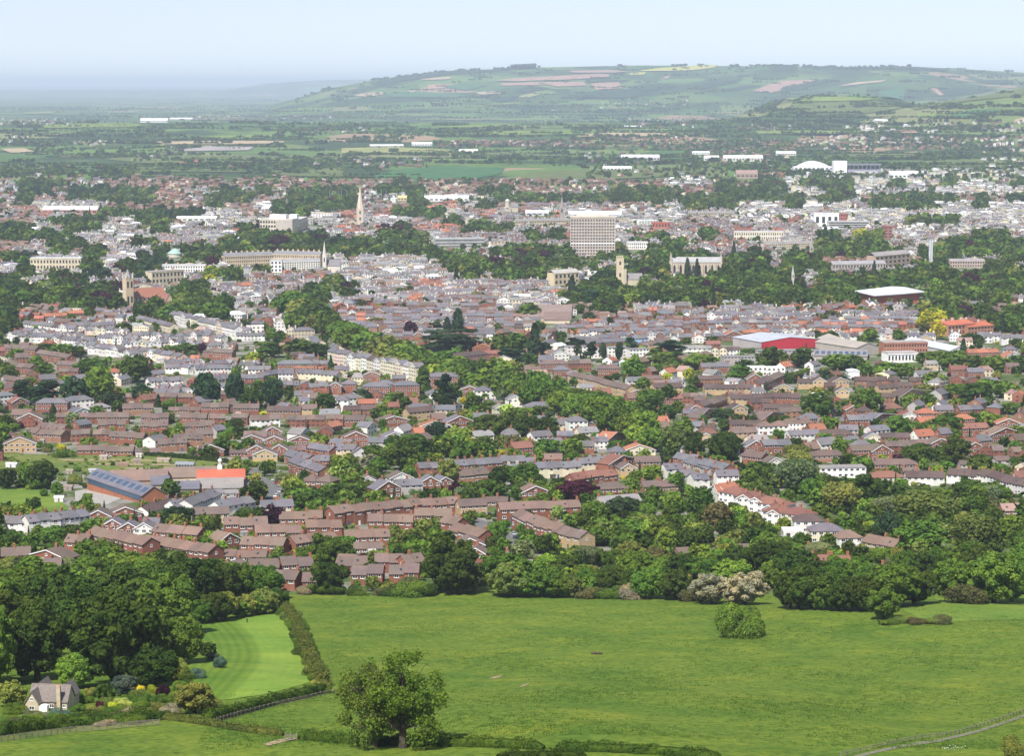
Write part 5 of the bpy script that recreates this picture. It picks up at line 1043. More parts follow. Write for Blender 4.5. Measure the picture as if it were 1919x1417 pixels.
# ------------------------------------------------------------------ person on the lawn
def person():
    x, y, z = at(463, 1168); r = empty('person', (x, y, z), 2.6, 'person in dark clothes standing alone on the mown lawn', 'person')
    def skin(name, verts, edges, rad, m, lv=1):
        d = bpy.data.meshes.new(name); d.from_pydata(verts, edges, []); o = link(name, d, r)
        d.materials.append(m); o.modifiers.new('s', 'SKIN')
        for i, q in enumerate(d.skin_vertices[0].data if d.skin_vertices else []): q.radius = (rad[i], rad[i]); q.use_root = i == 0
        if lv: o.modifiers.new('u', 'SUBSURF').levels = lv; o.modifiers['u'].render_levels = lv
        return o
    V = [(0,0,.95),(0,0,1.15),(0,0,1.38),(0,0,1.5),(0,-.01,1.6),(0,-.01,1.7)]; E = [(0,1),(1,2),(2,3),(3,4),(4,5)]; Rr = [.15,.14,.165,.062,.095,.085]
    for s in (1, -1):
        k = len(V); V += [(.19*s,0,1.4),(.25*s,.02,1.13),(.24*s,-.1,.9),(.24*s,-.13,.82)]; E += [(2,k),(k,k+1),(k+1,k+2),(k+2,k+3)]; Rr += [.065,.05,.036,.03]
        for i in range(5):
            j = len(V); f = (i - 2)*.018
            V += [(.24*s + (.035*-s if i == 4 else 0), -.14 + f, .79), (.235*s + (.05*-s if i == 4 else 0), -.15 + f*1.2, .74 + abs(f)*.4)]; E += [(k+3, j), (j, j+1)]; Rr += [.011, .008]
        k = len(V); V += [(.1*s,0,.88),(.11*s,-.02*s,.5),(.12*s,.03*s,.08),(.13*s,-.13,.04)]; E += [(0,k),(k,k+1),(k+1,k+2),(k+2,k+3)]; Rr += [.095,.062,.045,.04]
    skin('body', V, E, Rr, M['skin'])
    skin('jacket', [(0,0,.86),(0,0,1.15),(0,0,1.42),(.19,0,1.41),(.255,.02,1.13),(.245,-.1,.92),(-.19,0,1.41),(-.255,.02,1.13),(-.245,-.1,.92)], [(0,1),(1,2),(2,3),(3,4),(4,5),(2,6),(6,7),(7,8)], [.18,.165,.18,.085,.07,.055,.085,.07,.055], M['dark_cloth'])
    skin('trousers', [(0,0,.93),(.1,0,.84),(.11,-.02,.5),(.12,.03,.1),(-.1,0,.84),(-.11,.02,.5),(-.12,-.03,.1)], [(0,1),(1,2),(2,3),(0,4),(4,5),(5,6)], [.16,.115,.082,.066,.115,.082,.066], M['dark_cloth'])
    skin('hair', [(0,.02,1.70),(0,.035,1.66),(0,.05,1.60)], [(0,1),(1,2)], [.098,.1,.08], M['hair'])
person()
# ------------------------------------------------------------------ stone cottage
def cottage():
    x, y, z = at(88, 1332); r = empty('stone_cottage', (x, y, z), R(-8), 'old stone cottage with steep stone roof and gables below the wood', 'cottage')
    r.scale = (.8, .8, .8)
    wc, rc = (.50, .42, .29), (.19, .165, .15)
    W, D, He, rise = 10.6, 6.2, 2.9, 3.5
    link('wall', h_walls(W, D, He, rise, 'r', False).data('wall', [M['wall'], M['trim'], M['pane']]), r, wc, loc=(.4, 3.1, 0))
    ro = link('roof', h_roof(W, D, He, rise, 'r').data('roof', M['roof']), r, rc, loc=(.4, 3.1, 0))
    for (px_, py_, w, d, h, ri, nm) in ((-3.2, -1.1, 3.6, 6, 2.9, 2.9, 'gable'), (3.4, 6.8, 3.8, 6.5, 3.1, 3.0, 'gable'), (-3.4, 6.6, 4, 6, 3.3, 3.3, 'gable')):
        g = link('gable_wing', h_walls(w, d, h, ri, 'g', False).data('gable_wing', [M['wall']]), r, wc, loc=(px_, py_ + 1.2, 0))
        link('roof', h_roof(w, d, h, ri, 'g').data('roof', M['roof']), g, rc)
    ch = MB().box(-.5, .5, -.45, .45, 0, 6.9).box(-.57, .57, -.52, .52, 6.9, 7.1).cyl(-.2, 0, 7.1, 7.6, .15, .12, 8, 1).cyl(.25, 0, 7.1, 7.6, .15, .12, 8, 1)
    ch.build('chimney', [M['wall'], M['pot']], r, wc, loc=(3.6, -.55, 0))
    for (a, b, zz, w, h) in ((-3.2, -2.92, 1.3, 1.5, 1.1), (-3.2, -2.92, 3.7, .9, .9), (-.6, -.03, 1.3, 1.3, 1.1), (1.4, -.03, 1.3, 1.3, 1.1), (4.9, -.03, 1.4, .9, 1.0)):
        f, p = win_data(w, h); o = link('window', f, r, loc=(a, b, zz)); link('pane', p, o)
    link('door', door_data()[0], r, (.2, .13, .07), loc=(2.5, -.02, 1.02))
    MB().box(-1.6, 1.6, -1.6, 0, -.5, 2.0).build('porch', M['trim'], r, loc=(-.6, -1.1, 0))
cottage()
# ------------------------------------------------------------------ landmarks
class LM:
    """a big building: origin at the middle of the foot of its front, X along the front, Y away from the camera"""
    def __init__(s, name, label, cat, x0, x1, yt, yb, yb2=None, group=None):
        A, B = np.array(at(x0, yb)), np.array(at(x1, yb if yb2 is None else yb2)); v = B[:2] - A[:2]; s.W = float(np.linalg.norm(v))
        c = (A + B) / 2; s.s = c[1] / F; s.h = (( yb + (yb2 or yb)) / 2 - yt) * s.s * 1.005
        s.y = c[1]
        s.r = empty(name, (c[0], c[1], min(A[2], B[2])), math.atan2(v[1], v[0]), label, cat, group)
    def part(s, name, m, mats, col=None, parent=None, loc=None, rz=None):
        if col and col[1] > .6*col[0]: g = sum(col)/3; col = tuple(c*.8 + g*.2 for c in col)
        return m.build(name, mats, parent or s.r, col, loc, rz)
    def windows(s, cols, rows, x0, x1, z0, z1, y=-.06, frac=.6, hfrac=.55, left=100):
        w, h = (x1 - x0)/cols*frac, (z1 - z0)/rows*hfrac
        one = MB(); one.poly([(-w/2, 0, -h/2), (w/2, 0, -h/2), (w/2, 0, h/2), (-w/2, 0, h/2)]); one.box(-w/2-.12, w/2+.12, -.12, .03, -h/2-.22, -h/2-.01, 1); d = one.data('window', [M['pane'], M['wall']]); rest = MB(); n = 0
        for k in reversed(range(rows)):
            zc = z0 + (z1 - z0)*(k + .5)/rows
            for i in range(cols):
                xc = x0 + (x1 - x0)*(i + .5)/cols; n += 1
                if n <= left: link('window', d, s.r, (.6, .55, .48), loc=(xc, y, zc))
                else: rest.poly([(xc-w/2, y, zc-h/2), (xc+w/2, y, zc-h/2), (xc+w/2, y, zc+h/2), (xc-w/2, y, zc+h/2)])
        if rest.F: s.part('window', rest, M['pane'])['kind'] = 'stuff'
def rise_box(W, d0, d1, h, under=3): return MB().box(-W/2, W/2, d0, d1, -under, h)
def gable_roof(W, D, e, r, o=.5, y0=0., axis='x', t=.3):
    m = MB()
    if axis == 'x': c = D/2; m.prism([(y0-o, e - o*r/c), (y0+c, e+r), (y0+D+o, e - o*r/c), (y0+D+o, e-o*r/c-t), (y0+c, e+r-t), (y0-o, e-o*r/c-t)], -W/2-.4, W/2+.4, 'x')
    else: c = W/2; m.prism([(-c-o, e-o*r/c), (0, e+r), (c+o, e-o*r/c), (c+o, e-o*r/c-t), (0, e+r-t), (-c-o, e-o*r/c-t)], y0-.4, y0+D+.4, 'y')
    return m
def gable_body(W, D, e, r, y0=0., axis='x'):
    m = MB().box(-W/2, W/2, y0, y0+D, -3, e, top=False)
    if axis == 'x':
        for s in (-1, 1): m.poly([(s*W/2, y0, e), (s*W/2, y0+D, e), (s*W/2, y0+D/2, e+r-.2)])
    else:
        for y in (y0, y0+D): m.poly([(-W/2, y, e), (W/2, y, e), (0, y, e+r-.2)])
    return m
def spire_mb(w, z0, z1, n=8):
    m = MB(); m.cyl(0, 0, z0, z1, w*.56, .12, n); return m
# office tower
b = LM('office_tower', 'tall slab office tower with a brown grid of windows above the town', 'tower block', 1069, 1152, 409, 489); W, h = b.W, b.h
b.part('facade', rise_box(W, 0, 17, h), M['wall'], (.42, .33, .27))
b.part('parapet', MB().box(-W/2-.5, W/2+.5, -.5, 17.5, h, h+2.2), M['wall'], (.55, .47, .36))
b.part('plant_room', MB().box(-W*.36, W*.36, 4, 13, h+2.2, h+5), M['wall'], (.62, .58, .5))
b.windows(16, 13, -W/2, W/2, 3.6, h - 1.2, -.12, .54, .5, 96)
m = MB()
for f in range(13):
    z = 3.6 + (h - 4.8)*f/13
    for i in range(16): xc = -W/2 + W*(i + .5)/16; m.box(xc-1.15, xc+1.15, -.2, -.02, z - .45, z + .55)
b.part('spandrel_panel', m, M['wall'], (.62, .56, .5))['kind'] = 'stuff'
for i in range(17):
    xc = -W/2 + W*i/16; b.part('pier', MB().box(xc-.42, xc+.42, -.55, -.005, -2, h - .3), M['wall'], (.56, .47, .40))
b.part('window_band', MB().box(-W/2+.5, W/2-.5, -.75, -.56, h*.40, h*.43), M['trim'])
b.part('podium', MB().box(-W/2-6, W/2+6, -8, -.8, -3, 5), M['wall'], (.6, .55, .47))
# church with the tall white spire
b = LM('spire_church', 'pale stone church with the tallest pointed spire in the town', 'church', 645, 690, 392, 427); s = b.s; tw = 13*s
tx = (675 - 667.5)*s
m = MB().box(tx-tw/2, tx+tw/2, 0, tw, -3, 36*s); b.part('tower', m, M['wall'], (.56, .47, .35))
m = spire_mb(tw*.92, 36*s, 78*s); b.part('spire', m, M['wall'], (.58, .49, .37), loc=(tx, tw/2, 0))
[b.part('pinnacle', MB().cyl(tx + a*tw*.42, tw/2 + c*tw*.42, 36*s, 46*s, 1.0, .1, 6), M['wall'], (.58, .49, .37)) for a in (-1, 1) for c in (-1, 1)]
for k in (14, 26): b.part('belfry_window', MB().box(tx-1.1, tx+1.1, -.08, .02, k*s, k*s + 5), M['pane'])
b.part('nave', gable_body(24*s, 34, 8*s, 9*s, 2, 'y'), M['wall'], (.5, .4, .28), loc=(-8*s, 0, 0)); b.part('nave_roof', gable_roof(24*s, 34, 8*s, 9*s, .5, 2, 'y'), M['roof'], (.2, .12, .1), loc=(-8*s, 0, 0))
b.part('porch', gable_body(12*s, 14, 6*s, 5*s, 0, 'y'), M['wall'], (.55, .45, .32), loc=(-17*s, -6, 0))
# stone church with the square tower and the red roof
b = LM('towered_stone_church', 'yellow stone church with square tower and long red tiled roof', 'church', 237, 322, 507, 583, 578); s = b.s; W = b.W
tx = -W/2 + 8*s; tw = 15*s
t_ = b.part('tower', MB().box(tx-tw/2, tx+tw/2, 0, tw, -3, 62*s), M['wall'], (.58, .45, .27))
b.part('tower_cap', MB().cyl(tx, tw/2, 62*s, 78*s, tw*.62, .2, 4), M['roof'], (.24, .25, .27))
[b.part('pinnacle', MB().cyl(tx + a*tw*.45, tw/2 + c*tw*.45, 62*s, 72*s, .9, .1, 6), M['wall'], (.6, .5, .33)) for a in (-1, 1) for c in (-1, 1)]
for k in (16, 44):
    for d in (-1, 1): b.part('belfry_window', MB().box(tx + d*2-.9, tx + d*2+.9, -.08, .02, k*s, k*s + 6), M['pane'])
nw = W - 18*s; nx = 8*s
b.part('nave', gable_body(nw, 16, 23*s, 16*s, 9), M['wall'], (.6, .48, .3), loc=(nx, 0, 0)); b.part('nave_roof', gable_roof(nw, 16, 23*s, 16*s, .5, 9), M['roof'], (.30, .135, .09), loc=(nx, 0, 0))
m = MB().box(nx-nw/2, nx+nw/2, 3, 9, -3, 9*s); b.part('aisle', m, M['wall'], (.6, .48, .3))
m = MB(); m.poly([(nx-nw/2-.3, 2.6, 9*s), (nx+nw/2+.3, 2.6, 9*s), (nx+nw/2+.3, 8.9, 15*s), (nx-nw/2-.3, 8.9, 15*s)]); b.part('aisle_roof', m, M['roof'], (.28, .14, .1))
for k in range(9):
    xc = nx - nw/2 + nw*(k + .5)/9; b.part('clerestory_window', MB().box(xc-.8, xc+.8, 8.9, 9.02, 16.5*s, 21.5*s), M['pane']); b.part('aisle_window', MB().box(xc-.7, xc+.7, 2.9, 3.02, 2.5*s, 7*s), M['pane'])
b.part('chapel', gable_body(17*s, 12, 15*s, 14*s, 0, 'y'), M['wall'], (.62, .5, .32), loc=(W/2 - 9*s, -4, 0)); b.part('chapel_roof', gable_roof(17*s, 12, 15*s, 14*s, .4, 0, 'y'), M['roof'], (.26, .13, .1), loc=(W/2 - 9*s, -4, 0))
# dark spire, dome tower, white spire, square church tower, distant steeples
def steeple(name, label, px, yt, ysh, yb, wpx, col, dome=False, nave=0):
    b = LM(name, label, 'church', px - wpx/2, px + wpx/2, ysh, yb); s = b.s; W = b.W
    b.part('tower', MB().box(-W/2, W/2, 0, W, -3, b.h), M['wall'], col)
    hh = (yb - yt)*s
    if dome:
        b.part('lantern', MB().cyl(0, W/2, b.h, b.h + (hh-b.h)*.5, W*.42, W*.36, 10), M['wall'], col)
        m = MB(); r = W*.42; z = b.h + (hh-b.h)*.5; [m.cyl(0, W/2, z + r*math.sin(a), z + r*math.sin(a+.4), r*math.cos(a), max(.1, r*math.cos(a+.4)), 10) for a in (0, .4, .8, 1.17)]; b.part('dome', m, M['wall'], (.52, .5, .44))
        for a in (-1, 1): b.part('columned_bay', MB().box(a*W*.52-.6, a*W*.52+.6, -.8, W*.6, 0, b.h*.96), M['wall'], col)
    else:
        b.part('spire', MB().cyl(0, W/2, b.h, hh, W*.52, .1, 8), M['wall'], tuple(c*.92 for c in col))
    b.part('belfry_window', MB().box(-W*.16, W*.16, -.08, .02, b.h*.62, b.h*.86), M['pane'])
    if nave:
        b.part('nave', gable_body(nave*s, 14, 9, 7, 3), M['wall'], col, loc=(nave*s*.5 + W/2, 0, 0)); b.part('nave_roof', gable_roof(nave*s, 14, 9, 7, .4, 3), M['roof'], (.2, .19, .2), loc=(nave*s*.5 + W/2, 0, 0))
steeple('steeple_church', 'dark slender church spire just left of the office tower', 1053, 368, 388, 414, 8, (.32, .28, .25))
steeple('domed_church', 'small stone church tower ending in a round dome', 951, 367, 388, 397, 11, (.5, .44, .33), True, 14)
steeple('white_spire_church', 'white pointed church turret at the right end of the stone crescent', 608, 452, 478, 512, 7, (.66, .6, .5), False, 26)
steeple('pale_spire_church', 'thin grey spire among the shops above the college trees', 1521, 436, 462, 482, 7, (.36, .33, .28))
steeple('copse_spire_church', 'slim white spire poking out of the college trees', 1486, 498, 512, 533, 5, (.5, .48, .44))
b = LM('square_church_tower', 'square yellow stone church tower beside the bright lime tree', 'church', 1155, 1169, 480, 535); s = b.s
b.part('tower', MB().box(-b.W/2, b.W/2, 0, b.W, -3, b.h - 4*s), M['wall'], (.58, .48, .3))
m = MB(); [m.box(-b.W/2 + b.W*k/4, -b.W/2 + b.W*(k+.55)/4, -.1, b.W, b.h - 4*s, b.h) for k in range(4)]; b.part('battlement', m, M['wall'], (.58, .48, .3))
b.part('turret', MB().box(b.W/2, b.W/2 + 3, 0, 5, -3, b.h*.55), M['wall'], (.5, .42, .28)); b.part('flagpole', MB().cyl(0, b.W/2, b.h - 4*s, b.h + 12*s, .15, .08, 6), M['metal'])
for k in (.3, .7): b.part('belfry_window', MB().box(-1, 1, -.08, .02, b.h*k, b.h*k + 4), M['pane'])
b.part('nave', gable_body(20, 14, 7, 6, 2), M['wall'], (.52, .45, .32), loc=(15, 2, 0)); b.part('nave_roof', gable_roof(20, 14, 7, 6, .4, 2), M['roof'], (.24, .22, .22), loc=(15, 2, 0))
# stone crescent
def terrace_block(name, label, x0, x1, yt, yb, wall, roof, cols, rows, yb2=None, chim=0, depth=13, cat='terrace', flat=False, frac=.5):
    b = LM(name, label, cat, x0, x1, yt, yb, yb2); W = b.W; e = b.h if flat else b.h*.84
    b.part('facade', rise_box(W, 0, depth, e), M['wall'], wall)
    b.windows(cols, rows, -W/2, W/2, e*.06, e*.95, frac=frac)
    b.part('cornice', MB().box(-W/2-.3, W/2+.3, -.4, -.005, e-1.0, e-.3), M['wall'], tuple(min(.85, c*1.15) for c in wall))
    if flat: b.part('roof', MB().box(-W/2-.2, W/2+.2, -.2, depth+.2, e+.003, e+.6), M['roof'], roof)
    else: b.part('roof', gable_roof(W, depth, e, b.h*.2, .3), M['roof'], roof)
    for k in range(chim):
        xc = -W/2 + W*(k + .5)/chim; b.part('chimney', MB().box(xc-1, xc+1, depth/2-.8, depth/2+.8, e, b.h + 2.4).box(xc-.7, xc+.7, depth/2-.4, depth/2+.4, b.h+2.4, b.h+3.1, 1), [M['wall'], M['pot']], (.55, .45, .33))
    return b
terrace_block('stone_crescent', 'long curved yellow stone crescent with chimneys along its roof', 421, 512, 474, 502, (.56, .44, .27), (.2, .2, .22), 26, 3, 499, 9)
terrace_block('stone_crescent', 'right half of the yellow stone crescent behind white villas', 512, 600, 472, 499, (.58, .46, .29), (.2, .2, .22), 26, 3, 501, 9)
terrace_block('white_villa_block', 'large plain white block in front of the stone crescent', 507, 528, 488, 511, (.82, .81, .78), (.4, .4, .4), 3, 3, None, 2, flat=True)
terrace_block('white_villa_block', 'long white villa range stepping along below the stone crescent', 529, 600, 486, 508, (.8, .76, .68), (.3, .3, .3), 16, 4, 506, 6)
terrace_block('white_mansion', 'long white mansion with tall chimneys left of the crescent', 300, 385, 497, 510, (.82, .81, .78), (.5, .5, .5), 18, 2, None, 4, flat=True)
terrace_block('stone_villa', 'square yellow stone villa below the long white mansion', 285, 345, 508, 534, (.6, .5, .32), (.35, .3, .28), 9, 2, 530, 2, flat=True)
terrace_block('stone_villa', 'square yellow stone villa with pale roof among college trees', 1039, 1085, 506, 536, (.64, .5, .3), (.4, .38, .35), 6, 2, 533, 2)
terrace_block('stone_villa', 'low stone range with glazed roof above the left hand copper beeches', 57, 152, 484, 507, (.62, .52, .34), (.55, .58, .6), 16, 2, None, 0, flat=True)
terrace_block('promenade_terrace', 'long stone terrace with many windows left of the office tower', 966, 1068, 410, 426, (.55, .45, .3), (.22, .22, .23), 34, 2, 424, 8)
terrace_block('promenade_terrace', 'long stone terrace at the upper right beyond the shops', 1290, 1375, 396, 409, (.52, .42, .3), (.22, .22, .23), 24, 2, None, 8)
terrace_block('promenade_terrace', 'cream bow fronted terrace above the college chapel', 1432, 1524, 453, 470, (.62, .52, .36), (.24, .23, .23), 26, 3, 468, 6)
terrace_block('shopping_block', 'cream and white shop block with a dark arcade', 1376, 1468, 434, 451, (.72, .66, .5), (.5, .5, .5), 22, 2, None, 0, flat=True)
terrace_block('shopping_block', 'large plain white store with set-back upper floor', 1526, 1572, 400, 424, (.85, .85, .84), (.7, .7, .7), 4, 1, None, 0, flat=True)
terrace_block('parking_block', 'long low grey car park with dark open decks', 1552, 1630, 415, 428, (.5, .49, .48), (.45, .45, .45), 1, 3, None, 0, flat=True, frac=.96)
terrace_block('brick_cube_block', 'red brick cube building beside the white store', 1570, 1589, 401, 413, (.36, .12, .085), (.3, .12, .1), 4, 2, None, 0, flat=True)
terrace_block('brick_cube_block', 'short red brick tower standing above the lime trees', 1656, 1672, 424, 448, (.30, .12, .095), (.3, .12, .1), 2, 4, None, 0, flat=True)
terrace_block('brick_cube_block', 'low bright red brick block right of the office tower', 1222, 1256, 417, 428, (.42, .13, .085), (.4, .14, .1), 6, 1, None, 0, flat=True)
terrace_block('office_block', 'glass fronted office range above the central trees', 816, 908, 447, 466, (.42, .43, .42), (.42, .44, .45), 40, 3, 465, 0, flat=True, frac=.7)
terrace_block('office_block', 'white flat office block right of the office tower', 1175, 1214, 454, 467, (.8, .78, .72), (.6, .58, .55), 10, 2, None, 0, flat=True)
terrace_block('college_block', 'brown brick college hall with a rounded roof line', 1640, 1705, 472, 506, (.42, .3, .22), (.3, .28, .27), 8, 3, 500, 0)
terrace_block('college_block', 'long grey roofed college range in front of the trees', 1560, 1660, 490, 514, (.42, .38, .34), (.3, .29, .31), 18, 2, 512, 3)
terrace_block('hospital_block', 'wide pinkish brick ward block in the trees at far right', 1780, 1845, 486, 502, (.45, .34, .28), (.3, .27, .27), 14, 2, None, 0)
b = terrace_block('panel_office', 'flat topped cream office block with three rows of dark windows', 487, 548, 411, 437, (.62, .54, .4), (.55, .53, .5), 12, 3, 438, 0, 26, 'office block', True, .7)
b.part('plant_room', MB().box(-12, 14, 5, 18, b.h + .6, b.h + 7), M['trim']); 
b = terrace_block('panel_office', 'side wing of the cream office block with white plant rooms', 548, 577, 411, 438, (.5, .44, .36), (.55, .53, .5), 6, 3, 428, 0, 26, 'office block', True, .6)
b.part('plant_room', MB().box(-9, 9, 4, 16, b.h + .6, b.h + 8), M['trim'])
# college chapel
b = LM('college_chapel', 'grey stone chapel with tall arched windows beside dark poplars', 'chapel', 1258, 1352, 479, 521); W, h = b.W, b.h
b.part('nave', gable_body(W, 16, h*.72, h*.2), M['wall'], (.5, .42, .3)); b.part('roof', gable_roof(W, 16, h*.72, h*.2), M['roof'], (.36, .36, .36))
for k in range(8):
    xc = -W/2 + W*(k + .5)/8; m = MB(); m.box(xc-1.3, xc+1.3, -.1, .01, h*.2, h*.5); m.poly([(xc-1.3, -.1, h*.5), (xc+1.3, -.1, h*.5), (xc, -.1, h*.62)]); b.part('arched_window', m, M['pane'])
    b.part('buttress', MB().box(-W/2 + W*k/8 - .5, -W/2 + W*k/8 + .5, -1.6, -.01, -2, h*.66), M['wall'], (.55, .46, .33))
[b.part('turret', MB().cyl(a*W/2, c, h*.6, h*1.12, 1.2, .15, 6), M['wall'], (.52, .44, .32)) for a in (-1, 1) for c in (0, 16)]
# leisure hall with folded white roof
b = LM('sports_hall', 'red walled sports hall under a wide white folded roof', 'sports hall', 1640, 1722, 538, 572, 568); W, h = b.W, b.h; D = 26
m = MB().box(-W/2, W/2, 0, D, -3, h*.58); b.part('wall', m, M['wall'], (.36, .105, .065))
for k in range(12): xc = -W/2 + W*(k + .5)/12; b.part('wall_panel', MB().box(xc-W/30, xc+W/30, -.14, -.01, -2, h*.5), M['wall'], (.42, .12, .075))
m = MB(); e = 4; zl, zr, zm, t = h*.62, h*.70, h*.98, 1.0
P_ = dict(a=(-W/2-e, -e, zl), m=(W*.12, -e, zl+.6), b=(W/2+e, -e, zr), c=(W/2+e, D+e, zr+2), d=(-W/2-e, D+e, zl+2), k=(W*.05, D*.55, zm))
for q in ('amk', 'mbk', 'bck', 'cdk', 'dak'): m.poly([P_[i] for i in q])
lo_ = {i: (p_[0], p_[1], p_[2]-t) for i, p_ in P_.items()}
for i, j in ('am', 'mb', 'bc', 'cd', 'da'): m.poly([P_[i], lo_[i], lo_[j], P_[j]])
m.poly([lo_[i] for i in 'dcbma'])
b.part('roof', m, M['roof'], (.6, .63, .68))
# halls given by three corners: front corners A, B of the gable end and C at the far end of A's long side
def hall(name, label, cat, A, B, C, eaves, rise, wall, roof, end=None, strip=None, group=None, sky=0, panel=None):
    a, bb, c = [np.array(at(*p)) for p in (A, B, C)]; v = bb[:2] - a[:2]; W = float(np.linalg.norm(v)); u = v/W; nrm = np.array((-u[1], u[0])); Dp = float(np.dot(c[:2] - a[:2], nrm))
    if Dp < 0: Dp = -Dp
    o = (a[:2] + bb[:2])/2; r = empty(name, (o[0], o[1], min(a[2], bb[2]) + .1), math.atan2(u[1], u[0]), label, cat, group)
    gable_body(W, Dp, eaves, rise, 0, 'y').build('wall', M['wall'], r, wall)
    ro = gable_roof(W, Dp, eaves, rise, .5, 0, 'y').build('roof', M['roof'], r, roof)
    if end: MB().prism([(-W/2+.1, .3), (W/2-.1, .3), (W/2-.1, eaves), (0, eaves+rise-.5), (-W/2+.1, eaves)], -.14, -.01, 'y').build('gable_cladding', M['wall'], r, end)
    if strip:
        for s in (-1, 1): MB().box(min(s*(W/2+.1), s*(W/2+.2)), max(s*(W/2+.1), s*(W/2+.2)), 1, Dp-1, eaves*.3, eaves*.85).build('glazing_strip', strip, r)
    for k in range(sky):
        y = Dp*(k + .5)/sky
        for s in (-1, 1):
            z = lambda t: eaves + rise*(1 - t) + .12
            m = MB(); m.poly([(s*W/2*.3, y-Dp/sky*.3, z(.3)), (s*W/2*.75, y-Dp/sky*.3, z(.75)), (s*W/2*.75, y+Dp/sky*.3, z(.75)), (s*W/2*.3, y+Dp/sky*.3, z(.3))]); m.build('rooflight', panel or M['pane'], ro)
    return r, W, Dp
def halls(t, name, label, cat, A, B, C, *a, **k): return hall(name, label, cat, T(t, *A), T(t, *B), T(t, *C), *a, **k)
halls('D', 'school_hall', 'long school hall with purple slate roof, blue glazing and brick gable', 'school building', (800,372), (930,362), (650,285), 4.2, 3.6, (.34, .14, .08), (.15, .145, .175), strip=M['solar'], sky=9, panel=M['solar'])
halls('D', 'school_block', 'brown tiled school block behind the blue glazed hall', 'school building', (940,262), (945,232), (620,262), 3.4, 3.4, (.4, .25, .16), (.24, .165, .135))
halls('D', 'school_block', 'long low brown school range with white windows', 'school building', (1240,240), (1240,205), (925,235), 3.2, 3.0, (.6, .5, .4), (.23, .17, .135))
halls('D', 'school_block', 'school block with bright red tiled roof and white cupola', 'school building', (1375,262), (1378,228), (1115,240), 3.2, 3.6, (.4, .2, .14), (.48, .13, .08))
halls('D', 'school_block', 'grey tiled school range in front of the red roof', 'school building', (1365,300), (1370,262), (1105,292), 3.0, 2.6, (.38, .3, .22), (.27, .25, .235))
halls('D', 'school_block', 'dark slate school wing left of the grey range', 'school building', (1118,310), (1122,290), (1000,305), 2.8, 2.6, (.36, .3, .22), (.15, .15, .18))
halls('D', 'school_block', 'small pyramid roofed school pavilion by the blue hall', 'school building', (950,285), (950,266), (850,280), 2.8, 3.0, (.36, .3, .22), (.14, .14, .17))
halls('D', 'school_block', 'pink felt roofed school annexe behind the pavilion', 'school building', (945,245), (945,225), (830,240), 3, .8, (.5, .4, .35), (.42, .28, .25))
def cupola():
    x, y, z = at(*T('D', 1238, 246)); r = empty('school_cupola', (x, y, z), 0, 'white bell cupola rising above the red school roof', 'cupola'); z0 = 5.5
    MB().box(-1.1, 1.1, -1.1, 1.1, z0, z0 + 2.6).build('base', M['trim'], r); MB().cyl(0, 0, z0+2.6, z0+4.8, .95, .85, 8).build('lantern', M['trim'], r)
    m = MB(); [m.cyl(0, 0, z0+4.8 + 1.1*math.sin(a), z0+4.8 + 1.1*math.sin(a+.4), 1.1*math.cos(a), max(.05, 1.1*math.cos(a+.4)), 10) for a in (0, .4, .8, 1.17)]; m.cyl(0, 0, z0+5.8, z0+6.8, .08, .03, 6); m.build('dome', M['trim'], r)
    for a in range(8): MB().box(-.15, .15, .88, .93, z0+3, z0+4.4).build('louvre', M['pane'], r, rz=a*math.pi/4)
cupola()
r, W, Dp = halls('C', 'trade_shed', 'large red clad shed with pale blue grey roof', 'shed', (440,292), (755,275), (365,262), 7.5, 2.8, (.40, .36, .36), (.42, .45, .5), (.46, .035, .055), sky=0)
halls('C', 'trade_shed', 'grey twin roofed shed, left one beside the solar roof', 'shed', (865,300), (990,298), (850,262), 6, 3.4, (.36, .34, .31), (.36, .33, .29))
halls('C', 'trade_shed', 'grey twin roofed shed, right one with a blank gable', 'shed', (975,320), (1100,312), (960,275), 6.5, 3.6, (.38, .35, .31), (.35, .32, .28))
halls('C', 'trade_shed', 'dark roofed low shed with a row of blue panels', 'shed', (1035,345), (1040,318), (735,340), 3.6, 2.8, (.36, .33, .3), (.26, .24, .24), sky=9, panel=M['solar'])
halls('C', 'trade_shed', 'arched blue white shed roof beside a dark conifer', 'shed', (1500,322), (1600,318), (1545,262), 4.5, 3, (.5, .5, .5), (.5, .56, .62))
halls('C', 'trade_shed', 'small white sheeted shed behind the estate hedge', 'shed', (930,448), (992,448), (935,438), 5, .8, (.8, .8, .8), (.75, .76, .78))
terrace_block('brick_works', 'long two storey red brick works with white window bands', *[T('C', 1128, 0)[0], T('C', 1375, 0)[0], T('C', 0, 246)[1], T('C', 0, 312)[1]], (.40, .17, .11), (.36, .3, .28), 16, 2, T('C', 0, 308)[1], 0, flat=True)
terrace_block('white_works', 'white flat fronted works below the brick works', *[T('C', 1150, 0)[0], T('C', 1322, 0)[0], T('C', 0, 305)[1], T('C', 0, 360)[1]], (.82, .82, .8), (.42, .36, .33), 9, 1, T('C', 0, 356)[1], 0, flat=True)
terrace_block('orange_school', 'sprawling school with bright orange red tiled roofs', *[T('C', 1490, 0)[0], T('C', 1640, 0)[0], T('C', 0, 128)[1], T('C', 0, 212)[1]], (.42, .2, .13), (.46, .14, .08), 8, 2, T('C', 0, 200)[1], 3, 22)
terrace_block('orange_school', 'right wing of the orange roofed school', *[T('C', 1600, 0)[0], T('C', 1745, 0)[0], T('C', 0, 140)[1], T('C', 0, 206)[1]], (.42, .2, .13), (.46, .14, .08), 8, 2, T('C', 0, 196)[1], 2, 22)
halls('B', 'mission_church', 'long brown roofed church lying among the slate streets', 'church', (1290,130), (1300,98), (1565,120), 5, 9, (.45, .36, .27), (.24, .185, .165))
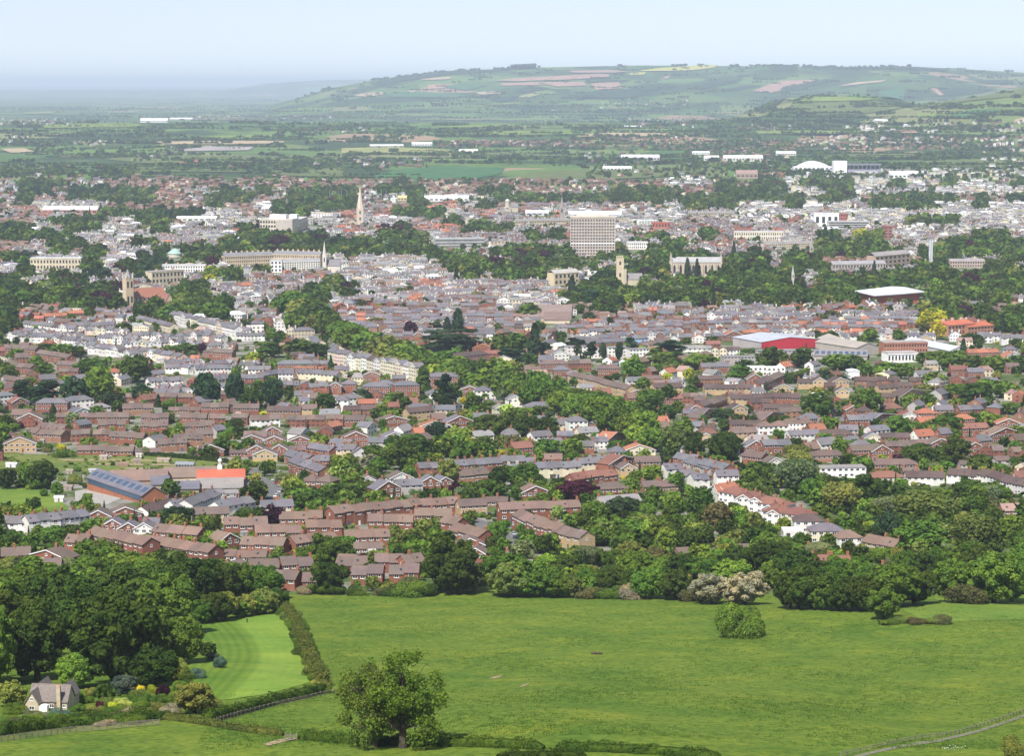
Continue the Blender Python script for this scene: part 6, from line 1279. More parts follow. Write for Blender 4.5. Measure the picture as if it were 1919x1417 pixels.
halls('B', 'mission_church', 'low brown roofed hall left of the long church roof', 'church', (1290,140), (1293,110), (1140,132), 4, 5, (.6, .5, .38), (.21, .15, .13))
for (x0, x1, yt, yb, lab, roof, wall) in [(80, 182, 386, 401, 'long white roofed superstore by red sheds at the left', (.8,.8,.8), (.5,.2,.2)), (1065, 1165, 395, 411, 'pale blue white factory roof behind the office tower', (.5,.56,.62), (.5,.52,.55)), (795, 878, 366, 377, 'long white fronted sports stand beyond the town', (.7,.72,.75), (.75,.75,.75)),
        (985, 1028, 394, 404, 'white roofed hall left of the dark spire', (.75,.76,.8), (.6,.6,.6)), (263, 314, 221, 229, 'brilliant white distant warehouse on the plain', (.85,.85,.85), (.85,.85,.85)), (318, 360, 220, 224, 'thin white distant warehouse next to the brilliant one', (.8,.8,.8), (.8,.8,.8)),
        (1164, 1236, 289, 301, 'long grey roofed warehouse above the green field', (.6,.62,.66), (.55,.53,.5)), (1130, 1184, 311, 319, 'low white depot below the long grey warehouse', (.75,.75,.73), (.7,.68,.64)), (693, 756, 270, 275, 'thin pale distant shed left of the red suburb', (.75,.75,.75), (.7,.7,.7)), (772, 810, 266, 273, 'short white distant shed left of the red suburb', (.8,.82,.85), (.75,.75,.75)),
        (860, 896, 279, 287, 'cream distant shed in the middle of the plain', (.7,.66,.58), (.72,.68,.6)), (1170, 1202, 235, 238, 'bright white distant sheds at the foot of the long hill', (.85,.85,.85), (.8,.8,.8)), (1320, 1348, 291, 301, 'small white hall with stepped roof near the racecourse', (.78,.78,.78), (.8,.8,.78)), (1356, 1430, 290, 302, 'long pinkish white school buildings near the racecourse', (.6,.58,.55), (.7,.66,.62)),
        (1455, 1492, 283, 291, 'two tiered white hall left of the racecourse stand', (.75,.78,.8), (.65,.6,.55)), (1298, 1330, 283, 289, 'white wavy roofed hall among dark trees', (.85,.85,.83), (.8,.8,.78)), (330, 405, 405, 414, 'long white roofed works left of the cream office block', (.75,.75,.73), (.7,.7,.68)), (1635, 1655, 222, 228, 'white farmhouse block below the round green hill', (.7,.7,.7), (.85,.85,.83)), (745, 762, 366, 376, 'yellow hall beside the sports stand', (.6,.5,.2), (.65,.5,.2)),
        (1380, 1420, 318, 334, 'brown brick block rising from the racecourse trees', (.32,.2,.17), (.4,.26,.2)), (1668, 1722, 320, 334, 'white mansion group right of the racecourse stand', (.6,.6,.6), (.85,.85,.82))]:
    b = LM('warehouse', lab, 'warehouse', x0, x1, yt, yb); e = max(b.h*.55, 2)
    b.part('wall', gable_body(b.W, 30, e, b.h*.4), M['wall'], wall); b.part('roof', gable_roof(b.W, 30, e, b.h*.4, .4), M['roof'], roof)
    n = max(3, int(b.W/9)); b.windows(n, 1, -b.W/2, b.W/2, e*.15, e*.85)
# racecourse stands
b = LM('racecourse_hall', 'white vaulted racecourse hall beside the dark grandstand', 'hall', 1488, 1562, 303, 324); W, h = b.W, b.h
b.part('wall', rise_box(W, 0, 40, h*.55), M['wall'], (.84, .84, .83)); m = MB(); m.prism([(-W*.42 + W*.84*k/10, h*.55 + h*.5*math.sin(math.pi*k/10)) for k in range(11)], 5, 40, 'y'); b.part('vault', m, M['roof'], (.82, .83, .84)); b.windows(9, 2, -W/2, W/2, h*.05, h*.5)
b = LM('grandstand', 'dark tiered grandstand with a white block at its left end', 'grandstand', 1562, 1652, 302, 326); W, h = b.W, b.h
b.part('terrace', MB().prism([(0, -3), (30, -3), (30, h*.6), (0, h*.2)], -W*.2, W/2, 'x'), M['wall'], (.2, .2, .27)); b.part('roof', MB().box(-W*.22, W/2, 4, 34, h*.68, h*.78), M['roof'], (.2, .2, .25)); b.part('end_block', MB().box(-W/2, -W*.22, 0, 34, -3, h), M['wall'], (.84, .84, .83)); b.part('lower_stand', MB().box(-W*.1, W*.4, -14, -.5, -3, h*.22), M['wall'], (.55, .52, .5))
for k in range(8): xc = -W*.2 + W*.7*(k+.5)/8; b.part('column', MB().box(xc-.5, xc+.5, 4.5, 5.5, h*.2, h*.68), M['metal'])
# pale slab chimney, green dome
b = LM('boiler_chimney', 'tall pale grey slab chimney standing before dark trees', 'chimney', 1741, 1747.5, 449, 491)
b.part('shaft', MB().box(-b.W/2, b.W/2, 0, 4, -3, b.h), M['wall'], (.55, .57, .58)); b.part('flue', MB().box(-.7, .7, -.3, -.01, 0, b.h*.99), M['wall'], (.33, .38, .46)); b.part('cap', MB().box(-b.W/2-.3, b.W/2+.3, -.3, 4.3, b.h, b.h+.8), M['metal'])
b = LM('copper_dome_hall', 'round hall with a pale green copper dome among white villas', 'hall', 312, 340, 470, 482); W = b.W
b.part('drum', MB().cyl(0, W/2, -3, b.h*.5, W*.5, W*.5, 16), M['wall'], (.6, .55, .45)); m = MB(); m.cyl(0, W/2, b.h*.5, b.h*.95, W*.54, W*.3, 16); m.cyl(0, W/2, b.h*.95, b.h*1.35, W*.3, .3, 16); b.part('dome', m, M['roof'], (.30, .50, .42))
def mast(px, yt, yb, label, w=.12, head=True):
    x, y, z = at(px, yb); h = (yb - yt)*y/F; r = empty('lamp_mast', (x, y, z), 0, label, 'mast')
    MB().cyl(0, 0, -.5, h, w*1.5, w, 8).build('pole', M['metal'], r)
    if head: MB().box(-.9, .9, -.2, .2, h, h + .35).build('lamp_head', M['metal'], r)
mast(1087, 994, 1047, 'grey aerial mast at the end of the cul-de-sac terrace', .16)
mast(490, 884, 925, 'grey lamp post at the road junction', .1)
for k, px in enumerate((618, 628, 640, 650, 706, 715, 724)): mast(px, 357, 379, ['thin floodlight mast, %s of seven beyond the tall spire' % w for w in ('leftmost', 'second', 'third', 'middle', 'fifth', 'sixth', 'rightmost')][k], .3)
# allotment sheds and greenhouses
def shed(t, x, y, w, h, col, label, glass=False):
    A = at(*T(t, x, y)); s = A[1]/F/3; W, Hh = w*s, h*s; r = empty('greenhouse' if glass else 'garden_shed', A, rng.uniform(-.2, .2), label, 'greenhouse' if glass else 'shed')
    gable_body(W, W*.7, Hh*.65, Hh*.3).build('wall', M['metal'] if glass else M['wall'], r, col); gable_roof(W, W*.7, Hh*.65, Hh*.3, .1, t=.08).build('roof', M['metal'] if glass else M['roof'], r, tuple(c*.8 for c in col))
    MB().box(-.4, .4, -.06, -.005, 0, min(1.9, Hh*.6)).build('door', M['timber'], r)
    if glass:
        for k in range(6): MB().box(-W/2 + W*(k+.12)/6, -W/2 + W*(k+.88)/6, -.05, -.004, Hh*.12, Hh*.6).build('pane', M['pane'], r)
shed('D', 1035, 178, 100, 40, (.6, .65, .62), 'long glass greenhouse at the end of the allotments', True)
for (x, y, w, h, c, lab) in [(770,150,40,34,(.3,.25,.2),'brown shed in the middle of the allotments'), (915,140,70,26,(.4,.32,.25),'wide low shed at the top of the allotments'), (690,165,60,26,(.3,.2,.15),'dark shed left of the middle allotment beds'), (580,125,40,28,(.38,.34,.3),'grey shed below the left gabled bungalows'), (520,200,40,26,(.45,.45,.45),'pale shed at the lower allotment edge'), (390,205,34,28,(.33,.3,.24),'small shed by the lower left beds'), (330,365,50,40,(.6,.6,.6),'white pavilion beside the playing field'), (380,300,46,36,(.3,.25,.22),'brown hut above the school yard'), (60,170,60,30,(.7,.7,.7),'white hut under the big left trees')]:
    shed('D', x, y, w, h, c, lab)
# ------------------------------------------------------------------ parked cars
def car_mesh():
    b = MB(); b.prism([(-2.05,.35),(2.05,.35),(2.1,.62),(2.0,.82),(1.0,.92),(-1.75,.95),(-2.08,.8)], -.84, .84, 'y')
    c = MB(); sec = [(.95,.9),(.35,1.42),(-1.15,1.44),(-1.8,.93)]
    k = len(c.V)
    for yy, sc_ in ((-.8, 0), (.8, 0)):
        c.V += [(p[0], yy*(1 if p[1] < 1 else .82), p[1]) for p in sec]
    c.F += [(0,1,2,3), (7,6,5,4), (0,4,5,1), (2,6,7,3), (1,5,6,2)]; c.I += [1, 1, 1, 1, 0]
    w = MB(); n = 12; [w.V.extend([(.33*math.cos(6.283*i/n), y, .33*math.sin(6.283*i/n)) for i in range(n)]) for y in (-.11, .11)]
    w.F += [tuple(range(n)), tuple(reversed(range(n, 2*n)))] + [(i, i+n, (i+1) % n + n, (i+1) % n) for i in range(n)]; w.I += [0]*len(w.F)
    return b.data('body', M['paint']), c.data('cabin', [M['paint'], M['pane']]), w.data('wheel', M['tyre']), MB().box(-.05, .03, -.2, .2, -.08, .08).data('headlight', M['trim'])
CB = car_mesh()
def car(t, x, y, rz, col, label):
    A = at(*T(t, x, y)); r = empty('parked_car', (A[0], A[1], A[2] + .12), rz, label, 'car', 'cars parked along the streets')
    link('body', CB[0], r, col); link('cabin', CB[1], r, col)
    for a in (-1.3, 1.3):
        for bq in (-.78, .78): link('wheel', CB[2], r, loc=(a, bq, .33))
    for bq in (-.6, .6): link('headlight', CB[3], r, loc=(2.09, bq, .68))
CC_ = {'white': (.8,.8,.8), 'silver': (.5,.52,.54), 'dark': (.03,.035,.05), 'blue': (.05,.1,.25), 'red': (.4,.03,.03)}
for (t, x, y, rz, c, l) in [('E',880,512,.3,'dark','dark car parked in front of the first cul-de-sac house'),('E',915,520,.3,'blue','blue car parked by the yellow shrub of the cul-de-sac'),('E',985,568,1.1,'dark','dark car at the kerb halfway down the cul-de-sac'),('E',1010,572,1.2,'dark','black car next to another in the cul-de-sac'),('E',1045,560,1.0,'white','white car on the cul-de-sac forecourt'),('E',1085,615,.2,'white','white car at the low end of the cul-de-sac'),('E',1115,632,.3,'silver','silver car near the cul-de-sac end'),('E',985,620,1.4,'dark','dark car standing on the road by the end hedge'),
        ('E',735,505,1.0,'silver','silver car at the top of the cul-de-sac'),('E',1135,652,.3,'white','white car under the aerial mast'),('D',1550,245,.1,'white','white car at the top of the junction road'),('D',1565,262,.1,'red','red car behind the white one at the junction'),('D',1555,335,1.3,'white','white car in the middle of the junction road'),('D',1515,350,1.2,'blue','dark blue car low on the junction road'),('D',1580,310,1.2,'silver','silver car beside the old terrace'),('D',770,690,.2,'silver','silver car outside the brick terrace above the wood'),('D',1270,690,.1,'white','white car by the low white fronted brick range'),('D',1645,660,.9,'red','red car between two brick blocks'),
        ('E',285,588,.2,'white','white car beside the left brick block'),('C',1425,290,.4,'silver','silver car in the estate yard'),('B',1560,478,.8,'white','white car in the brown terrace court'),('B',1575,485,.8,'silver','silver car in the brown terrace court'),('E',1720,420,.4,'dark','dark car hidden behind the stone bungalow hedge')]:
    car(t, x, y, rz, CC_[c], l)
# ------------------------------------------------------------------ the dense middle of the town: what stands where, cell by cell (32 x 15 photo pixels)
G_ = '''mtttmmbbbbbbbbbbbbbb mddmdddttbbmmdmtmttt mtbbtttttbbmtttbmttt brwwwwbbbbbbtbbwtttt mbrwmttttdddwwbmttpp bbmtttmwttbwwwwmmppp dtwmttwmmtwgggtttppm dtttwwmwmmggwwttttdw bbmttmwmtgggmttdttud bmmtmtmwwttdttttttdt tdwwwtwwdddtuwwwwwww wdtmmtwudddwwwwtmwww wdmuwdmmdtwmytwgggbg twwuuwmmmmmgwmgggggt dttdtduwwwttmgwgggtt ddttdtudmmttwmwmmttw tmbbttmgdttttwmgtttr drbwwgggdttttwmgmttr dwwgggggwgwwwmmgwttt'''.split()
H_ = '''bbbdbbbbbbbbbmbbbbbw tmtttbbbttbbbbmmtttt tmmwtpppptttttttdttd tmmbtrrmtbbgggggbgbw rgrtttwgrgmmgwwrwpww bwwwmmtwmggmmmmgpppw rmrurrrtttgggggwwgrg mwtttwgggggttrwwwbtw tttttwppppgmgggwwtwt ttttttmmmtttttmmtttt bwwwwmttmmuuttmttmtt wgwwwgttttuttttwwttm wwwwwwgtmttttwwdtttm wgmwrrwgggggggmdttmt twgmggwmgmgmgmtttttt gmgwrggggwwwwtdttttt wmggggggggwwgbbtbggg mggrggggggggmbbbbggg trrrggtdggggggggrrgg'''.split()
I_ = '''bmtbttwtttwwtwmtwwmt bbttttwwttwmmmmwwwww tttttttmttmtttttmtmd tttmwwtwmwmttttwwtww gggwwwwwmwwwwmwwwwww bggwwbrwwwwwwtttggww gbgrggggwwgggwwgwwmw gtggwwwgtgyygwgwmttg mgggggwgttttmmwttttt gwggdgtttttttwtttttt ttmdumttbbbbgbmtmmmt dttttmtttgggmgtttttm tttttttwtttttttttutt tttttttmtttttttfttut tttttttfttttttftttttt tttttttttttttttttttm gmgggggmgggggfttmmbb bgwgggrggwgwggmtttmt ggwggrrrrgwrgmyrrrtt'''.split()
HMIX = {'w': [('w','s',5),('w','g',3),('c','s',3),('w','w',1.6),('c','g',2),('s','g',1),('w','m',1)], 'g': [('b','s',3),('n','s',3),('w','s',2.4),('c','g',1.4),('g','s',2),('b','b',1.2),('w','g',1.4),('b','r',.5)],
        'r': [('b','r',3),('b','k',3),('b','s',2),('w','r',1),('n','d',1)], 'b': [('b','m',4),('b','d',2),('n','b',3),('w','m',1),('b','k',1.6),('c','p',1)], 'p': [('w','g',2),('g','g',2),('c','g',2),('w','w',1)], 'm': [('w','s',3),('b','s',2),('c','g',1),('b','m',1.4),('n','b',1)]}
TMIX = {'t': [('broad','mid',8),('broad','dark',15),('broad','light',1),('broad','olive',1.6),('cone','pine',.9),('broad','copper',.35),('broad','grey',1)], 'd': [('broad','dark',6),('broad','pine',4),('cone','pine',1),('broad','mid',1)],
        'u': [('broad','copper',2),('broad','dark',4)], 'y': [('broad','yellow',3),('broad','light',3)]}
LAND = []                                     # photo rectangles of the landmarks, kept free
for o in list(COL.objects):
    if o.parent is None and o.get('category') and o['category'] in ('tower block','church','terrace','chapel','sports hall','shed','hall','grandstand','chimney','office block','warehouse','school building','cottage'):
        xs, ys, zs, wx, wy = [], [], [], [], []
        o_m = o.matrix_basis if True else None
        for c in o.children:
            if c.type != 'MESH': continue
            mm = o.matrix_basis @ c.matrix_basis
            for v in c.bound_box:
                w_ = mm @ __import__('mathutils').Vector(v); wx.append(w_.x); wy.append(w_.y)
                p_ = to_px(*w_); xs.append(p_[0]); ys.append(p_[1])
        LAND.append((min(xs), min(ys), max(xs), max(ys), min(wy), min(wx), max(wx), max(wy)))
def near_landmark(x, y, m=3):
    return any(l[5]-m < x < l[6]+m and l[4]-m < y < l[7]+m for l in LAND)
def hides(px0, py0, px1, py1, y, rects, frac):
    for r in rects:
        if r[4] <= y: continue
        ox, oy = min(px1, r[2]) - max(px0, r[0]), min(py1, r[3]) - max(py0, r[1])
        if ox > 0 and oy > 0 and ox*oy > frac*(r[2]-r[0])*(r[3]-r[1]): return True
    return False
n_hand = len(HOUSES)
HRECT = [(*h['rect'][:2], h['rect'][2], h['rect'][3] - (h['rect'][3]-h['rect'][1])*.3, h['y']) for h in HOUSES]
HG = {}
for i, h in enumerate(HOUSES): HG.setdefault((int(h['x']//30), int(h['y']//30)), []).append(i)
def on_house(x, y, m):
    for a in (-1, 0, 1):
        for b_ in (-1, 0, 1):
            for i in HG.get((int(x//30)+a, int(y//30)+b_), ()):
                h = HOUSES[i]; dx, dy = x - h['x'], y - h['y']; c, s = math.cos(h['rz']), math.sin(h['rz'])
                if abs(dx*c + dy*s) < h['W']/2 + m and abs(-dx*s + dy*c) < h['D']/2 + m: return True
    return False
def fill_house(px, py, typ):
    x, y, z = at(px, py)
    if near_landmark(x, y, 12) or on_house(x, y, 7): return
    w, r = pick([(a, b_, c) for a, b_, c in HMIX[typ]])
    ang = .9*math.sin(x/310 + 1) + .7*math.sin(y/420) + (math.pi/2 if math.sin(x/90 + y/140) > .55 else 0)
    if typ == 'p': W, D, He, rise, form = rng.uniform(22, 48), rng.uniform(14, 22), rng.uniform(6, 10), .4, 'f'
    elif typ == 'b': W, D, He, rise, form = rng.uniform(8, 17), 8, rng.uniform(4.6, 5.4), rng.uniform(2.4, 3.2), rng.choice('rrrhg')
    elif typ == 'w': W, D, He, rise, form = rng.uniform(8, 19), rng.uniform(8, 11), rng.uniform(6, 10.5), rng.uniform(1.6, 2.8), rng.choice('rrhhgf')
    else: W, D, He, rise, form = rng.uniform(7, 19), rng.uniform(7.5, 9.5), rng.uniform(5, 7.6), rng.uniform(2.2, 3.2), rng.choice('rrrrgh')
    hx = W*F/y/2; top = (He + rise)*F/y
    if hides(px - hx, py - top, px + hx, py, y, HRECT, .3) or hides(px - hx, py - top, px + hx, py, y, LAND, .06): return
    if form == 'f': rise = .3
    house_rec(x, y, float(ground(x, y)) - .2, W, D, He, rise, ang*.5 + rng.uniform(-.04, .04), w, r, form)
def fill_tree(px, py, typ, small=1.):
    x, y, z = at(px, py)
    if near_landmark(x, y, 5) or on_house(x, y, 2.5): return
    k, tone = pick(TMIX[typ]) if typ in TMIX else pick(MIX)
    h = rng.uniform(8.5, 16.5)*small*(1.15 if k == 'cone' else 1); w = h*rng.uniform(.75, 1.12)*(.5 if k == 'cone' else 1)
    s = F/y; px0, py0, px1, py1 = px - w*s/2.3, py - h*s, px + w*s/2.3, py
    if hides(px0, py0, px1, py1, y, HRECT, .3) or hides(px0, py0, px1, py1, y, LAND, .05): return
    tree_at(x, y, z, h, w/.9, k, tone)
CW = 1919 / 60
for ti, rows in enumerate((G_, H_, I_)):
    for r, line in enumerate(rows):
        for c in range(20):
            ch = line[c]; x0 = (ti*20 + c)*CW; y0 = 335 + 15*r
            D_ = depth_of_row(y0 + 7.5); area = (CW*D_/F) * (depth_of_row(y0) - depth_of_row(y0 + 15))
            if ch == 'f': continue
            low = y0 > 560                      # hand-placed rows start here
            if ch in 'wgrbpm':
                nh = min(int(area/(150 if ch == 'b' else 190)), 22 if y0 > 380 else 16); nt = nh // 3
                if ch == 'p': nh, nt = max(1, nh//5), nh//4
                if ch == 'm': nh, nt = nh*2//3, nh*2//3
                if low: nh, nt = nh*2//3, nt
                for _ in range(nh): fill_house(x0 + rng.random()*CW, y0 + rng.random()*15 + 4, ch)
                for _ in range(nt): fill_tree(x0 + rng.random()*CW, y0 + rng.random()*15 + 3, 't', .62)
            else:
                for _ in range(min(int(area/62), 17)): fill_tree(x0 + rng.random()*CW, y0 + rng.random()*15 + 6, ch if ch in TMIX else 't', 1.1)
                if rng.random() < .35: fill_house(x0 + rng.random()*CW, y0 + rng.random()*15 + 4, 'm')
# the town goes on beyond both edges of the photograph
for side in (0, 1):
    for _ in range(2600):
        py = 335 + 770*rng.random()**1.5; px = rng.uniform(-330, -8) if side == 0 else rng.uniform(1930, 2250)
        if side == 0 and 870 < py < 995: continue
        if side == 0 and py > 1060: py = rng.uniform(1060, 1290)
        if rng.random() < (.34 if py < 1000 else 0): fill_house(px, py, rng.choice('wgbgr') if py < 600 else rng.choice('bgmb'))
        else: fill_tree(px, py, 't', 1.0 if py < 1000 else 1.15)
# bands of houses and trees on the plain beyond the town
def band(x0, x1, y0, y1, n, typ, trees=0):
    for _ in range(n): fill_house(rng.uniform(x0, x1), rng.uniform(y0, y1), typ)
    for _ in range(trees): fill_tree(rng.uniform(x0, x1), rng.uniform(y0, y1) + 1, 't', .8)
for q in [(820,1090,264,275,150,'b',50), (1090,1280,258,280,60,'b',60), (1240,1500,262,282,110,'b',130), (1500,1919,256,280,230,'b',110), (1500,1919,258,276,50,'w',0), (1280,1480,282,300,70,'b',150), (560,1400,338,350,60,'b',90), (1840,1919,280,332,30,'w',60),
          (1280,1480,300,334,10,'m',170), (1480,1919,322,338,60,'w',120), (1640,1919,318,332,46,'w',40), (1580,1760,236,250,26,'w',30), (1730,1919,228,246,46,'m',46), (1370,1500,235,247,22,'m',40), (1120,1300,184,200,34,'m',40), (1180,1300,222,240,26,'m',50), (640,720,215,220,12,'b',8), (1010,1200,200,208,18,'m',14),
          (0,130,222,236,36,'m',40), (120,240,178,200,20,'m',20), (330,620,217,226,40,'m',60), (200,420,192,206,26,'m',30), (690,800,298,316,16,'m',30), (240,330,284,304,10,'m',22), (340,420,300,312,12,'r',16), (0,60,255,270,8,'w',14), (130,200,266,275,8,'w',12), (550,700,240,252,10,'m',20), (1080,1200,286,315,14,'m',60), (1420,1480,320,334,14,'r',30),
          (60,560,332,346,90,'b',60), (1250,1330,335,350,26,'w',20), (660,720,300,320,10,'m',20), (1100,1300,310,334,10,'m',90), (0,140,310,334,4,'m',80), (180,260,310,334,2,'m',70), (430,640,302,320,4,'m',90)]:
    band(*q)
def lines():
    rs = random.Random(5)
    for i in range(540):
        py = 196 + 138*rs.random()**1.25; px = rs.uniform(-280, 2180); ln = rs.uniform(30, 240); tilt = rs.uniform(-.012, .012)
        if 640 < px < 1300 and py > 312: continue
        k = int(ln / rs.uniform(3.2, 5.5)); big = rs.random() < .35
        for j in range(k):
            if rs.random() < .18: continue
            x = px + ln*j/k + rs.uniform(-1.5, 1.5); y = py + ln*j/k*tilt + rs.uniform(-.35, .35)
            if -300 < x < 2260:
                a = at(x, y)
                if near_landmark(a[0], a[1], 8): continue
                h = rs.uniform(5, 9)*(1.5 if big else 1); tree_at(*a, h, h*rs.uniform(1.0, 1.7), 'bush' if not big else 'broad', rs.choice(['dark','mid','dark','pine','mid']))
    for i in range(260):
        py = 182 + 150*rs.random(); px = rs.uniform(-250, 2170); n = rs.randint(4, 16); w = rs.uniform(6, 26)
        if 640 < px < 1300 and py > 312: continue
        for _ in range(n):
            a = at(px + rs.uniform(-w, w), py + rs.uniform(-1.2, 1.2))
            if near_landmark(a[0], a[1], 8): continue
            h = rs.uniform(8, 15); tree_at(*a, h, h*rs.uniform(.9, 1.3), 'broad', rs.choice(['dark','mid','dark','pine']))
    for i in range(190):                       # woods and hedges on the hills
        py = rs.uniform(128, 200); px = rs.uniform(600, 1930); n = rs.randint(3, 14)
        for j in range(n):
            a = at(px + j*rs.uniform(1.5, 4), py + rs.uniform(-.5, .5))
            if 12000 < a[1] < 30000 or (8000 < a[1] < 12000 and i % 3 == 0): h = rs.uniform(8, 15); tree_at(*a, h, h*1.5, 'broad', rs.choice(['dark', 'pine', 'mid']))
    for (a0, a1, n) in [(990,1012,5), (1155,1170,7), (1255,1290,16), (1300,1325,10), (1355,1385,14), (1395,1410,6), (1440,1490,26), (1500,1700,60), (1870,1890,6), (560,620,20), (700,900,60), (920,985,30), (1410,1470,40,), (1640,1700,14)]:
        for _ in range(n):
            px = rs.uniform(a0, a1); yd = rs.uniform(18800, 20100); u = (px - CX)/F; x = u*yd; h = rs.uniform(11, 22)
            tree_at(x, yd, float(ground(x, yd)) - 1, h, h*1.6, 'broad', 'dark')
    for (a0, a1, n) in [(1490,1640,26), (1400,1450,26), (1640,1720,8)]:
        for _ in range(n):
            px = rs.uniform(a0, a1); yd = rs.uniform(10000, 10600); x = (px - CX)/F*yd; h = rs.uniform(7, 13); tree_at(x, yd, float(ground(x, yd)) - 1, h, h*1.5, 'broad', rs.choice(['dark','mid']))
lines()
# gardens: shrubs and small trees wherever nothing else stands, 600 <= row <= 1115
NOGO = [[(-30,911),(140,925),(150,965),(60,975),(-30,974)], [T('E',*p) for p in [(690,440),(760,440),(900,500),(980,560),(1020,620),(1000,700),(940,690),(920,600),(840,545)]], [T('D',*p) for p in [(1370,185),(1470,175),(1560,250),(1620,350),(1600,380),(1490,380),(1440,240)]],
        [(0,848),(440,850),(410,882),(0,884)], [T('D',*p) for p in [(420,290),(700,330),(600,390),(420,385)]]]
def inside(px, py, poly):
    k = False
    for (ax, ay), (bx, by) in zip(poly, poly[1:] + poly[:1]):
        if (ay > py) != (by > py) and px < (bx - ax)*(py - ay)/(by - ay) + ax: k = not k
    return k
# ------------------------------------------------------------------ cars, sheds and rooflights about the nearer houses
extra = []
def clutter():
    rs = random.Random(21); near = [h for h in HOUSES if h['hand'] and h['y'] < 1750 and 0 < h['px'] < 1919]; rs.shuffle(near); nc = ns = 0
    for h in near:
        c, s = math.cos(h['rz']), math.sin(h['rz'])
        lx, ly = rs.uniform(-.3, .3)*h['W'], -h['D']/2 - rs.uniform(4.5, 8)
        x, y = h['x'] + lx*c - ly*s, h['y'] + lx*s + ly*c; z = float(ground(x, y)); px, py = to_px(x, y, z)
        if on_house(x, y, 2.2) or near_landmark(x, y, 2) or any(inside(px, py, q) for q in NOGO[:1]) or py > 1082: continue
        if nc < 85 and rs.random() < .6:
            cn = rs.choice(['white','silver','dark','blue','red','silver','dark']); r = empty('parked_car', (x, y, z + .1), h['rz'] + rs.choice([0, math.pi/2, math.pi]) + rs.uniform(-.1, .1), None, 'car', 'cars parked along the streets'); nc += 1
            link('body', CB[0], r, CC_[cn]); link('cabin', CB[1], r, CC_[cn])
            for a in (-1.3, 1.3):
                for b_ in (-.78, .78): link('wheel', CB[2], r, loc=(a, b_, .33))
            extra.append((r, cn + ' parked car by a house', px, py)); CARS.append((x, y))
        elif ns < 60:
            w_, d_, hh = rs.uniform(1.8, 3.4), rs.uniform(1.6, 2.6), rs.uniform(1.7, 2.1); cn = rs.choice(['brown','grey','pale','dark']); cl = {'brown': (.24,.17,.11), 'grey': (.36,.36,.35), 'pale': (.6,.58,.52), 'dark': (.1,.09,.08)}[cn]
            r = empty('garden_shed', (x, y, z), h['rz'] + rs.uniform(-.3, .3), None, 'shed', 'garden sheds'); ns += 1
            gable_body(w_, d_, hh, .5).build('wall', M['wall'], r, cl); gable_roof(w_, d_, hh, .55, .12, t=.06).build('roof', M['roof'], r, tuple(q*.7 for q in cl)); MB().box(-.4, .4, -.05, -.004, .05, 1.7).build('door', M['timber'], r)
            extra.append((r, cn + ' garden shed', px, py)); CARS.append((x, y))
CARS = []
def near_car(x, y): return any(abs(x-a) < 3.2 and -4.5 < y-b < 2.5 for a, b in CARS)
GMIX = [('bush','mid',26),('bush','dark',26),('bush','olive',12),('bush','light',9),('broad','mid',14),('broad','dark',14),('broad','light',5),('broad','olive',5),('cone','pine',4),('bush','yellow',1.6),('bush','copper',1.6),('bush','brown',4),('bush','blossom',1.5),('weep','grey',2)]
# odd houses between the rows
for _ in range(950):
    py = 622 + 235*rng.random(); px = rng.uniform(0, 1919)
    if any(inside(px, py, p) for p in NOGO): continue
    n0 = len(HOUSES); fill_house(px, py, rng.choice('gbmmrw'))
    if len(HOUSES) > n0:
        h = HOUSES[-1]; h['hand'] = True; h['W'] = min(h['W'], 12); h['He'] = min(h['He'], 5.4)
        if h['form'] == 'f': h['form'], h['rise'] = 'r', 2.4
        HG.setdefault((int(h['x']//30), int(h['y']//30)), []).append(n0); HRECT.append((*h['rect'][:3], h['rect'][3] - (h['rect'][3]-h['rect'][1])*.3, h['y']))
clutter()
tries = 0
for _ in range(7500):
    py = 602 + 512*rng.random()**.9; px = rng.uniform(-15, 1935)
    if px < 560 and py > 1075: continue
    if any(inside(px, py, p) for p in NOGO): continue
    x, y, z = at(px, py)
    if near_landmark(x, y, 2) or on_house(x, y, 1.2) or near_car(x, y): continue
    k, tone = pick(GMIX); h = {'bush': rng.uniform(1.6, 4.2), 'cone': rng.uniform(5, 10)}.get(k, rng.uniform(4.5, 9.5)); w = h*rng.uniform(.9, 1.4)*(.42 if k == 'cone' else 1)
    s = F/y
    if hides(px - w*s/2, py - h*s, px + w*s/2, py, y, HRECT, .22) or hides(px - w*s/2, py - h*s, px + w*s/2, py, y, LAND, .04): continue
    tree_at(x, y, z, h, w, k, tone)
# allotment plants
for _ in range(150):
    px, py = rng.uniform(0, 430), rng.uniform(850, 884); x, y, z = at(px, py)
    if not on_house(x, y, 2) and not near_landmark(x, y, 2): tree_at(x, y, z, rng.uniform(.6, 2.0), rng.uniform(1, 3), 'bush', rng.choice(['mid','olive','dark','grey','light']))
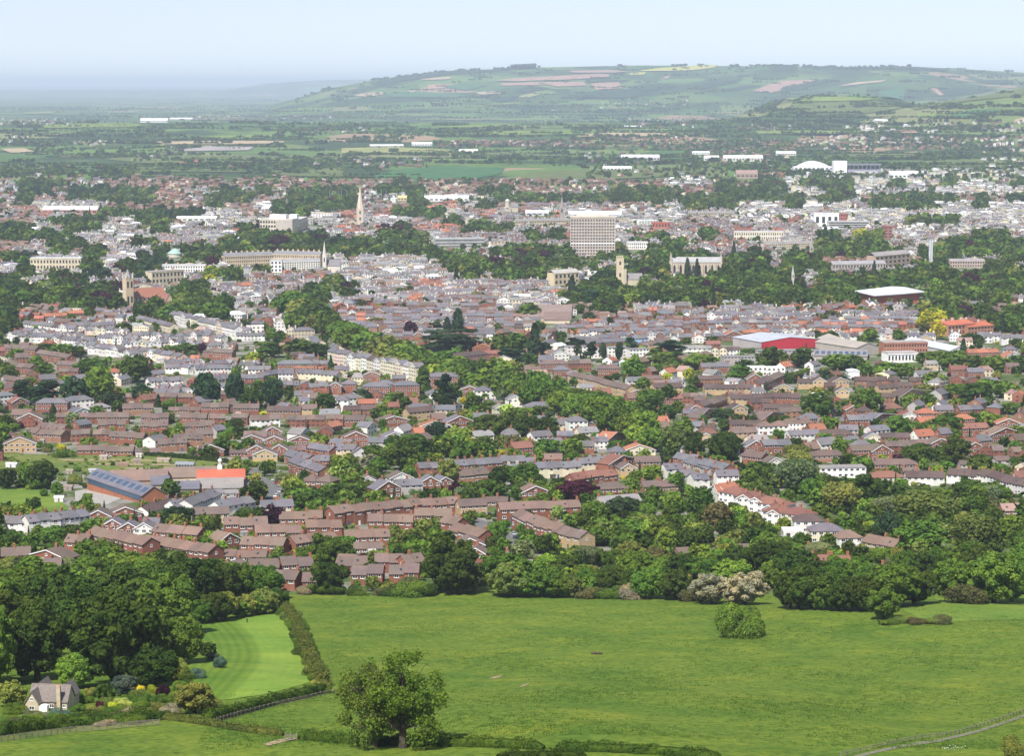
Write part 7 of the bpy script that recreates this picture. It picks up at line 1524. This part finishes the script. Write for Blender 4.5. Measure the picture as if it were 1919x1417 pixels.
# ------------------------------------------------------------------ the nearest become things, the rest one mass
ORD = 'first second third fourth fifth sixth seventh eighth ninth tenth eleventh twelfth thirteenth fourteenth fifteenth sixteenth seventeenth eighteenth nineteenth twentieth'.split()
def ordinal(i, n):
    if n > 1 and i == 0: return 'leftmost'
    if n > 1 and i == n - 1: return 'rightmost'
    if i < 20: return ORD[i] + ' from left'
    t, u = divmod(i + 1, 10); tens = {2: 'twenty', 3: 'thirty', 4: 'forty', 5: 'fifty', 6: 'sixty'}
    return (tens.get(t, 'seventy') + ('-' + ORD[u-1] if u else 'ieth')).replace('yieth', 'ieth') + ' from left'
ANCH = [(90,1300,'beside the stone cottage'),(200,1180,'in the wood behind the cottage'),(60,1120,'in the left part of the wood'),(350,1130,'at the right end of the wood'),(480,1110,'above the mown lawn'),(590,1230,'along the lawn boundary'),(560,1310,'along the lane fence'),(150,1360,'in the lane hedge'),(700,1105,'left of the large dark meadow edge tree'),(1000,1110,'at the middle of the meadow edge'),
        (1250,1110,'at the meadow edge by the pale blossom'),(1400,1125,'around the pale blossoming trees'),(1560,1130,'under the white gable row'),(1700,1150,'by the crest of the right field'),(1850,1110,'behind the right hand field'),(850,1070,'below the cul-de-sac gables'),(1050,1075,'below the aerial mast'),(1180,1050,'right of the aerial mast'),(1330,1030,'in gardens below the white gables'),(1480,1060,'near the glass porch below the gables'),
        (1150,980,'by the stone bungalow'),(1080,910,'around the large copper beech'),(960,960,'beside the cul-de-sac'),(740,1010,'between the brick blocks'),(600,1000,'by the brick estate lamp post'),(820,900,'under the long slate terrace'),(700,860,'above the long slate terrace'),(920,830,'in the dark grove mid town'),(1100,790,'left of the cream villa terrace'),(1210,800,'on the tree lined avenue'),
        (1350,860,'above the white gable row'),(1500,900,'by the large pale willow'),(1600,960,'right of the large pale willow'),(1750,980,'in the soft willow grove'),(1880,960,'at the right edge willows'),(1850,900,'below the curved white crescent'),(1700,860,'above the curved white crescent'),(1560,840,'by the brown bungalow'),(1800,800,'in gardens at upper right'),(1600,760,'on the dark roofed estate'),(1400,740,'left of the dark roofed estate'),
        (1450,690,'by the grey trade sheds'),(1700,700,'below the white works'),(1860,690,'near the red hipped roofs'),(1750,630,'by the orange roofed school'),(1300,700,'right of the bare pines'),(1100,660,'around the bare pines'),(960,660,'left of the bare pines'),(850,640,'below the two poplars'),(700,640,'on the upper lime avenue'),(800,700,'on the middle lime avenue'),(950,730,'on the lower lime avenue'),(780,780,'by the brick villas'),(660,770,'near the white mansion mid left'),
        (550,690,'around the big brick institution'),(390,720,'by the round dark beech'),(220,720,'in the dark pines at left'),(80,740,'at the left edge above the estate'),(70,800,'by the yellow gabled house'),(250,790,'between the long brick rows'),(420,800,'above the allotments'),(560,820,'above the road junction'),(120,880,'around the playing field'),(260,880,'in the allotments'),(380,910,'around the school'),(540,900,'beside the road junction'),(150,960,'behind the white terrace'),
        (330,990,'behind the red semi houses'),(220,1030,'below the brick terraces'),(60,1040,'at the lower left houses'),(480,1040,'on the lower brick estate'),(520,960,'near the dark purple tree'),(150,640,'in the upper white terraces'),(300,610,'below the stone church'),(450,620,'right of the stone church'),(1200,600,'behind the grey slate streets'),(1500,600,'before the red walled sports hall'),(1700,590,'around the red walled sports hall')]
def zone_of(px, py): return min(ANCH, key=lambda a: (a[0]-px)**2 + ((a[1]-py)*1.6)**2)[2]
QUOTA = 300
# houses
by = {}
def seen(h, m=12): return h['rect'][2] > -m and h['rect'][0] < 1919 + m
for h in HOUSES: by.setdefault(house_name(h), []).append(h)
far_h, made_h = [], []
for nm, hs in by.items():
    hs.sort(key=lambda h: -(h['He'] + h['rise'])*max(h['W'], 6)**.5 / h['y'] if seen(h) else 0)
    keep = [h for h in hs[:QUOTA] if seen(h) and h['hand']]
    ids = {id(h) for h in keep}
    far_h += [h for h in hs if id(h) not in ids]
    made_h += [(h, nm) for h in keep]
named = []
for h, nm in made_h:
    lod = 0 if h['y'] < 1420 else 1
    o = build_house(h, lod)
    cat = 'bungalow' if nm == 'bungalow' else 'house'
    tag(o, None, cat, 'terraced houses standing in rows' if h['n'] > 2 else 'houses of the town')
    named.append((o, look_of(h), h['zone'] or zone_of(h['px'], h['py']), h['px'], h['label']))
merged_houses('far_town_houses', far_h, 'dense far roofs and walls of the town centre and suburbs')
# trees
by = {}
for t in TREES: by.setdefault(t['name'] or KINDS[t['kind']][0], []).append(t)
far_t, plain_t = [], []
for nm, ts in by.items():
    ts.sort(key=lambda t: -(t['h']*t['w'])**.5 / t['y'] if -25 < t['px'] < 1945 else 0)
    for i, t in enumerate(ts):
        if i >= QUOTA or t['y'] > 3400 or not (-25 < t['px'] < 1945) or t['h']*F/t['y'] < 5:
            (plain_t if t['y'] > 6200 else far_t).append(t); continue
        lod = t['lod'] if t['lod'] is not None else 0 if t['y'] < 900 else 1 if t['y'] < 1500 else 2
        cd, td = crown_data(t['kind'], t['var'] if lod else t['var'] % 5, lod)
        r = empty(nm, (t['x'], t['y'], t['z']), t['rz']); s = (t['w']/10, t['w']/10*rng.uniform(.9, 1.1), t['h']/10)
        link('crown', cd, r, t['col'], scale=s); link('trunk', td, r, scale=s)
        k = KINDS[t['kind']]; tag(r, None, k[1], t['group'] or {'shrub': 'shrubs of hedges and gardens'}.get(k[1], 'trees of the town and its gardens'))
        size = 'tall ' if t['h'] > 13 else 'small ' if t['h'] < (6.5 if k[1] == 'tree' else 2.6) else ''
        named.append((r, size + TONES[t['tone']][1] + ' ' + k[2], t['zone'] if t['zone'] and len(t['zone'].split()) < 7 and not t['zone'].startswith(('among', 'in the gardens around', 'around', 'on the slope', 'along the lime', 'on the right', 'in the belt', 'at the far edge')) else zone_of(t['px'], t['py']), t['px'], t['label']))
merged_trees('far_town_trees', far_t, 'distant tree crowns standing between the far houses')
merged_trees('plain_hedgerows', plain_t, 'far hedgerows and woods on the plain and the hills')
named += [(o, lk, zone_of(x_, y_), x_, None) for (o, lk, x_, y_) in extra]
grp = {}
for q in named:
    if q[4]: q[0]['label'] = q[4]
    else: grp.setdefault((q[1], q[2]), []).append(q)
for (look, zone), qs in grp.items():
    qs.sort(key=lambda q: q[3])
    for i, q in enumerate(qs):
        if len((look + zone).split()) > 12: look = look.replace(' terraced', '').replace('rendered ', '').replace('tiled ', '')
        q[0]['label'] = f'{look} {zone}' if len(qs) == 1 else f'{look}, {ordinal(i, len(qs))}, {zone}'
# ------------------------------------------------------------------ air, sky, sun, camera
def haze():
    m, nt = mat('haze'); v = N(nt, 'ShaderNodeVolumePrincipled'); v.inputs['Color'].default_value = (.72, .86, 1.0, 1); v.inputs['Density'].default_value = HAZE; v.inputs['Anisotropy'].default_value = 0.0
    o = N(nt, 'ShaderNodeOutputMaterial'); L(nt, v.outputs[0], o.inputs['Volume'])
    zb = float(GZ.min()) - 1; zt = max(float(GZ.max()) + 22, CZ + 5)
    d = MB().box(-75000, 75000, -600, 91000, zb, zt).data('haze', m)
    tag(link('haze', d), kind='stuff')
HAZE = 4.1e-5
haze()
SUN_EL, SUN_AZ = 52.0, 204.0                 # azimuth clockwise from straight ahead
w = bpy.data.worlds.new('World'); sc.world = w; w.use_nodes = True; nt = w.node_tree; nt.nodes.clear()
sky = N(nt, 'ShaderNodeTexSky', sky_type='NISHITA', sun_disc=False); sky.sun_elevation = R(SUN_EL); sky.sun_rotation = R(SUN_AZ)
sky.altitude = 100; sky.air_density = 1.0; sky.dust_density = .3; sky.ozone_density = 1.0
bg = N(nt, 'ShaderNodeBackground'); bg.inputs[1].default_value = .112; 
tc = N(nt, 'ShaderNodeTexCoord'); mp = N(nt, 'ShaderNodeMapping'); mp.inputs['Scale'].default_value = (1, 1, .75); mp.inputs['Location'].default_value = (0, 0, .1)
L(nt, tc.outputs['Generated'], mp.inputs[0]); L(nt, mp.outputs[0], sky.inputs[0])      # a milky sky, without the yellow rim of a clear one
L(nt, mixc(nt, 1., sky.outputs[0], (1.10, .89, .82, 1), 'MULTIPLY'), bg.inputs[0])
wo = N(nt, 'ShaderNodeOutputWorld'); L(nt, bg.outputs[0], wo.inputs[0])
sl = bpy.data.lights.new('sun', 'SUN'); sl.energy = 4.6; sl.angle = R(.5); sl.color = (1, .955, .88); so = bpy.data.objects.new('sun', sl); COL.objects.link(so)
el, az = R(SUN_EL), R(SUN_AZ); import mathutils
sd = mathutils.Vector((math.sin(az)*math.cos(el), math.cos(az)*math.cos(el), math.sin(el))); so.rotation_euler = sd.to_track_quat('Z', 'Y').to_euler()
cam = bpy.data.cameras.new('camera'); co = bpy.data.objects.new('camera', cam); COL.objects.link(co); sc.camera = co
cam.sensor_fit = 'HORIZONTAL'; cam.sensor_width = 36; cam.lens = F*36/1919; cam.clip_start = 1; cam.clip_end = 150000
co.location = (0, 0, CZ); co.rotation_euler = (math.pi/2 - PITCH, 0, 0)
vs = sc.view_settings; sc.display_settings.display_device = 'sRGB'; vs.view_transform = 'Standard'; vs.look = 'None'; vs.exposure = 0.7; vs.gamma = 1; vs.use_curve_mapping = False
cy = sc.cycles; cy.max_bounces = 4; cy.diffuse_bounces = 2; cy.glossy_bounces = 2; cy.transmission_bounces = 3; cy.transparent_max_bounces = 4; cy.volume_bounces = 0
cy.caustics_reflective = cy.caustics_refractive = False; cy.use_denoising = True; cy.denoiser = 'OPENIMAGEDENOISE'; cy.denoising_input_passes = 'RGB_ALBEDO_NORMAL'; cy.sample_clamp_indirect = 4
